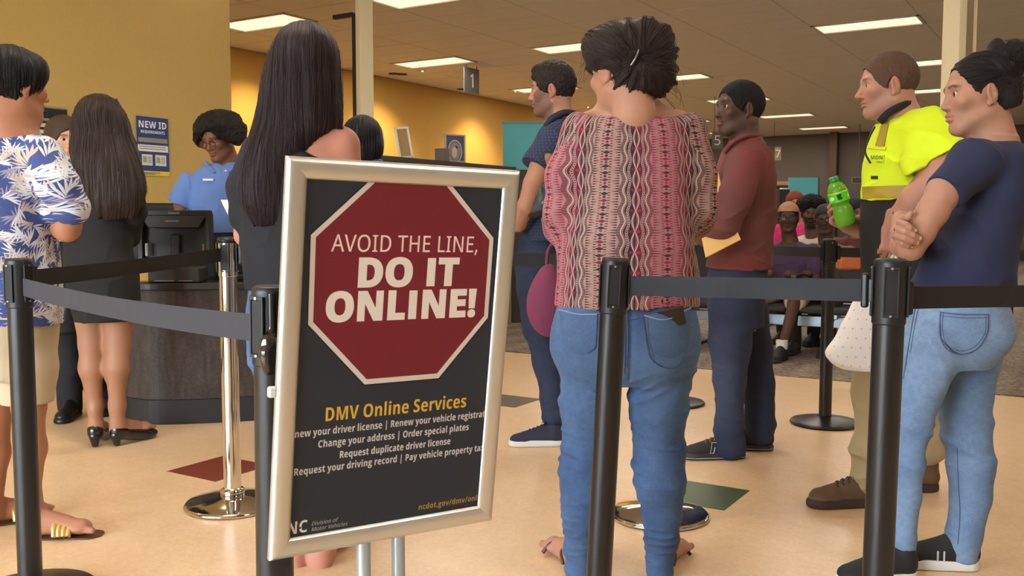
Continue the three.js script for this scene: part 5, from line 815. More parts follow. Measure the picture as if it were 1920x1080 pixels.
// ---------- girl in the navy tee and pale jeans ----------
{
  const c = figure(1800, 2.85, 'girl in profile with a dark hair bun, navy tee and pale blue jeans, arms crossed'), q = c.q;
  const HM = c.M(1833, 178, 0.0, -Math.PI / 2 - 0.1, 0.05, 0.02, 0.99), H = headField({ nose: 0.8, jaw: 0.98, lips: 1.1, neck: 0.046, chin: 0.96, lid: -0.0005 });
  const F = new Field(); F.u(moved(H, HM), 0.01);
  F.u(cone(q(1852, 225, 0), q(1862, 285, 0), 0.052, 0.075), 0.04);
  F.u(loft(c.rows([[266, 1830, 1896, 0.06], [280, 1815, 1902, 0.1], [320, 1805, 1910, 0.13], [400, 1785, 1900, 0.12], [480, 1765, 1880, 0.11], [560, 1730, 1870, 0.11], [660, 1730, 1870, 0.1]])), 0.03);
  // near arm: upper arm forward, forearm across; far arm wraps round so that its hand holds the near elbow
  c.limb(F, [[1834, 306, 58, 0.1], [1796, 340, 60, 0.13], [1770, 360, 60, 0.15], [1748, 398, 54, 0.165], [1726, 436, 48, 0.165], [1708, 464, 46, 0.15]], 0.02); c.limb(F, [[1708, 464, 46, 0.15], [1692, 460, 42, 0.06], [1690, 446, 40, -0.06], [1708, 430, 36, -0.15]], 0.015);
  c.limb(F, [[1850, 305, 56, -0.1], [1790, 400, 58, -0.15], [1735, 455, 54, -0.12], [1700, 440, 42, 0.02], [1690, 414, 32, 0.12]], 0.015);
  c.limb(F, [[1735, 660, 80, 0.06], [1711, 800, 50, 0.08], [1698, 900, 40, 0.087], [1692, 1040, 34, 0.08]], 0.01); c.limb(F, [[1818, 680, 80, -0.06], [1812, 800, 56, -0.05], [1818, 940, 44, -0.02], [1804, 1040, 38, 0]], 0.01);
  const wr = q(1690, 412, 0.13), hm = handMatrix(wr, [0.46, -0.42, 0.66], [-0.1, -0.75, -0.6].map((v) => v), 0.93), hm2 = handMatrix(q(1708, 430, -0.15), [0.6, 0.3, -0.3], [0, 0, 1], 0.9);
  // fingers of the far hand lie over the near elbow, built one by one on the forearm's surface
  { const base = F; const K = [q(1687, 417, 0.18), q(1683, 430, 0.186), q(1681, 442, 0.186), q(1684, 453, 0.178)], tips = [[q(1698, 421, 0.212), q(1706, 427, 0.216), q(1714, 432, 0.21)], [q(1698, 435, 0.22), q(1711, 441, 0.223), q(1723, 447, 0.214)], [q(1696, 447, 0.218), q(1708, 452, 0.218), q(1718, 456, 0.209)], [q(1692, 457, 0.206), q(1700, 461, 0.206), q(1708, 463, 0.2)]], rr = [0.0098, 0.01, 0.0096, 0.0086];
    F.u(cone(wr, q(1686, 436, 0.145), 0.022, 0.026), 0.02);
    for (let i = 0; i < 4; i++) { F.u(cone(K[i], tips[i][0], rr[i] * 1.08, rr[i]), 0.004).u(cone(tips[i][0], tips[i][1], rr[i], rr[i] * 0.95), 0.0025).u(cone(tips[i][1], tips[i][2], rr[i] * 0.95, rr[i] * 0.84), 0.0025); }
    F.u(cone(q(1692, 410, 0.15), q(1702, 408, 0.185), 0.0115, 0.0105), 0.006).u(cone(q(1702, 408, 0.185), q(1708, 400, 0.19), 0.01, 0.0085), 0.003);
    c.nails = tips.map((t, i) => [t[2], [t[2][0] - t[1][0], t[2][1] - t[1][1], t[2][2] - t[1][2]]]); }
  F.u(moved(handField({ side: -1 }), hm2), 0.01);
  const tone0 = headTone(HM, { skin: [170, 124, 102], lip: [172, 108, 100], brow: [38, 28, 26] });
  const nailC = rgb(226, 190, 180), nails = c.nails.map(([p, d]) => { const l = Math.hypot(...d); return [p[0] + d[0] / l * 0.002 + 0.0015, p[1] + d[1] / l * 0.002 + 0.001, p[2] + 0.0085]; });
  const tone1 = (x, y, z) => { const k = tone0(x, y, z); for (const n of nails) { const d = Math.hypot(x - n[0], y - n[1], z - n[2]); if (d < 0.0065) k.lerp(nailC, sstep(0.0065, 0.0045, d)); } return k; };
  bodyMesh(c, F, tone1, [zoneOf(HM, [0.14, 0.16, 0.13], 0.004), { box: [q(1640, 0)[0], q(0, 500)[1], 0.0, q(1740, 0)[0], q(0, 380)[1], 0.3], h: 0.0035 }], 0.009);
  addEyes(c.t, HM, [40, 26, 20], [0, 0.05]);
  // lashes
  // hair pulled up into a bun
  { const R = new Field(); R.u(moved(new Field().u(ell([0, 0.036, -0.022], [0.084, 0.094, 0.106]), 0).u(ell([0, -0.02, -0.07], [0.065, 0.07, 0.05]), 0.03).cut(ell([0, -0.035, 0.088], [0.082, 0.112, 0.082]), 0.012).cut(ell([0.088, -0.012, -0.006], [0.03, 0.036, 0.024]), 0.006).cut(ell([-0.088, -0.012, -0.006], [0.03, 0.036, 0.024]), 0.006).cut({ f: (x, y, z) => y + 0.058 + (z + 0.05) * 0.25, b: null }, 0.01).prim(), HM), 0);
    const bc = q(1886, 112, 0), cr = q(1872, 140, 0); R.u(ell(bc, [0.06, 0.055, 0.058]), 0.012).u(ell(q(1905, 105, 0.01), [0.034, 0.046, 0.05]), 0.015).u(ell(q(1872, 128, 0), [0.04, 0.03, 0.045]), 0.02).u(ell(q(1868, 92, 0.01), [0.028, 0.03, 0.04]), 0.012);
    R.disp = (x, y, z) => { const b = Math.hypot(x - bc[0], y - bc[1]); if (b < 0.085) { const a = Math.atan2(y - bc[1], x - bc[0]); return 0.006 * noise(b * 60 + a * 1.2, a * 1.5, z * 18) + 0.003 * noise(b * 150 + a, a * 3, z * 30); } const dx = x - cr[0], dy = y - cr[1], a = Math.atan2(dy, dx); return 0.0028 * noise(a * 22, Math.hypot(dx, dy) * 8, z * 20) + 0.0015 * noise(a * 60, 3, z * 50); };
    const uv = { uv: (x, y, z) => [Math.atan2(y - cr[1], x - cr[0]) * 1.2, Math.hypot(x - cr[0], y - cr[1]) * 4], period: Math.PI * 2.4 };
    const hm3 = hairMat([28, 22, 22], 0.48), st = strands(R, 8, 420, { start: (r) => ({ p: [q(1770 + r() * 130, 0)[0], q(0, 105 + r() * 68)[1], 0.5], d: [0, 0, -1] }), len: 0.1, step: 0.011, lift: 0.0012, r: 0.001, flow: (p) => { const b = Math.hypot(p[0] - bc[0], p[1] - bc[1]); return b < 0.075 ? [-(p[1] - bc[1]), p[0] - bc[0], 0.01] : [cr[0] - p[0], cr[1] - p[1], 0]; }, stop: (p) => false });
    const hair = part('hair', join([surface(R, 0.004, uv), st]), hm3, c.t);
    const r = rng(12), w = []; for (let i = 0; i < 16; i++) { const s = q(1880 + r() * 22, 238 + r() * 22, 0.03 - r() * 0.05); w.push(G.tube([s, [s[0] + 0.012 * r(), s[1] - 0.03, s[2] + 0.004], [s[0] + 0.02 * r() + 0.01, s[1] - 0.05 - r() * 0.03, s[2]]], 0.0005, 8, 4)); } part('loose_hair', w, hm3, hair); }
  // tee
  { const T = new Field();
    T.u(loft(c.rows([[262, 1828, 1898, 0.058], [272, 1805, 1908, 0.105], [300, 1796, 1914, 0.15], [350, 1790, 1916, 0.155], [410, 1770, 1906, 0.148], [470, 1745, 1894, 0.145], [520, 1722, 1890, 0.15], [556, 1706, 1890, 0.155]])), 0.03);
    const a = q(1832, 302, 0.1), b = q(1770, 360, 0.155), sl = new Field(); sl.u(flatCone(a, b, 0.074, 0.055), 0.01).u(ell(a, [0.075, 0.066, 0.075]), 0.03); const dd = b.map((v, i) => v - a[i]); T.u(sl.prim(), 0.028);
    const a2 = q(1850, 300, -0.11), b2 = q(1795, 365, -0.155); T.u(flatCone(a2, b2, 0.07, 0.06), 0.03);
    T.cut(ell(q(1850, 246, 0), [0.085, 0.062, 0.1]), 0.01);
    T.disp = (x, y, z) => 0.003 * noise(x * 8, y * 8, z * 8) + 0.006 * ridge(noise(x * 6 + y * 7, y * 6 - x * 8, z * 5 + 2)) * sstep(1.28, 1.1, y) + 0.005 * ridge(noise(x * 5 - y * 3 + 8, y * 12 + x * 5, z * 4)) * sstep(1.12, 1.0, y);
    const tee = part('tee_shirt', surface(T, 0.007, planar(0.25)), clothMat([30, 36, 66], { sheen: 0.3, sheenColor: new THREE.Color(0.2, 0.2, 0.3) }), c.t);
    const hb = []; for (const [p, r] of [[b, 0.055]]) { const n = V3(dd).normalize(), u = new THREE.Vector3(0, 0, 1).cross(n).normalize(), v = new THREE.Vector3().crossVectors(n, u), pts = []; for (let i = 0; i < 28; i++) { const t = i / 28 * Math.PI * 2; pts.push(V3(p).addScaledVector(n, -0.012).addScaledVector(u, Math.cos(t) * r).addScaledVector(v, Math.sin(t) * r)); } hb.push(G.tube(pts, 0.0022, 56, 6, true)); } part('sleeve_hem', hb, clothMat([30, 34, 66]), tee); }
  // jeans
  { const J = new Field();
    J.u(loft(c.rows([[536, 1708, 1886, 0.135], [560, 1704, 1880, 0.145], [610, 1694, 1886, 0.155], [650, 1686, 1868, 0.15], [682, 1692, 1850, 0.13]])), 0.02);
    J.u(ell(q(1838, 622, 0.07), [0.075, 0.085, 0.08]), 0.05).u(ell(q(1842, 622, -0.07), [0.075, 0.085, 0.08]), 0.05);
    c.limb(J, [[1742, 655, 126, 0.06], [1722, 720, 96, 0.07], [1706, 795, 72, 0.08], [1699, 870, 60, 0.085], [1698, 930, 56, 0.09], [1693, 1010, 46, 0.085], [1692, 1042, 48, 0.08]], 0.015);
    c.limb(J, [[1818, 665, 116, -0.06], [1812, 735, 94, -0.06], [1812, 800, 86, -0.05], [1820, 870, 84, -0.03], [1820, 930, 74, -0.02], [1808, 1000, 64, 0], [1804, 1034, 62, 0]], 0.015);
    const kn = q(0, 810)[1]; J.disp = (x, y, z) => { const k = Math.exp(-(((y - kn) / 0.09) ** 2)), t = Math.exp(-(((y - 0.72) / 0.1) ** 2)); return 0.0018 * noise(x * 14, y * 14, z * 14) + k * 0.012 * ridge(noise(x * 5 + y * 4, y * 26 + x * 9, z * 4)) + t * 0.01 * ridge(noise(x * 6 + 3, y * 9 + x * 13, z * 4)) + 0.003 * ridge(noise(x * 8, y * 20, z * 8)) * sstep(0.2, 0.08, y); };
    const pale = rgb(134, 162, 194), deep = rgb(100, 130, 168), o = new THREE.Color(), col = (x, y, z) => o.copy(deep).lerp(pale, clamp(0.5 + 0.5 * noise(x * 6, y * 5, z * 6) + 0.2 * noise(x * 20, y * 20, z * 20), 0, 1));
    const jm = new THREE.MeshPhysicalMaterial({ vertexColors: true, map: denimTex, roughness: 0.9 }), jeans = part('jeans', surface(J, 0.007, { color: col, ...planar(0.25) }), jm, c.t), P = c.P, back = c.see, sm = std([70, 88, 124], 0.9);
    const pc = (g) => { const n = g.attributes.position.count, cc = new Float32Array(n * 3), a = rgb(118, 147, 182); for (let i = 0; i < n; i++) { cc[i * 3] = a.r; cc[i * 3 + 1] = a.g; cc[i * 3 + 2] = a.b; } g.setAttribute('color', new THREE.BufferAttribute(cc, 3)); return g; };
    part('back_pocket', pc(patch(J, [P(1764, 584), P(1852, 588), P(1848, 664), P(1764, 664)], back, 30, 30, 0.003, null, (u, v) => v * (1 - 1.5 * (u - 0.5) * (u - 0.5)))), jm, jeans);
    part('seam', [seam(J, [P(1764, 584), P(1762, 630), P(1774, 654), P(1800, 664), P(1830, 654), P(1850, 625), P(1853, 590)], back, 0.0014, 0.0035, 60), seam(J, [P(1769, 586), P(1767, 628), P(1778, 650), P(1800, 658), P(1826, 650), P(1846, 624), P(1848, 592)], back, 0.0009, 0.0035, 60), seam(J, [P(1764, 586), P(1805, 590), P(1853, 590)], back, 0.0015, 0.0035), seam(J, [P(1764, 592), P(1805, 596), P(1853, 596)], back, 0.0009, 0.0035), seam(J, [P(1722, 555), P(1712, 600), P(1702, 660), P(1694, 710)], back, 0.0013), seam(J, [P(1728, 556), P(1717, 602), P(1707, 660)], back, 0.0009), seam(J, [P(1712, 562), P(1760, 566), P(1820, 568), P(1884, 562)], back, 0.0014)].filter((g) => g.attributes.position), sm, jeans);
    part('seam', [seam(J, [P(1795, 840), P(1797, 900), P(1800, 960), P(1796, 1020)], back, 0.0011)].filter((g) => g.attributes.position), sm, jeans);
    for (const x of [1746, 1858]) part('belt_loop', patch(J, [P(x, 548), P(x + 9, 548), P(x + 8, 572), P(x - 1, 572)], back, 4, 8, 0.004), std([120, 150, 188], 0.9), jeans);
    const hp = q(1893, 590, 0.03), pp = thing('phone', 'dark phone in the far hip pocket of the pale jeans', 'phone', V3(hp).add(c.t.position).setZ(c.t.position.z - 0.02)); part('case', G.box(0.012, 0.12, 0.065, 0.016, 0.02, 0, 0.004), std([26, 30, 42], 0.4), pp); part('camera_bump', G.box(0.004, 0.02, 0.02, 0.023, 0.06, 0, 0.001), std([14, 14, 18], 0.3), pp); }
  const sb = std([28, 30, 34], 0.7), stripe = std([200, 200, 198], 0.6);
  { const hl = q(1676, 1080, 0.07), hr = q(1802, 1080, 0); for (const [h, a, l] of [[[hl[0] + 0.01, 0, 0.09], -Math.PI / 2 + 0.25, 0.26], [[hr[0], 0, 0.0], -Math.PI / 2 - 0.1, 0.27]]) { const s = sneaker(c.t, h, a, l, { mat: sb, soleMat: shoeSoleWhite, sole: 0.03, high: 0.085 }); part('side_stripe', [0, 1].map((i) => G.box(0.002, 0.04, 0.006, 0.042, 0.045, 0.07 + i * 0.02, 0.001).rotateX(0).applyMatrix4(footM(h, a, l))), stripe, s); } }
}
// ---------- shared dress-making for the standing figures ----------
const soft = (c, name, F, mat, h = 0.008, o = {}) => part(name, surface(F, h, o.uv ? o : { ...o, ...planar(0.25) }), mat, c.t, o.label);
function longHair(c, color, build, o = {}) {                        // straight or wavy hair falling from the crown
  const R = new Field(); build(R); const top = o.top, amp = o.amp ?? 0.003;
  R.disp = (x, y, z) => { const a = Math.atan2(x - top[0], z - top[2]); return amp * noise(a * 9, y * (o.wave ?? 3), 1) + amp * 0.6 * noise(a * 26, y * 4, 5) + (o.lump ?? 0) * noise(x * 14, y * 9, z * 14); };
  const uv = { uv: (x, y, z) => [Math.atan2(x - top[0], z - top[2]) / Math.PI * 1.6, y * 1.6], period: 3.2 };
  const st = o.n ? strands(R, o.seed ?? 4, o.n, { start: (r) => ({ p: [o.x[0] + r() * (o.x[1] - o.x[0]), o.y[0] + r() * (o.y[1] - o.y[0]), top[2] + 0.6], d: [0, 0, -1] }), len: o.len ?? 0.3, step: 0.02, lift: 0.002, r: o.r ?? 0.0013, flow: (p, r, i) => [0.12 * Math.sin(i * 0.6) + (p[1] > top[1] - 0.03 ? (p[0] - top[0]) * 8 : 0), -1, 0] }) : null;
  return part('hair', st ? join([surface(R, o.h ?? 0.006, uv), st]) : surface(R, o.h ?? 0.006, uv), hairMat(color, o.rough ?? 0.4), c.t);
}
// ---------- woman with very long straight hair, black top ----------
{
  const c = figure(560, 2.87, 'woman with very long straight dark hair and a bare right shoulder in a black top'), q = c.q;
  const HM = c.M(574, 128, 0.0, Math.PI + 0.1, 0.08), F = new Field(); F.u(moved(headField({ neck: 0.046 }), HM), 0.01);
  F.u(cone(q(575, 215, 0), q(575, 250, 0), 0.05, 0.07), 0.04).u(cone(q(575, 235, 0), q(640, 268, 0), 0.05, 0.048), 0.04).u(cone(q(565, 235, 0), q(490, 275, 0), 0.045, 0.04), 0.04);
  F.u(loft(c.rows([[248, 530, 620, 0.06, 0], [275, 478, 655, 0.085], [320, 478, 655, 0.095], [420, 480, 640, 0.09], [520, 475, 645, 0.1], [660, 475, 648, 0.1]])), 0.03);
  c.limb(F, [[641, 278, 62], [655, 340, 56], [656, 420, 46, -0.02], [600, 450, 38, -0.2]], 0.03); c.limb(F, [[484, 290, 52], [462, 380, 44], [462, 440, 42, -0.04], [470, 442, 34, -0.18]], 0.02);
  c.limb(F, [[520, 650, 84], [540, 850, 64], [553, 1000, 40, 0.01], [556, 1066, 34]], 0.03); c.limb(F, [[604, 650, 84], [604, 850, 62], [603, 960, 60, 0.02], [603, 1040, 42], [600, 1070, 36]], 0.03);
  const h1 = handMatrix(q(470, 442, -0.18), [-0.1, 0.55, -0.8], [0.9, 0.1, 0]), h2 = handMatrix(q(600, 450, -0.2), [-0.9, 0.2, -0.2], [0, 0, 1]); F.u(moved(handField({ side: -1 }), h1), 0.01).u(moved(handField({ side: 1 }), h2), 0.01);
  const f1 = q(560, 1085), f2 = q(604, 1085), fa = [f1[0] - 0.02, 0.014, 0.0], fb = [f2[0], 0.014, 0]; bareFoot(F, fa, Math.PI + 0.5, 0.235, 1); bareFoot(F, fb, Math.PI - 0.1, 0.235, -1);
  bodyMesh(c, F, headTone(HM, { skin: [190, 132, 112], blush: 1 }), [{ box: [q(540, 0)[0], q(0, 330)[1], -0.12, q(690, 0)[0], q(0, 235)[1], 0.14], h: 0.006 }, { box: [-0.2, -0.01, -0.3, 0.2, 0.12, 0.12], h: 0.006 }], 0.011);
  const top = q(575, 62, -0.02);
  longHair(c, [42, 30, 32], (R) => { R.u(moved(new Field().u(ell([0, 0.035, -0.016], [0.098, 0.1, 0.112]), 0).cut(ell([0, -0.04, 0.09], [0.08, 0.11, 0.08]), 0.01).prim(), HM), 0.02);
    R.u(loft(c.rows([[70, 530, 612, 0.06, 0.0], [100, 508, 632, 0.1], [150, 494, 640, 0.115], [205, 484, 642, 0.115, 0.0], [240, 474, 636, 0.11, 0.01], [270, 466, 600, 0.1, 0.03], [310, 456, 572, 0.095, 0.045], [350, 448, 556, 0.08, 0.06], [390, 456, 545, 0.06, 0.075], [420, 478, 532, 0.035, 0.085]], 0)), 0.02);
    R.u(cone(q(630, 200, 0.04), q(640, 246, 0.03), 0.016, 0.006), 0.02); }, { top, n: 1000, seed: 21, x: [q(450, 0)[0], q(650, 0)[0]], y: [q(0, 380)[1], q(0, 70)[1]], len: 0.42, amp: 0.003, wave: 2, r: 0.0009, rough: 0.48 });
  const B = new Field(); B.u(loft(c.rows([[262, 500, 590, 0.09, 0], [290, 462, 640, 0.112], [340, 452, 662, 0.125], [420, 452, 655, 0.118], [480, 455, 655, 0.12], [541, 460, 662, 0.13]])), 0.03); B.u(cone(q(490, 288, 0), q(458, 350, 0), 0.062, 0.05), 0.03).u(cone(q(458, 350, 0), q(452, 410, 0), 0.046, 0.034), 0.03);
  B.cut(ell(q(650, 262, 0.0), [0.155, 0.07, 0.22]), 0.012).cut(loft(c.rows([[528, 470, 650, 0.115], [560, 470, 650, 0.115]])), 0.004); B.disp = folds(0.006, [6, 5, 6], 2); soft(c, 'top', B, clothMat([23, 25, 31], { roughness: 0.85, sheen: 0.05 }));
  const J = new Field(); J.u(loft(c.rows([[520, 470, 650, 0.115], [600, 462, 656, 0.13], [680, 470, 652, 0.12]])), 0.02); c.limb(J, [[520, 670, 96], [538, 850, 78], [547, 960, 58, 0.01]], 0.03); c.limb(J, [[604, 670, 96], [604, 850, 76], [603, 960, 66, 0.01]], 0.03); J.disp = folds(0.004, [8, 14, 8], 4); soft(c, 'capri_jeans', J, new THREE.MeshPhysicalMaterial({ color: rgb(88, 116, 158), map: denimTex, roughness: 0.9 }), 0.009);
  const gold = std([150, 120, 80], 0.4, { metalness: 0.3 }), st = (s, M) => part('strap', [G.tube([[-0.046, 0.014, 0.15], [-0.02, 0.044, 0.14], [0, 0.05, 0.135], [0.026, 0.044, 0.14], [0.05, 0.014, 0.15]], 0.005, 20, 8), G.tube([[-0.036, 0.02, 0.0], [-0.034, 0.06, 0.0], [0, 0.075, -0.03], [0.034, 0.06, 0.0], [0.036, 0.02, 0.0]], 0.005, 20, 8)].map((g) => g.applyMatrix4(M)), gold, s); sandal(c.t, fa, Math.PI + 0.5, 0.24, gold, st); sandal(c.t, fb, Math.PI - 0.1, 0.24, gold, st);
  // sheet of paper in her left hand
  const pw = 6, ph = 12, P = new THREE.PlaneGeometry(0.07, 0.15, pw, ph), pp = P.attributes.position; for (let i = 0; i < pp.count; i++) { const x = pp.getX(i), y = pp.getY(i); pp.setXYZ(i, x + 0.03 * Math.sin(-y * 14 + 0.5), y, 0.02 * Math.sin(y * 18) + x * 0.3); } P.computeVertexNormals();
  const pz = thing('paper_sheet', 'curled sheet of white paper held by the woman with very long hair', 'paper', V3(q(447, 420, -0.08)).add(c.t.position)); part('sheet', [P, P.clone().translate(0, 0, -0.001)], std([236, 226, 216], 0.8, { side: THREE.DoubleSide }), pz);
}
// ---------- woman in the leaf print blouse, cut by the left edge ----------
{
  const c = figure(25, 3.15, 'woman with black hair in a navy and white leaf print blouse and khaki shorts'), q = c.q;
  const HM = c.M(30, 160, 0, Math.PI - 0.62, 0.06), F = new Field(); F.u(moved(headField({ neck: 0.05, jaw: 1.03 }), HM), 0.01);
  F.u(cone(q(28, 215, 0.01), q(25, 262, 0.01), 0.062, 0.085), 0.04); F.u(loft(c.rows([[258, -25, 75, 0.07], [290, -55, 100, 0.1], [400, -55, 95, 0.12], [560, -60, 78, 0.11], [670, -50, 70, 0.1]])), 0.03);
  const armN = [[78, 300, 60, 0.06], [112, 355, 54, 0.09], [138, 392, 48, 0.08], [126, 430, 44, 0.03], [60, 415, 36, -0.14]]; c.limb(F, armN, 0.02); c.limb(F, [[-30, 300, 56, -0.08], [-50, 400, 48, -0.1], [0, 430, 40, -0.2]], 0.03);
  c.limb(F, [[50, 660, 66, 0.02], [54, 760, 56, 0.03], [58, 840, 52, 0.02], [54, 940, 40, 0.03], [58, 990, 38, 0.03]], 0.03); c.limb(F, [[-5, 660, 66, -0.06], [-8, 760, 56, -0.07], [-10, 850, 50, -0.08], [-16, 960, 36, -0.08]], 0.03);
  F.u(moved(handField({ side: 1 }), handMatrix(q(60, 415, -0.14), [-0.6, 0.3, -0.7], [0, -1, 0])), 0.01);
  const f1 = q(60, 1015, 0.03), fa = [f1[0], 0.016, 0.03], f2 = q(-22, 1000, -0.1), fb = [f2[0], 0.016, -0.1]; bareFoot(F, fa, Math.PI / 2 + 0.12, 0.235, -1); bareFoot(F, fb, Math.PI / 2 + 0.5, 0.235, 1);
  bodyMesh(c, F, headTone(HM, { skin: [172, 118, 90] }), [zoneOf(HM, [0.13, 0.15, 0.13], 0.005), { box: [fa[0] - 0.08, -0.01, -0.15, fa[0] + 0.3, 0.12, 0.15], h: 0.005 }], 0.011);
  const top = q(25, 95, 0); longHair(c, [24, 22, 24], (R) => { R.u(moved(new Field().u(ell([0, 0.03, -0.02], [0.094, 0.1, 0.112]), 0).u(ell([0, 0.055, 0.045], [0.078, 0.06, 0.055]), 0.02).cut(ell([0, -0.045, 0.088], [0.085, 0.1, 0.075]), 0.012).cut({ f: (x, y, z) => y + 0.06 + (z + 0.05) * 0.3, b: null }, 0.012).prim(), HM), 0); R.u(ell(q(30, 188, 0.04), [0.028, 0.03, 0.03]), 0.02).u(ell(q(66, 140, 0.01), [0.026, 0.045, 0.05]), 0.02); }, { top, n: 760, seed: 3, r: 0.0009, x: [-0.16, 0.16], y: [q(0, 190)[1], q(0, 95)[1]], len: 0.14, amp: 0.003 });
  const leaf = canvasTex(1024, 1024, (g, w, h) => { g.fillStyle = '#3b4a80'; g.fillRect(0, 0, w, h); const r = rng(14); for (let k = 0; k < 84; k++) { const x0 = r() * w, y0 = r() * h, a0 = r() * 6.28, cr = r(), tone = cr < 0.55 ? '#cdced2' : cr < 0.85 ? '#b9aa9c' : '#938a9c', n = 5 + Math.floor(r() * 3); for (const ox of [-w, 0, w]) for (const oy of [-h, 0, h]) { if (x0 + ox < -220 || x0 + ox > w + 220 || y0 + oy < -220 || y0 + oy > h + 220) continue; for (let i = 0; i < n; i++) { const a = a0 + (i - n / 2) * 0.27, L = 175 - Math.abs(i - n / 2) * 12, sx = x0 + ox + Math.cos(a0) * (i * 16 - 40), sy = y0 + oy + Math.sin(a0) * (i * 16 - 40), ex = sx + Math.cos(a) * L, ey = sy + Math.sin(a) * L, nx = -Math.sin(a) * 19, ny = Math.cos(a) * 19; g.fillStyle = tone; g.beginPath(); g.moveTo(sx, sy); g.quadraticCurveTo((sx + ex) / 2 + nx, (sy + ey) / 2 + ny, ex, ey); g.quadraticCurveTo((sx + ex) / 2 - nx, (sy + ey) / 2 - ny, sx, sy); g.fill(); } } } }, true);
  const B = new Field(); B.u(loft(c.rows([[252, -20, 72, 0.06], [266, -50, 92, 0.1], [310, -66, 108, 0.13], [400, -66, 100, 0.14], [480, -72, 104, 0.15], [560, -80, 110, 0.16], [606, -84, 112, 0.165]])), 0.03);
  B.u(cone(q(80, 296, 0.06), q(112, 350, 0.1), 0.068, 0.066), 0.04).u(cone(q(112, 350, 0.1), q(134, 388, 0.09), 0.066, 0.056), 0.02).u(cone(q(134, 388, 0.09), q(92, 398, -0.04), 0.056, 0.05), 0.02).u(cone(q(-35, 296, -0.08), q(-55, 400, -0.1), 0.06, 0.05), 0.04); B.cut(ell(q(26, 236, 0.0), [0.09, 0.045, 0.12]), 0.01); B.disp = folds(0.008, [6, 5, 6], 1);
  soft(c, 'blouse', B, new THREE.MeshPhysicalMaterial({ map: leaf, roughness: 0.85, bumpMap: clothBump, bumpScale: 0.0004 }), 0.008, { uv: (x, y, z) => [Math.atan2(x - 0.0, z * 1.2) * 0.17 / 0.34, y / 0.34], period: Math.PI * 2 * 0.5 });
  part('hem_band', seam(B, [c.P(-70, 590), c.P(20, 598), c.P(104, 584)], c.see, 0.003, 0.001), std([206, 186, 160], 0.8), c.t);
  const S = new Field(); S.u(loft(c.rows([[580, -76, 104, 0.15], [640, -74, 102, 0.15], [700, -66, 96, 0.14]])), 0.02); c.limb(S, [[50, 690, 110, 0.03], [50, 752, 92, 0.03]], 0.03); c.limb(S, [[-8, 690, 104, -0.06], [-8, 752, 88, -0.06]], 0.03); S.keep(half([0, q(0, 752)[1], 0], [0, -1, 0]), 0.004); S.disp = folds(0.005, [7, 4, 7], 6); soft(c, 'shorts', S, clothMat([186, 168, 136]), 0.009);
  const gd = std([214, 178, 104], 0.32, { metalness: 0.55 }), st = (s, M) => part('strap', [[0.085, 0.062], [0.1, 0.057], [0.115, 0.051], [0.13, 0.045]].map(([z, y]) => G.tube([[-0.045, 0.014, z], [-0.03, y * 0.75, z - 0.003], [0, y, z], [0.032, y * 0.78, z + 0.003], [0.047, 0.014, z + 0.01]], 0.009, 20, 8)).concat([G.tube([[-0.036, 0.02, 0.0], [-0.034, 0.06, -0.01], [0, 0.072, -0.034], [0.034, 0.06, -0.01], [0.036, 0.02, 0.0]], 0.005, 20, 8)]).map((g) => g.applyMatrix4(M)), gd, s); sandal(c.t, fa, Math.PI / 2 + 0.12, 0.24, std([92, 62, 40], 0.5), st, 0.014); sandal(c.t, fb, Math.PI / 2 + 0.5, 0.24, std([92, 62, 40], 0.5), st, 0.014);
}
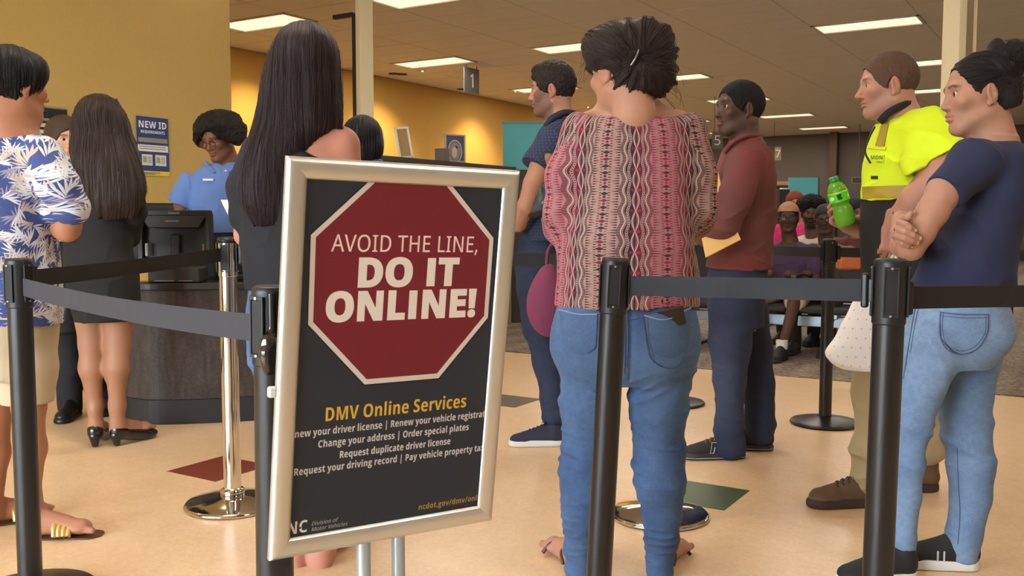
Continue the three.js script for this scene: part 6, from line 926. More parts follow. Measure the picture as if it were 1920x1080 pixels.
// ---------- woman in black with long brown hair at the desk ----------
{
  const c = figure(196, 4.42, 'woman with long brown hair in a black dress and black heels at the service desk'), q = c.q;
  const HM = c.M(190, 232, 0, Math.PI - 0.25, 0.06), F = new Field(); F.u(moved(headField(), HM), 0.01); F.u(cone(q(188, 270, 0), q(186, 310, 0), 0.052, 0.08), 0.04); F.u(loft(c.rows([[308, 145, 228, 0.08], [420, 135, 235, 0.1], [570, 142, 246, 0.1]])), 0.03);
  c.limb(F, [[168, 590, 58], [172, 645, 44, 0.0], [171, 690, 42, 0.02], [178, 760, 26], [181, 806, 24]], 0.03); c.limb(F, [[221, 590, 58], [221, 645, 44, 0.0], [219, 690, 42, 0.02], [220, 760, 28], [218, 806, 25]], 0.03);
  c.limb(F, [[136, 330, 26], [117, 390, 24], [119, 440, 22, -0.1], [120, 445, 18, -0.22]], 0.01); c.limb(F, [[236, 330, 26], [252, 395, 24], [241, 446, 22, -0.1], [215, 450, 18, -0.25]], 0.01); F.u(moved(handField({ side: -1 }), handMatrix(q(120, 445, -0.22), [-0.1, 0.1, -1], [1, 0, 0])), 0.01).u(moved(handField({ side: 1 }), handMatrix(q(215, 450, -0.25), [-0.2, 0.1, -1], [-1, 0, 0])), 0.01);
  const f1 = q(183, 838), f2 = q(222, 838), fa = [f1[0], 0.05, 0.02], fb = [f2[0], 0.05, 0.0]; bareFoot(F, fa, Math.PI + 0.15, 0.215, 1); bareFoot(F, fb, Math.PI - 0.5, 0.215, -1);
  bodyMesh(c, F, headTone(HM, { skin: [160, 114, 86] }), [{ box: [-0.2, -0.01, -0.3, 0.25, 0.14, 0.15], h: 0.007 }], 0.012);
  longHair(c, [48, 36, 30], (R) => { R.u(moved(new Field().u(ell([0, 0.03, -0.016], [0.1, 0.104, 0.116]), 0).cut(ell([0, -0.045, 0.092], [0.075, 0.1, 0.08]), 0.01).prim(), HM), 0.02); R.u(loft(c.rows([[188, 165, 215, 0.07], [215, 140, 236, 0.105], [260, 138, 250, 0.12], [300, 140, 262, 0.12, 0.03], [345, 152, 272, 0.1, 0.06], [380, 160, 268, 0.075, 0.08], [408, 172, 255, 0.04, 0.09]])), 0.02).u(cone(q(262, 340, 0.05), q(272, 358, 0.05), 0.012, 0.004), 0.02); }, { top: q(190, 185, 0), n: 500, seed: 8, x: [-0.14, 0.2], y: [q(0, 385)[1], q(0, 190)[1]], len: 0.34, amp: 0.005, wave: 7, h: 0.008, r: 0.0017, lump: 0.004 });
  const B = new Field(); B.u(loft(c.rows([[292, 160, 216, 0.07], [306, 126, 240, 0.1], [350, 122, 254, 0.13], [420, 124, 250, 0.125], [462, 122, 246, 0.12], [520, 126, 258, 0.14], [570, 136, 260, 0.14], [600, 146, 254, 0.13]])), 0.03); c.limb(B, [[132, 325, 46], [116, 390, 42], [120, 440, 36, -0.1], [121, 444, 30, -0.18]], 0.03); c.limb(B, [[240, 325, 46], [254, 395, 40], [242, 445, 34, -0.1], [222, 448, 28, -0.2]], 0.03); B.disp = folds(0.006, [7, 7, 7], 5); soft(c, 'dress', B, clothMat([18, 18, 19], { sheen: 0.05 }), 0.01);
  const bk = new THREE.MeshPhysicalMaterial({ color: rgb(20, 20, 24), roughness: 0.22, clearcoat: 0.4 }); for (const [f, a] of [[fa, Math.PI + 0.15], [fb, Math.PI - 0.5]]) { const M = new THREE.Matrix4().makeRotationY(a).setPosition(f[0], 0, f[2]), U = new Field(); U.u(ell([0, 0.075, 0.0], [0.036, 0.042, 0.038]), 0.01).u(cone([0, 0.06, 0.02], [0, 0.03, 0.15], 0.034, 0.036), 0.02).u(ell([0, 0.024, 0.18], [0.036, 0.024, 0.045]), 0.02).cut(ell([0, 0.12, 0.06], [0.03, 0.06, 0.07]), 0.01).keep(half([0, 0.006, 0], [0, -1, 0]), 0.003); const s = part('heeled_shoe', surface(U, 0.005).applyMatrix4(M), bk, c.t), Hh = new Field(); Hh.u(cone([0, 0.055, -0.012], [0, 0.016, -0.008], 0.028, 0.017), 0.01).keep(half([0, 0.0, 0], [0, -1, 0]), 0.002); part('heel', surface(Hh, 0.005).applyMatrix4(M), bk, s); }
  const ph = thing('white_card', 'small white card held at the elbow of the leaf print blouse', 'card', V3(q(117, 441, 0.16)).add(c.t.position), 0.4); part('card', G.box(0.05, 0.055, 0.006, 0, 0, 0, 0.002), std([226, 230, 234], 0.6), ph); part('clip', G.box(0.012, 0.01, 0.01, 0, 0.03, 0, 0.002), std([120, 120, 124], 0.4), ph);
}
// ---------- person behind her in black trousers ----------
{
  const c = figure(128, 5.1, 'person with brown hair in black trousers half hidden behind the woman in the black dress'), q = c.q;
  const HM = c.M(122, 262, 0, 0.75, 0.1), F = new Field(); F.u(moved(headField(), HM), 0.01); F.u(cone(q(118, 290, 0), q(118, 320, 0), 0.05, 0.08), 0.04); F.u(loft(c.rows([[320, 90, 150, 0.08], [440, 88, 152, 0.1], [580, 92, 156, 0.1]])), 0.03); c.limb(F, [[118, 580, 40], [126, 680, 32], [132, 770, 24]], 0.02); c.limb(F, [[142, 580, 40, -0.1], [150, 680, 32, -0.1], [192, 752, 24, -0.12]], 0.02); c.limb(F, [[150, 340, 32, 0.02], [158, 400, 26, 0.04], [150, 440, 22, 0.14]], 0.02);
  bodyMesh(c, F, headTone(HM, { skin: [206, 160, 132] }), [zoneOf(HM, [0.13, 0.16, 0.13], 0.006)], 0.014); addEyes(c.t, HM);
  longHair(c, [70, 54, 42], (R) => { R.u(moved(new Field().u(ell([0, 0.032, -0.018], [0.094, 0.1, 0.112]), 0).u(ell([0.075, -0.05, 0.0], [0.03, 0.09, 0.06]), 0.03).u(ell([-0.075, -0.05, 0.0], [0.03, 0.09, 0.06]), 0.03).cut(ell([0, -0.035, 0.09], [0.062, 0.09, 0.08]), 0.012).prim(), HM), 0); }, { top: q(120, 222, 0), h: 0.008, amp: 0.003 });
  const B = new Field(); B.u(loft(c.rows([[312, 102, 138, 0.07], [324, 84, 154, 0.11], [440, 82, 156, 0.13], [560, 88, 160, 0.13]])), 0.03); c.limb(B, [[152, 340, 40, 0.02], [160, 400, 34, 0.04], [152, 436, 30, 0.12]], 0.03); B.disp = folds(0.006, [6, 6, 6], 7); soft(c, 'jacket', B, clothMat([30, 29, 30]), 0.012);
  const T = new Field(); T.u(loft(c.rows([[545, 92, 158, 0.12], [620, 92, 160, 0.12]])), 0.02); c.limb(T, [[120, 610, 52], [128, 690, 46], [132, 762, 44]], 0.03); c.limb(T, [[146, 610, 50, -0.1], [160, 690, 44, -0.1], [190, 748, 42, -0.12]], 0.03); T.disp = folds(0.006, [8, 8, 8], 8); soft(c, 'trousers', T, clothMat([24, 24, 28]), 0.011);
  const f1 = q(134, 782, 0.02), sm = std([20, 20, 22], 0.4); sneaker(c.t, [f1[0], 0, 0.0], 0.15, 0.27, { mat: sm, soleMat: sm }); const f2 = q(196, 770, -0.14); sneaker(c.t, [f2[0], 0, -0.16], 0.3, 0.27, { mat: sm, soleMat: sm });
}
// ---------- clerk in the blue shirt ----------
{
  const c = figure(412, 5.6, 'clerk with dark afro hair, red glasses and a light blue uniform shirt behind the desk'), q = c.q;
  const HM = c.M(410, 262, 0.04, -0.42, 0.3, 0.06), F = new Field(); F.u(moved(headField({ lips: 1.2, noseW: 1.15, nose: 0.9 }), HM), 0.01); F.u(cone(q(420, 300, 0), q(420, 330, 0), 0.05, 0.075), 0.04); F.u(loft(c.rows([[318, 385, 455, 0.08], [420, 375, 460, 0.1], [560, 378, 458, 0.1]])), 0.03);
  c.limb(F, [[366, 340, 22], [338, 385, 22, 0.03], [340, 430, 22, 0.16], [360, 455, 18, 0.3]], 0.02); c.limb(F, [[470, 340, 22], [492, 385, 22], [480, 430, 22, 0.2]], 0.02); c.limb(F, [[398, 560, 46], [398, 740, 30]], 0.02); c.limb(F, [[440, 560, 46], [440, 740, 30]], 0.02); F.u(moved(handField({ side: 1 }), handMatrix(q(360, 455, 0.3), [0.5, -0.2, 0.8], [0, -1, 0])), 0.01);
  bodyMesh(c, F, headTone(HM, { skin: [130, 90, 68], lip: [150, 84, 74] }), [zoneOf(HM, [0.12, 0.15, 0.13], 0.005)], 0.012); addEyes(c.t, HM, [40, 26, 18], [0, 0.3]);
  const R = new Field(); R.u(moved(new Field().u(ell([0, 0.075, -0.025], [0.15, 0.092, 0.125]), 0).u(ell([0.12, 0.03, -0.02], [0.058, 0.075, 0.075]), 0.03).u(ell([-0.115, 0.03, -0.02], [0.055, 0.07, 0.075]), 0.03).cut(ell([0, -0.03, 0.092], [0.074, 0.1, 0.085]), 0.015).prim(), HM), 0); R.disp = (x, y, z) => 0.01 * noise(x * 26, y * 26, z * 26) + 0.006 * noise(x * 70, y * 70, z * 70) + 0.003 * noise(x * 150, y * 150, z * 150); part('afro_hair', surface(R, 0.006, { uv: (x, y, z) => [x * 20, y * 20] }), hairMat([36, 28, 26], 0.65), c.t);
  const gm = std([120, 36, 36], 0.3), fr = []; for (const s of [-1, 1]) { const pts = []; for (let i = 0; i < 20; i++) { const a = i / 20 * 6.283; pts.push([s * 0.033 + Math.cos(a) * 0.025, -0.002 + Math.sin(a) * 0.018, 0.1 - Math.abs(Math.cos(a)) * 0.002]); } fr.push(G.tube(pts, 0.0026, 40, 8, true), G.tube([[s * 0.058, 0.004, 0.098], [s * 0.075, 0.004, 0.05], [s * 0.08, 0.002, -0.01]], 0.0022, 12, 6)); } fr.push(G.tube([[-0.009, 0.0, 0.1], [0, 0.003, 0.102], [0.009, 0.0, 0.1]], 0.0022, 8, 6)); const gl = part('glasses', fr.map((g) => g.applyMatrix4(HM)), gm, c.t); for (const s of [-1, 1]) part('lens', new THREE.CylinderGeometry(0.024, 0.024, 0.001, 20).scale(1, 1, 0.72).rotateX(Math.PI / 2).translate(s * 0.033, -0.002, 0.099).applyMatrix4(HM), M.glass, gl);
  const B = new Field(); B.u(loft(c.rows([[306, 400, 445, 0.07], [320, 368, 466, 0.1], [350, 358, 478, 0.125], [400, 360, 474, 0.13], [436, 364, 470, 0.125]])), 0.03); for (const [a, b2] of [[[362, 330, 0], [336, 384, 0.02]], [[474, 330, 0], [496, 382, 0.02]]]) B.u(flatCone(q(...a), q(...b2), 0.07, 0.072), 0.03); const neckC = q(418, 296, 0.05); B.u(cone(q(385, 306, 0.06), q(402, 322, 0.11), 0.013, 0.009), 0.01).u(cone(q(446, 306, 0.06), q(430, 322, 0.11), 0.013, 0.009), 0.01).cut(cone(q(416, 285, 0.06), q(418, 318, 0.12), 0.05, 0.03), 0.006); B.disp = folds(0.007, [6, 6, 6], 3);
  const sh = soft(c, 'uniform_shirt', B, clothMat([102, 134, 196]), 0.008); part('name_tag', G.box(0.06, 0.012, 0.004, ...q(390, 337, 0.135), 0.001), std([232, 232, 226], 0.4), sh); part('button', new THREE.SphereGeometry(0.006, 10, 8).translate(...q(423, 320, 0.12)), std([236, 240, 246], 0.3), sh);
  const T = new Field(); T.u(loft(c.rows([[424, 368, 466, 0.12], [520, 366, 468, 0.13], [600, 372, 464, 0.12]])), 0.02); c.limb(T, [[396, 590, 54], [398, 740, 42]], 0.02); c.limb(T, [[442, 590, 54], [440, 740, 42]], 0.02); soft(c, 'trousers', T, clothMat([26, 27, 34]), 0.013); const sm = std([20, 20, 22], 0.4); for (const x of [398, 440]) { const f = q(x, 750); sneaker(c.t, [f[0], 0, 0], 0.1, 0.26, { mat: sm, soleMat: sm }); }
}
// ---------- black-haired person beyond the poster stand ----------
{
  const c = figure(683, 4.8, 'black haired person seen from behind over the top edge of the poster stand'), q = c.q;
  const HM = c.M(682, 266, 0, Math.PI - 0.2, 0.1), F = new Field(); F.u(moved(headField(), HM), 0.01); F.u(cone(q(684, 296, 0), q(684, 330, 0), 0.05, 0.08), 0.04); F.u(loft(c.rows([[330, 640, 730, 0.08], [430, 645, 726, 0.1], [560, 646, 726, 0.1]])), 0.03); c.limb(F, [[642, 345, 34], [634, 420, 28], [650, 450, 22, -0.2]], 0.02); c.limb(F, [[730, 345, 34], [738, 420, 28], [720, 450, 22, -0.2]], 0.02); c.limb(F, [[664, 560, 46], [664, 780, 30]], 0.02); c.limb(F, [[706, 560, 46], [706, 780, 30]], 0.02);
  bodyMesh(c, F, headTone(HM, { skin: [150, 104, 80] }), [zoneOf(HM, [0.12, 0.15, 0.13], 0.007)], 0.014);
  longHair(c, [20, 18, 20], (R) => { R.u(moved(new Field().u(ell([0, 0.032, -0.02], [0.098, 0.1, 0.115]), 0).u(ell([0.0, -0.05, -0.05], [0.085, 0.08, 0.06]), 0.03).cut(ell([0, -0.04, 0.09], [0.07, 0.1, 0.075]), 0.01).prim(), HM), 0).u(ell(q(706, 278, 0.02), [0.035, 0.06, 0.06]), 0.03); }, { top: q(683, 216, 0), h: 0.007, n: 180, seed: 5, x: [-0.11, 0.11], y: [q(0, 290)[1], q(0, 222)[1]], len: 0.16 });
  const B = new Field(); B.u(loft(c.rows([[318, 668, 700, 0.07], [332, 636, 734, 0.11], [440, 636, 734, 0.13], [580, 640, 730, 0.13]])), 0.03); c.limb(B, [[644, 345, 44], [636, 420, 36], [650, 448, 30, -0.16]], 0.03); c.limb(B, [[728, 345, 44], [738, 420, 36], [722, 448, 30, -0.16]], 0.03); const jk = soft(c, 'jacket', B, clothMat([28, 28, 32]), 0.012); const cl = q(688, 300, 0.0); part('collar', G.tube([0, 1, 2, 3, 4, 5, 6, 7, 8].map((i) => [cl[0] + Math.cos(i / 8 * 3.4 - 0.15) * 0.068, cl[1] - 0.012, Math.sin(i / 8 * 3.4 - 0.15) * 0.06]), 0.018, 24, 8), clothMat([96, 120, 176]), jk);
  const T = new Field(); T.u(loft(c.rows([[565, 642, 728, 0.12], [620, 642, 728, 0.12]])), 0.02); c.limb(T, [[662, 610, 54], [664, 790, 40]], 0.02); c.limb(T, [[708, 610, 54], [706, 790, 40]], 0.02); soft(c, 'trousers', T, clothMat([30, 30, 36]), 0.014); const sm = std([20, 20, 22], 0.4); for (const x of [664, 706]) { const f = q(x, 806); sneaker(c.t, [f[0], 0, 0], Math.PI, 0.26, { mat: sm, soleMat: sm }); }
}
// ---------- man in the navy patterned shirt ----------
{
  const c = figure(1025, 4.5, 'bearded man in profile with a navy patterned short sleeve shirt and dark jeans'), q = c.q;
  const HM = c.M(1033, 170, 0, -Math.PI / 2 - 0.12, 0.06, 0, 1.0), F = new Field(); F.u(moved(headField({ neck: 0.055, nose: 0.95, chin: 1.06, jaw: 1.04, lips: 0.9 }), HM), 0.01); F.u(cone(q(1046, 205, 0), q(1054, 250, 0), 0.056, 0.08), 0.04);
  F.u(loft(c.rows([[236, 1025, 1082, 0.1], [280, 1010, 1090, 0.15], [380, 1000, 1075, 0.14], [440, 985, 1060, 0.14], [520, 985, 1050, 0.13]])), 0.03);
  c.limb(F, [[1040, 262, 40, 0.14], [1018, 300, 42, 0.19], [1000, 345, 37, 0.2], [986, 388, 33, 0.19], [972, 420, 28, 0.14], [950, 424, 23, -0.02]], 0.015); c.limb(F, [[1050, 262, 44, -0.15], [1020, 340, 40, -0.2], [990, 410, 30, -0.18], [955, 425, 24, -0.05]], 0.02); c.limb(F, [[1008, 500, 50, 0.06], [1020, 620, 40, 0.04], [1036, 770, 24, 0.04]], 0.02); c.limb(F, [[1015, 500, 50, -0.08], [1050, 620, 40, -0.08], [1082, 770, 24, -0.08]], 0.02);
  const hm = handMatrix(q(950, 424, -0.02), [-0.7, 0.1, -0.6], [0, 0, -1]); F.u(moved(handField({ side: 1 }), hm), 0.01);
  bodyMesh(c, F, headTone(HM, { skin: [176, 128, 105], beard: [70, 54, 48], beardDense: 0.72, lip: [168, 106, 98], blush: 0.7 }), [zoneOf(HM, [0.14, 0.16, 0.13], 0.0042), { box: [q(930, 0, 0.2)[0], q(0, 440)[1], 0.08, q(1060, 0)[0], q(0, 290)[1], 0.3], h: 0.007 }], 0.012); addEyes(c.t, HM, [50, 34, 24]);
  part('hair', surface(place(shortHair({ t: 0.012, top: 0.012, quiff: true, front: 0.07, rough: 0.003 }), HM), 0.004, headUV(HM)), hairMat([36, 28, 26], 0.5), c.t);
  const pt = canvasTex(256, 256, (g, w, h) => { g.fillStyle = '#2c3450'; g.fillRect(0, 0, w, h); g.fillStyle = '#5a6a8c'; for (let j = 0; j < 8; j++) for (let i = 0; i < 8; i++) { g.save(); g.translate(i * 32 + (j % 2) * 16 + 8, j * 32 + 16); g.rotate((i + j) % 2 ? 0.7 : -0.7); g.fillRect(-7, -2.5, 14, 5); g.restore(); } }, true);
  const B = new Field(); B.u(loft(c.rows([[222, 1030, 1078, 0.075], [240, 1014, 1090, 0.13], [290, 1003, 1098, 0.175], [360, 996, 1092, 0.165], [430, 980, 1072, 0.165], [452, 974, 1062, 0.17]])), 0.03); { const a = q(1040, 262, 0.13), b = q(1003, 312, 0.19); B.u(flatCone(a, b, 0.078, 0.064), 0.03).u(ell(a, [0.07, 0.07, 0.07]), 0.03); B.u(flatCone(q(1050, 262, -0.13), q(1012, 315, -0.18), 0.078, 0.066), 0.03); }
   B.disp = folds(0.007, [6, 6, 6], 9); const sh = soft(c, 'shirt', B, new THREE.MeshPhysicalMaterial({ map: pt, roughness: 0.85 }), 0.008, { uv: (x, y, z) => [(x * 0.8 + z * 0.7) / 0.12, y / 0.12] }); part('collar', G.tube([q(1024, 236, 0.06), q(1036, 222, 0.085), q(1056, 212, 0.08), q(1074, 212, 0.03), q(1078, 214, -0.03)], 0.016, 24, 8), std([38, 44, 66], 0.8), sh);
  const J = new Field(); J.u(loft(c.rows([[440, 974, 1054, 0.15], [500, 966, 1056, 0.16], [560, 976, 1056, 0.15]])), 0.02); c.limb(J, [[1002, 540, 68, 0.07], [1010, 610, 58, 0.06], [1026, 680, 50, 0.04], [1036, 745, 44, 0.04], [1038, 780, 46, 0.04]], 0.03); c.limb(J, [[1018, 540, 68, -0.08], [1046, 620, 56, -0.08], [1066, 700, 48, -0.08], [1082, 770, 44, -0.08]], 0.03); J.disp = folds(0.006, [8, 12, 8], 2); soft(c, 'jeans', J, new THREE.MeshPhysicalMaterial({ color: rgb(44, 56, 84), map: denimTex, roughness: 0.9 }), 0.009);
  const nv = std([40, 44, 66], 0.8), f1 = q(1040, 806, 0.05), f2 = q(1090, 800, -0.06); sneaker(c.t, [f1[0] - 0.005, 0, 0.06], -Math.PI / 2 + 0.12, 0.262, { mat: nv, soleMat: shoeSoleWhite, laces: std([70, 72, 96], 0.8), sole: 0.03 }); sneaker(c.t, [f2[0], 0, -0.06], -Math.PI / 2 - 0.2, 0.262, { mat: nv, soleMat: shoeSoleWhite, laces: std([70, 72, 96], 0.8), sole: 0.03 });
  const bp = q(1020, 372, 0.2), bag = thing('waist_bag', 'black leather bag hanging at the side of the man in the navy shirt', 'bag', V3(bp).add(c.t.position)), bf = new Field(); bf.u(slab([0, 0, 0], [0.1, 0.075, 0.035], 0.03, [0, -0.2, 0.25]), 0.01); bf.disp = folds(0.005, [9, 9, 9], 4); part('bag_body', surface(bf, 0.006), new THREE.MeshPhysicalMaterial({ color: rgb(30, 30, 34), roughness: 0.35 }), bag); part('strap', G.tube([[0.07, 0.07, 0.0], [0.11, 0.2, -0.02], [0.13, 0.32, -0.08]], 0.008, 16, 8), std([24, 24, 28], 0.5), bag); part('clasp', new THREE.SphereGeometry(0.012, 12, 8).translate(-0.005, -0.02, 0.036), std([120, 120, 120], 0.3, { metalness: 0.8 }), bag);
}
// ---------- man in the red shirt ----------
{
  const c = figure(1392, 4.26, 'man with short black hair in a brick red shirt holding manila envelopes'), q = c.q;
  const HM = c.M(1384, 205, 0, -Math.PI / 2 + 0.28, -0.06, 0, 1.04), F = new Field(); F.u(moved(headField({ neck: 0.052, noseW: 1.3, nose: 0.9, lips: 1.4, jaw: 1.0 }), HM), 0.01); F.u(cone(q(1396, 240, 0), q(1402, 280, 0), 0.052, 0.08), 0.04);
  F.u(loft(c.rows([[272, 1370, 1430, 0.1], [320, 1360, 1442, 0.14], [420, 1350, 1435, 0.13], [540, 1345, 1420, 0.13]])), 0.03); c.limb(F, [[1398, 310, 46, 0.15], [1380, 380, 40, 0.2], [1355, 432, 34, 0.2], [1326, 446, 29, 0.12], [1300, 440, 24, 0.02]], 0.015); c.limb(F, [[1405, 310, 46, -0.15], [1370, 400, 38, -0.18], [1330, 425, 28, -0.1], [1305, 420, 24, 0.0]], 0.02);
  c.limb(F, [[1372, 560, 54, 0.06], [1368, 700, 40, 0.06], [1366, 840, 24, 0.06]], 0.02); c.limb(F, [[1405, 560, 54, -0.08], [1420, 700, 40, -0.08], [1424, 820, 24, -0.08]], 0.02);
  F.u(moved(handField({ side: 1, curl: [0.4, 0.5, 0.5, 0.5, 0.5] }), handMatrix(q(1300, 440, 0.02), [-1, 0.1, -0.4], [0, 0.3, -1])), 0.01);
  bodyMesh(c, F, headTone(HM, { skin: [90, 64, 52], lip: [112, 70, 64], beard: [52, 38, 32], beardDense: 0.5 }), [zoneOf(HM, [0.14, 0.16, 0.14], 0.0042), { box: [q(1270, 0)[0], q(0, 470)[1], -0.05, q(1345, 0)[0], q(0, 410)[1], 0.25], h: 0.006 }], 0.012); addEyes(c.t, HM, [30, 20, 16]);
  part('hair', surface(place(shortHair({ t: 0.008, front: 0.068, rough: 0.0015 }), HM), 0.004, headUV(HM)), hairMat([22, 20, 20], 0.75), c.t);
  const B = new Field(); B.u(loft(c.rows([[262, 1378, 1424, 0.07], [282, 1358, 1442, 0.13], [330, 1346, 1452, 0.165], [400, 1344, 1452, 0.155], [460, 1334, 1446, 0.155], [502, 1324, 1446, 0.17]])), 0.03); c.limb(B, [[1396, 306, 64, 0.14], [1380, 370, 58, 0.2], [1358, 425, 50, 0.2], [1328, 440, 42, 0.13]], 0.025); c.limb(B, [[1405, 306, 60, -0.14], [1372, 395, 50, -0.18], [1335, 424, 40, -0.1]], 0.025); B.cut(ell(q(1390, 250, 0), [0.075, 0.06, 0.085]), 0.01);
  const el = q(1352, 425, 0.2); B.disp = (x, y, z) => 0.005 * noise(x * 7, y * 7, z * 7) + 0.007 * ridge(noise(x * 6 + y * 5, y * 9 - x * 6, z * 6 + 3)) + 0.006 * ridge(noise(x * 5, y * 22, z * 6)) * Math.exp(-((y - el[1]) ** 2 + (x - el[0]) ** 2) / 0.015) + 0.006 * ridge(noise(x * 4 + 2, y * 18 + x * 8, z * 4)) * sstep(1.02, 0.9, y);
  const o2 = new THREE.Color(), ca = rgb(120, 57, 55), cb = rgb(104, 60, 58); const sh = soft(c, 'shirt', B, clothMat(0xffffff, { vertexColors: true }), 0.008, { color: (x, y, z) => o2.copy(ca).lerp(cb, clamp(0.5 + noise(x * 7, y * 6, z * 7), 0, 1)), ...planar(0.25) }); part('collar', G.tube([q(1358, 286, 0.06), q(1372, 268, 0.085), q(1394, 256, 0.085), q(1420, 254, 0.045), q(1428, 256, -0.03)], 0.011, 28, 8), clothMat([114, 56, 55]), sh);
  const J = new Field(); J.u(loft(c.rows([[492, 1332, 1438, 0.16], [560, 1326, 1432, 0.165], [610, 1332, 1428, 0.15]])), 0.02); c.limb(J, [[1370, 585, 84, 0.07], [1369, 640, 76, 0.07], [1368, 710, 58, 0.07], [1368, 790, 50, 0.07], [1367, 838, 56, 0.07]], 0.03); c.limb(J, [[1402, 585, 76, -0.09], [1414, 650, 62, -0.09], [1422, 720, 56, -0.09], [1424, 790, 52, -0.09], [1424, 812, 52, -0.09]], 0.03); J.disp = (x, y, z) => 0.003 * noise(x * 9, y * 9, z * 9) + 0.007 * ridge(noise(x * 5, y * 24, z * 5)) * sstep(0.3, 0.1, y) + 0.004 * ridge(noise(x * 6 + 1, y * 13, z * 6));
  const jf = rgb(76, 88, 112), jd = rgb(38, 48, 74), jc = new THREE.Color(); soft(c, 'jeans', J, new THREE.MeshPhysicalMaterial({ vertexColors: true, map: denimTex, roughness: 0.9 }), 0.009, { color: (x, y, z) => jc.copy(jd).lerp(jf, clamp(0.25 + 0.6 * noise(x * 7, y * 3, z * 7), 0, 1)), ...planar(0.25) });
  const bs = std([32, 32, 35], 0.75), opt = { mat: bs, soleMat: std([44, 44, 46], 0.6), stripe: std([196, 178, 170], 0.6), letter: std([206, 206, 206], 0.6), laces: std([150, 104, 44], 0.7), high: 0.095 }; const f1 = q(1376, 872, 0.07), f2 = q(1428, 846, -0.09); sneaker(c.t, [f1[0], 0, 0.06], -Math.PI / 2 + 0.1, 0.285, opt); sneaker(c.t, [f2[0], 0, -0.09], -Math.PI / 2 - 0.1, 0.285, opt);
  const kp = q(1413, 610, 0.05), key = thing('key_tag', 'white and purple tag hanging from the dark jeans below the red shirt', 'tag', V3(kp).add(c.t.position)); part('tag', G.box(0.03, 0.05, 0.006, 0, 0, 0, 0.002).rotateZ(-0.25), std([206, 200, 214], 0.5), key); part('print_band', G.box(0.02, 0.02, 0.002, 0.001, 0.004, 0.0035, 0.0005).rotateZ(-0.25), std([120, 98, 150], 0.5), key); part('cord', G.tube([[0.004, 0.02, 0], [-0.01, 0.06, 0], [-0.02, 0.1, -0.01]], 0.004, 10, 6), std([26, 26, 28], 0.6), key);
  const man = std([218, 178, 106], 0.8); const envelope = (pts, dz, label) => { const P = pts.map(([x, y, z]) => q(x, y, z)), ctr = [0, 1, 2].map((k) => P.reduce((s, p) => s + p[k], 0) / 4), t = thing('manila_envelope', label, 'envelope', V3(ctr).add(c.t.position), 0); const pos = [], n = V3(P[1]).sub(V3(P[0])).cross(V3(P[3]).sub(V3(P[0]))).normalize(); for (const s of [0.0025, -0.0025]) for (const p of P) pos.push(p[0] - ctr[0] + n.x * s, p[1] - ctr[1] + n.y * s, p[2] - ctr[2] + n.z * s); const g = new THREE.BufferGeometry(); g.setAttribute('position', new THREE.Float32BufferAttribute(pos, 3)); g.setIndex([0, 1, 2, 0, 2, 3, 4, 6, 5, 4, 7, 6, 0, 4, 1, 1, 4, 5, 1, 5, 2, 2, 5, 6, 2, 6, 3, 3, 6, 7, 3, 7, 0, 0, 7, 4]); const g2 = g.toNonIndexed(); g2.computeVertexNormals(); part('paper', g2, man, t); const a = V3(P[0]).lerp(V3(P[3]), 0.12), b = V3(P[1]).lerp(V3(P[2]), 0.12), cc = V3(ctr); part('flap_edge', G.tube([a.clone().sub(cc).addScaledVector(n, 0.003), a.clone().lerp(b, 0.5).sub(cc).addScaledVector(n, 0.003), b.clone().sub(cc).addScaledVector(n, 0.003)], 0.001, 8, 5), std([190, 150, 84], 0.8), t); return t; };
  envelope([[1376, 418, 0.2], [1389, 449, 0.28], [1323, 483, 0.26], [1316, 448, 0.18]], 0, 'lower manila envelope under the elbow of the man in the red shirt'); envelope([[1346, 322, 0.1], [1352, 350, 0.2], [1318, 418, 0.2], [1310, 412, 0.06]], 0, 'upper manila envelope upright against the chest of the red shirt');
}
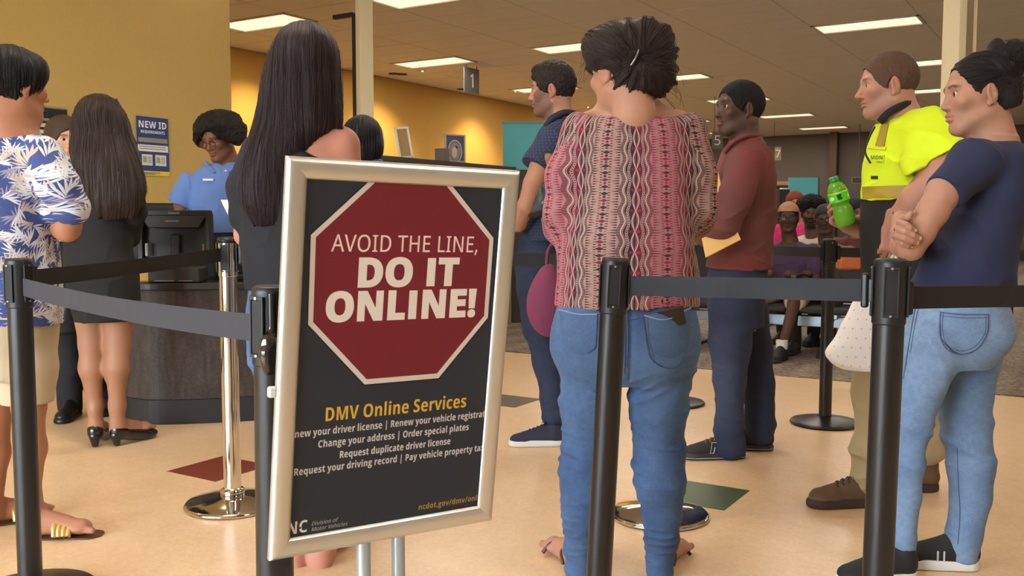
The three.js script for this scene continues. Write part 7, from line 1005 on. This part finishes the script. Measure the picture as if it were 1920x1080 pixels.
// ---------- man in the hi-vis yellow shirt ----------
{
  const c = figure(1690, 3.57, 'man in a black and neon yellow work shirt holding a bottle and a tote bag'), q = c.q;
  const HM = c.M(1662, 161, 0, -Math.PI / 2 - 0.12, 0.06, 0, 1.0), F = new Field(); F.u(moved(headField({ neck: 0.055, nose: 1.15, jaw: 0.99, lips: 0.8, chin: 1.02 }), HM), 0.01); F.u(cone(q(1678, 195, 0), q(1694, 240, 0), 0.062, 0.09), 0.04);
  F.u(loft(c.rows([[226, 1665, 1730, 0.1], [290, 1650, 1770, 0.15], [400, 1640, 1770, 0.15], [520, 1640, 1750, 0.15], [620, 1640, 1745, 0.15]])), 0.03);
  c.limb(F, [[1735, 262, 64, 0.12], [1774, 302, 62, 0.22], [1756, 328, 58, 0.25], [1712, 376, 50, 0.23], [1690, 404, 40, 0.2], [1672, 428, 34, 0.16]], 0.02); c.limb(F, [[1725, 262, 70, -0.15], [1690, 360, 56, -0.2], [1655, 410, 48, -0.2], [1612, 425, 38, -0.15], [1592, 422, 32, -0.12]], 0.02);
  c.limb(F, [[1650, 600, 66, 0.06], [1640, 760, 52, 0.06], [1630, 920, 34, 0.06]], 0.02); c.limb(F, [[1710, 600, 66, -0.08], [1728, 740, 50, -0.08], [1740, 860, 32, -0.1]], 0.02);
  const hb = handMatrix(q(1592, 422, -0.12), [-0.75, 0.35, 0.1], [0.25, 0.5, 0.8]), ht = handMatrix(q(1672, 428, 0.16), [-0.1, -0.95, 0.1], [0.1, 0.1, -1]); F.u(moved(handField({ side: 1, curl: [0.5, 0.75, 0.75, 0.75, 0.8] }), hb), 0.01).u(moved(handField({ side: 1, curl: [0.5, 0.9, 0.9, 0.9, 0.9] }), ht), 0.01);
  bodyMesh(c, F, headTone(HM, { skin: [182, 132, 113], blush: 0.55, beard: [150, 120, 106], beardDense: 0.35, lip: [178, 112, 104], brow: [110, 82, 64] }), [zoneOf(HM, [0.14, 0.16, 0.14], 0.004), zoneOf(hb, [0.16, 0.14, 0.16], 0.004), { box: [q(1640, 0)[0], q(0, 500)[1], 0.03, q(1720, 0)[0], q(0, 395)[1], 0.3], h: 0.005 }], 0.01); addEyes(c.t, HM, [70, 90, 110]);
  part('hair', surface(place(shortHair({ t: 0.007, front: 0.072, rough: 0.0015, nape: -0.092 }), HM), 0.004, headUV(HM)), hairMat([88, 64, 50], 0.6), c.t);
  const torso = [[212, 1672, 1722, 0.075], [232, 1650, 1745, 0.13], [270, 1636, 1768, 0.175], [330, 1626, 1778, 0.18], [372, 1621, 1775, 0.18]], B = new Field(); B.u(loft(c.rows(torso)), 0.03);
  { const a = q(1738, 250, 0.11), b = q(1772, 300, 0.22), s = new Field(); s.u(cone(a, b, 0.095, 0.083), 0.02).u(cone(q(1728, 262, 0.14), q(1722, 318, 0.23), 0.07, 0.05), 0.04).keep(half(q(1757, 292, 0.2), [0.53, -0.85, 0.12]), 0.006); B.u(s.prim(), 0.03); B.u(flatCone(q(1725, 258, -0.13), q(1700, 330, -0.19), 0.085, 0.08), 0.03); }
  B.cut(cone(q(1664, 190, 0), q(1682, 226, 0), 0.075, 0.06), 0.01); B.disp = (x, y, z) => 0.005 * noise(x * 7, y * 7, z * 7) + 0.008 * ridge(noise(x * 6 + y * 7, y * 6 - x * 6, z * 5 + 1)) + 0.005 * ridge(noise(x * 10 + y * 14, y * 8 - x * 10, z * 6 + 8)) * sstep(1.35, 1.2, y);
  const neon = clothMat([218, 244, 28], { emissive: new THREE.Color(0, 0, 0), roughness: 0.75 }), sh = soft(c, 'work_shirt', B, neon, 0.007);
  const L = new Field(); L.u(loft(c.rows([[368, 1622, 1772, 0.181], [420, 1618, 1770, 0.182], [480, 1620, 1764, 0.18], [530, 1628, 1758, 0.18]])), 0.02); L.disp = folds(0.006, [6, 6, 6], 3); const blk = clothMat([30, 29, 31]); part('lower_panel', surface(L, 0.009, planar(0.25)), blk, sh, 'black lower panel of the shirt');
  const ref = new THREE.MeshPhysicalMaterial({ color: rgb(176, 148, 50), roughness: 0.5 }), P = c.P; part('reflective_band', patch(B, [P(1618, 350), P(1790, 344), P(1790, 368), P(1618, 372)], c.see, 60, 10, 0.003), ref, sh); part('reflective_band', patch(B, [P(1654, 232), P(1668, 226), P(1658, 276), P(1641, 276)], c.see, 8, 20, 0.003), ref, sh);
  part('collar', G.tube([q(1650, 228, 0.05), q(1668, 210, 0.08), q(1696, 196, 0.07), q(1714, 190, 0.0), q(1700, 196, -0.06)], 0.014, 28, 8), blk, sh); part('pocket_mark', patch(B, [P(1634, 330), P(1646, 330), P(1646, 336), P(1634, 336)], c.see, 6, 4, 0.003), std([40, 42, 20], 0.8), sh);
  const chest = canvasTex(256, 128, (g, w, h) => { g.fillStyle = '#d6f616'; g.fillRect(0, 0, w, h); g.fillStyle = '#5c6a24'; g.font = 'bold 68px sans-serif'; g.textAlign = 'right'; g.fillText('MON', w - 10, 62); g.font = 'bold 34px sans-serif'; g.fillText('FING', w - 12, 112); }); chest.flipY = false; const ct = patch(B, [P(1622, 290), P(1658, 290), P(1657, 308), P(1621, 308)], c.see, 20, 10, 0.002); part('chest_print', ct, new THREE.MeshPhysicalMaterial({ map: chest, roughness: 0.75 }), sh); part('pocket_flap', patch(B, [P(1628, 272), P(1662, 276), P(1661, 282), P(1627, 278)], c.see, 14, 3, 0.003), neon, sh);
  part('headset_cord', G.tube([q(1640, 238, 0.08), q(1630, 258, 0.1), q(1622, 284, 0.1), q(1632, 306, 0.12)], 0.004, 24, 8), std([24, 24, 26], 0.5), c.t);
  const T = new Field(); T.u(loft(c.rows([[520, 1634, 1752, 0.17], [600, 1630, 1750, 0.17], [660, 1630, 1740, 0.15]])), 0.02); c.limb(T, [[1656, 640, 104, 0.07], [1646, 740, 84, 0.07], [1640, 840, 74, 0.07], [1632, 905, 68, 0.07]], 0.03); c.limb(T, [[1712, 640, 100, -0.08], [1726, 740, 76, -0.09], [1738, 840, 66, -0.1]], 0.03); T.disp = (x, y, z) => 0.006 * noise(x * 8, y * 8, z * 8) + 0.016 * ridge(noise(x * 5, y * 13, z * 5)) * sstep(0.6, 0.1, y) + 0.008 * ridge(noise(x * 7, y * 7, z * 7)); soft(c, 'khaki_trousers', T, clothMat([168, 150, 114]), 0.009);
  const br = std([98, 74, 52], 0.75), so = std([62, 48, 38], 0.8), f1 = q(1632, 930, 0.06), f2 = q(1736, 880, -0.1); for (const [f, z, a] of [[f1, 0.07, -Math.PI / 2 + 0.15], [f2, -0.12, -Math.PI / 2]]) sneaker(c.t, [f[0], 0, z], a, 0.31, { mat: br, soleMat: so, laces: so, rugged: true, high: 0.1, sole: 0.03 });
  // green bottle in the far hand
  const b0 = q(1588, 424, -0.05), b1 = q(1562, 332, -0.05), ax = V3(b1).sub(V3(b0)), Lb = ax.length(), bt = thing('soda_bottle', 'bright green plastic soda bottle held up by the man in the yellow shirt', 'bottle', V3(b0).add(c.t.position)); bt.quaternion.setFromUnitVectors(new THREE.Vector3(0, 1, 0), ax.clone().normalize()); const s = Lb / 0.235;
  const pr = [[0, 0], [0.028, 0.002], [0.034, 0.012], [0.036, 0.03], [0.036, 0.075], [0.03, 0.092], [0.028, 0.1], [0.03, 0.108], [0.035, 0.12], [0.035, 0.165], [0.031, 0.185], [0.021, 0.204], [0.0135, 0.212], [0.0135, 0.218]].map(([r, y]) => [r * 1.28 * s, y * s]); const outer = G.lathe(pr, 40);
  part('bottle_shell', outer, new THREE.MeshPhysicalMaterial({ color: rgb(150, 226, 70), roughness: 0.1, transmission: 0.55, thickness: 0.02, ior: 1.36, attenuationColor: rgb(90, 210, 40), attenuationDistance: 0.12 }), bt); part('cap', G.lathe([[0, 0.212], [0.0165, 0.212], [0.017, 0.215], [0.017, 0.231], [0.015, 0.235], [0, 0.235]].map(([r, y]) => [r * 1.28 * s, y * s]), 28), std([40, 150, 70], 0.4), bt);
  const lt = canvasTex(512, 160, (g, w, h) => { g.fillStyle = '#54d824'; g.fillRect(0, 0, w, h); g.fillStyle = '#b8f060'; g.fillRect(0, 0, w, 20); for (let i = 0; i < 3; i++) { const x = 60 + i * 170; g.fillStyle = '#d8f8b0'; g.beginPath(); g.ellipse(x + 20, 90, 26, 34, 0.3, 0, 7); g.fill(); g.fillStyle = '#15421c'; g.beginPath(); g.moveTo(x + 70, 40); g.lineTo(x + 130, 30); g.lineTo(x + 100, 80); g.lineTo(x + 128, 120); g.lineTo(x + 76, 130); g.fill(); } }, true); part('label', G.lathe([[0.0355, 0.12], [0.0355, 0.165]].map(([r, y]) => [r * 1.28 * s, y * s]), 40), new THREE.MeshPhysicalMaterial({ map: lt, roughness: 0.4 }), bt);
  // tote bag hanging from the near hand
  const tp = q(1638, 690, 0.14), tote = thing('tote_bag', 'white dotted tote bag hanging beside the thick black barrier post', 'bag', V3(tp).add(c.t.position)), qq = (x, y, z = 0.14) => { const p = q(x, y, z); return [p[0] - tp[0], p[1] - tp[1], p[2] - tp[2]]; }, tf = new Field(); tf.u(loft([[693, 1578, 1716, 0.07], [682, 1560, 1722, 0.078], [662, 1549, 1724, 0.075], [632, 1568, 1720, 0.07], [590, 1588, 1714, 0.055], [553, 1604, 1708, 0.035]].map(([y, xl, xr, rz]) => { const a = qq(xl, y), b = qq(xr, y); return [(a[1] + b[1]) / 2, (a[0] + b[0]) / 2, 0, (b[0] - a[0]) / 2, rz]; })), 0.02); tf.u(cone(qq(1606, 640), qq(1554, 661), 0.035, 0.006), 0.02); tf.disp = folds(0.007, [7, 4, 7], 5);
  const dots = canvasTex(256, 256, (g, w, h) => { g.fillStyle = '#fbfaf8'; g.fillRect(0, 0, w, h); g.fillStyle = '#cfc8c4'; for (let j = 0; j < 6; j++) for (let i = 0; i < 6; i++) { g.beginPath(); g.arc(i * 43 + (j % 2) * 21 + 10, j * 43 + 20, 3.5, 0, 7); g.fill(); } }, true); part('bag_body', surface(tf, 0.007, { uv: (x, y, z) => [(x + z * 0.5) / 0.2, y / 0.2] }), new THREE.MeshPhysicalMaterial({ map: dots, roughness: 0.85 }), tote);
  const hd = std([232, 228, 218], 0.8); for (const [x0, x1, z] of [[1640, 1690, 0.17], [1645, 1694, 0.11]]) part('handle', G.tube([qq(x0, 560, z), qq(1668, 505, 0.15), qq(1676, 466, 0.16), qq(1683, 505, 0.15), qq(x1, 560, z)], 0.006, 40, 8), hd, tote);
}
// ---------- waiting seats on a beam, and the seated people ----------
{
  const dk = std([40, 36, 34], 0.7), st = new THREE.MeshPhysicalMaterial({ color: rgb(176, 190, 194), roughness: 0.35, metalness: 0.5 }), o = at(1500, 410, 7.45).setY(0);
  const b = thing('waiting_seats', 'row of dark waiting seats on a silver beam behind the barrier belts', 'bench', o, ROOM_TURN), S = 0.58;
  part('support_rail', G.box(0.07, 0.085, 4 * S, 0, 0.275, 0, 0.006), st, b);
  for (let i = 0; i < 4; i++) { const z = (i - 1.5) * S; part('seat', G.box(0.46, 0.05, S - 0.08, 0.0, 0.375, z, 0.02), dk, b); const bk = G.box(0.05, 0.42, S - 0.08, 0, 0.21, 0, 0.02); bk.rotateZ(-0.2); bk.translate(0.24, 0.41, z); part('backrest', bk, dk, b); part('seat_bracket', G.box(0.14, 0.07, 0.06, 0, 0.335, z, 0.006), st, b); }
  for (let i = 0; i < 5; i++) { const z = (i - 2) * S; part('armrest', [G.box(0.34, 0.03, 0.05, 0.02, 0.63, z, 0.01), G.box(0.03, 0.24, 0.04, -0.1, 0.52, z, 0.008), G.box(0.03, 0.24, 0.04, 0.16, 0.52, z, 0.008)], std([70, 68, 66], 0.4, { metalness: 0.6 }), b); }
  for (const z of [-S * 1.5, S * 1.5]) part('leg', [G.box(0.06, 0.28, 0.06, 0, 0.15, z, 0.006), G.box(0.6, 0.03, 0.07, 0, 0.023, z, 0.008)], dk, b);
  // seated figures look towards the camera's left, along -A
  const sit = (px, hy, D, o2) => {
    const c = figure(px, D, o2.label, 'people waiting on the seats'), q = c.q, fx = -AX, fz = -AZ, sx = -AZ, sz = AX;       // facing and left-to-right directions
    const hc = q(px, hy), HM = new THREE.Matrix4().compose(V3(hc), new THREE.Quaternion().setFromEuler(new THREE.Euler(0.05, o2.yaw ?? -0.35, 0, 'YXZ')), new THREE.Vector3(1, 1, 1)), F = new Field(); F.u(moved(headField({ noseW: 1.2, lips: 1.2, nose: 0.9 }), HM), 0.01);
    const X = hc[0] - fx * 0.05, Zc = -0.02, P = (f, s, y) => [X + fx * f + sx * s, y, Zc + fz * f + sz * s], sh = hc[1] - 0.27; F.u(cone([hc[0] + 0.01, hc[1] - 0.1, -0.02], P(-0.02, 0, sh + 0.03), 0.052, 0.075), 0.03);
    F.u(loft([[0.46, X, Zc, 0.16, 0.14], [0.7, X, Zc, 0.15, 0.12], [sh, X, Zc, 0.17, 0.1], [sh + 0.05, X, Zc, 0.09, 0.07]], ROOM_TURN + Math.PI / 2), 0.03);
    for (const s of [-1, 1]) { const hip = P(0.05, s * 0.1, 0.46), knee = P(0.46, s * (0.12 + (o2.spread ?? 0.03)), 0.44), ank = P(0.42 + (o2.reach ?? 0), s * 0.13, 0.08); F.u(cone(hip, knee, 0.075, 0.055), 0.02).u(cone(knee, ank, 0.05, 0.034), 0.02); const e = P(0.06, s * 0.24, sh - 0.27), w = P(0.3, s * 0.08, 0.64); F.u(cone(P(0, s * 0.18, sh), e, 0.046, 0.04), 0.02).u(cone(e, w, 0.038, 0.028), 0.02).u(ell(w, [0.045, 0.03, 0.045]), 0.02); }
    bodyMesh(c, F, headTone(HM, { skin: o2.skin, beard: o2.beard, beardDense: 0.85 }), [zoneOf(HM, [0.12, 0.15, 0.13], 0.006)], 0.014); addEyes(c.t, HM);
    const R = new Field(); if (o2.afro) { R.u(moved(new Field().u(ell([0, 0.08, -0.02], [0.135, 0.09, 0.12]), 0).cut(ell([0, -0.04, 0.09], [0.08, 0.1, 0.085]), 0.015).prim(), HM), 0); R.disp = (x, y, z) => 0.01 * noise(x * 30, y * 30, z * 30) + 0.005 * noise(x * 80, y * 80, z * 80); part('hair', surface(R, 0.008, { uv: (x, y) => [x * 20, y * 20] }), hairMat(o2.hair, 0.7), c.t); }
    else if (o2.cap) { const K = place((() => { const k = new Field(); k.u(ell([0, 0.04, -0.012], [0.086, 0.092, 0.105]), 0).keep(half([0, 0.045, 0], [0, -1, 0.1]), 0.006); return k; })(), HM); part('cap', surface(K, 0.006, planar(0.2)), clothMat(o2.cap), c.t); part('hair', surface(place(shortHair({ t: 0.004 }), HM), 0.007, headUV(HM)), hairMat(o2.hair, 0.7), c.t); }
    else part('hair', surface(place(shortHair({ t: 0.016, side: 1.2, front: 0.06, nape: -0.1 }), HM), 0.006, headUV(HM)), hairMat(o2.hair, 0.6), c.t);
    if (o2.glasses) { const fr = []; for (const s of [-1, 1]) { const pts = []; for (let i = 0; i < 16; i++) { const a = i / 16 * 6.283; pts.push([s * 0.033 + Math.cos(a) * 0.024, 0.0 + Math.sin(a) * 0.018, 0.1]); } fr.push(G.tube(pts, 0.003, 32, 6, true), G.tube([[s * 0.056, 0.004, 0.098], [s * 0.076, 0.004, 0.05], [s * 0.08, 0.002, -0.01]], 0.0026, 10, 6)); } fr.push(G.tube([[-0.01, 0, 0.1], [0, 0.003, 0.102], [0.01, 0, 0.1]], 0.0026, 6, 6)); const gl = part('glasses', fr.map((g) => g.applyMatrix4(HM)), std([30, 26, 26], 0.4), c.t); for (const s of [-1, 1]) part('lens', new THREE.CylinderGeometry(0.023, 0.023, 0.001, 18).scale(1, 1, 0.74).rotateX(Math.PI / 2).translate(s * 0.033, 0, 0.0995).applyMatrix4(HM), M.glass, gl); }
    const B = new Field(); B.u(loft([[0.44, X, Zc, 0.19, 0.17], [0.62, X, Zc, 0.18, 0.15], [sh - 0.06, X, Zc, 0.2, 0.13], [sh + 0.03, X, Zc, 0.17, 0.095], [sh + 0.075, X, Zc, 0.085, 0.07]], ROOM_TURN + Math.PI / 2), 0.03); for (const s of [-1, 1]) { const e = P(0.06, s * 0.24, sh - 0.27); if (o2.tank) B.u(cone(P(0, s * 0.1, sh + 0.02), P(0, s * 0.12, sh), 0.05, 0.05), 0.02); else B.u(cone(P(0, s * 0.18, sh), P(0.035, s * 0.215, sh - 0.15), 0.062, 0.06), 0.03); } if (o2.tank) for (const s of [-1, 1]) B.cut(ell(P(0, s * 0.24, sh + 0.02), [0.09, 0.12, 0.09]), 0.01); B.cut(ell(P(0.06, 0, sh + 0.1), [0.07, 0.06, 0.07]), 0.01); B.disp = folds(0.006, [7, 7, 7], px);
    const top = soft(c, 'shirt', B, clothMat(o2.shirt), 0.011); if (o2.trim) part('trim_band', patch(B, [[X + fx * 0.6 + sx * -0.16, 0.78, Zc + fz * 0.6 + sz * -0.16], [X + fx * 0.6 + sx * 0.16, 0.78, Zc + fz * 0.6 + sz * 0.16], [X + fx * 0.6 + sx * 0.16, 0.745, Zc + fz * 0.6 + sz * 0.16], [X + fx * 0.6 + sx * -0.16, 0.745, Zc + fz * 0.6 + sz * -0.16]], [-fx, 0, -fz], 16, 4, 0.004), std([222, 216, 204], 0.8), top);
    const T = new Field(); for (const s of [-1, 1]) { const hip = P(0.0, s * 0.1, 0.48), knee = P(0.46, s * (0.12 + (o2.spread ?? 0.03)), 0.44), ank = P(0.42 + (o2.reach ?? 0), s * 0.13, 0.1); T.u(cone(hip, o2.shorts ? P(0.42, s * (0.115 + (o2.spread ?? 0.03)), 0.44) : knee, 0.095, o2.shorts ? 0.085 : 0.068), 0.03); if (!o2.shorts) T.u(cone(knee, ank, 0.066, 0.052), 0.02); } T.disp = folds(0.007, [8, 8, 8], px); soft(c, o2.shorts ? 'shorts' : 'trousers', T, clothMat(o2.legs), 0.012);
    for (const s of [-1, 1]) { const a = P(0.42 + (o2.reach ?? 0), s * 0.13, 0); if (o2.shorts) part('sock', surface(new Field().u(flatCone([a[0], 0.05, a[2]], [a[0], 0.16, a[2]], 0.042, 0.045), 0), 0.006), std([222, 218, 208], 0.8), c.t); sneaker(c.t, [a[0], 0.008, a[2]], Math.atan2(fx, fz), 0.285, { mat: std(o2.shoe ?? [30, 28, 28], 0.7), soleMat: std(o2.sole ?? [40, 38, 36], 0.7), high: 0.085 }); c.t.children.slice(-1)[0].position.y = 0.008; }
    return c;
  };
  sit(1478, 408, 7.7, { label: 'seated man in glasses, tan cap, dark purple shirt and tan shorts', skin: [82, 57, 44], cap: [176, 132, 96], hair: [24, 20, 18], glasses: true, shirt: [66, 48, 76], shorts: true, legs: [190, 172, 138], reach: 0.22, spread: 0.05 });
  sit(1521, 400, 8.4, { label: 'seated bearded man with big afro hair and a white tank top', skin: [102, 70, 54], afro: true, hair: [24, 20, 20], beard: [30, 22, 20], shirt: [224, 214, 204], tank: true, legs: [40, 40, 46] });
  sit(1547, 412, 7.75, { label: 'seated man in glasses and a dark cap with an olive shirt', skin: [80, 58, 46], cap: [44, 44, 46], hair: [22, 20, 20], glasses: true, shirt: [116, 100, 62], legs: [44, 36, 34] });
  sit(1491, 382, 9.8, { label: 'red haired person in a bright pink top behind the seated men', skin: [190, 128, 104], hair: [126, 52, 34], shirt: [196, 40, 100], legs: [60, 50, 70], yaw: -0.2 });
  sit(1604, 400, 8.3, { label: 'seated person in a maroon top beside the green bottle', skin: [150, 102, 84], hair: [34, 26, 26], shirt: [110, 60, 62], legs: [150, 82, 60], yaw: 0.1 });
  const ob = thing('orange_bag', 'small orange bag on the lap of the person in the maroon top', 'bag', at(1591, 490, 7.1)); const of = new Field(); of.u(slab([0, 0, 0], [0.085, 0.065, 0.05], 0.025), 0); of.disp = folds(0.005, [10, 10, 10], 2); part('bag_body', surface(of, 0.007), clothMat([196, 112, 66]), ob); part('handle', G.tube([[-0.05, 0.06, 0], [0, 0.1, 0.01], [0.05, 0.06, 0]], 0.007, 16, 8), clothMat([170, 92, 54]), ob);
}
renderer.render(scene, camera);
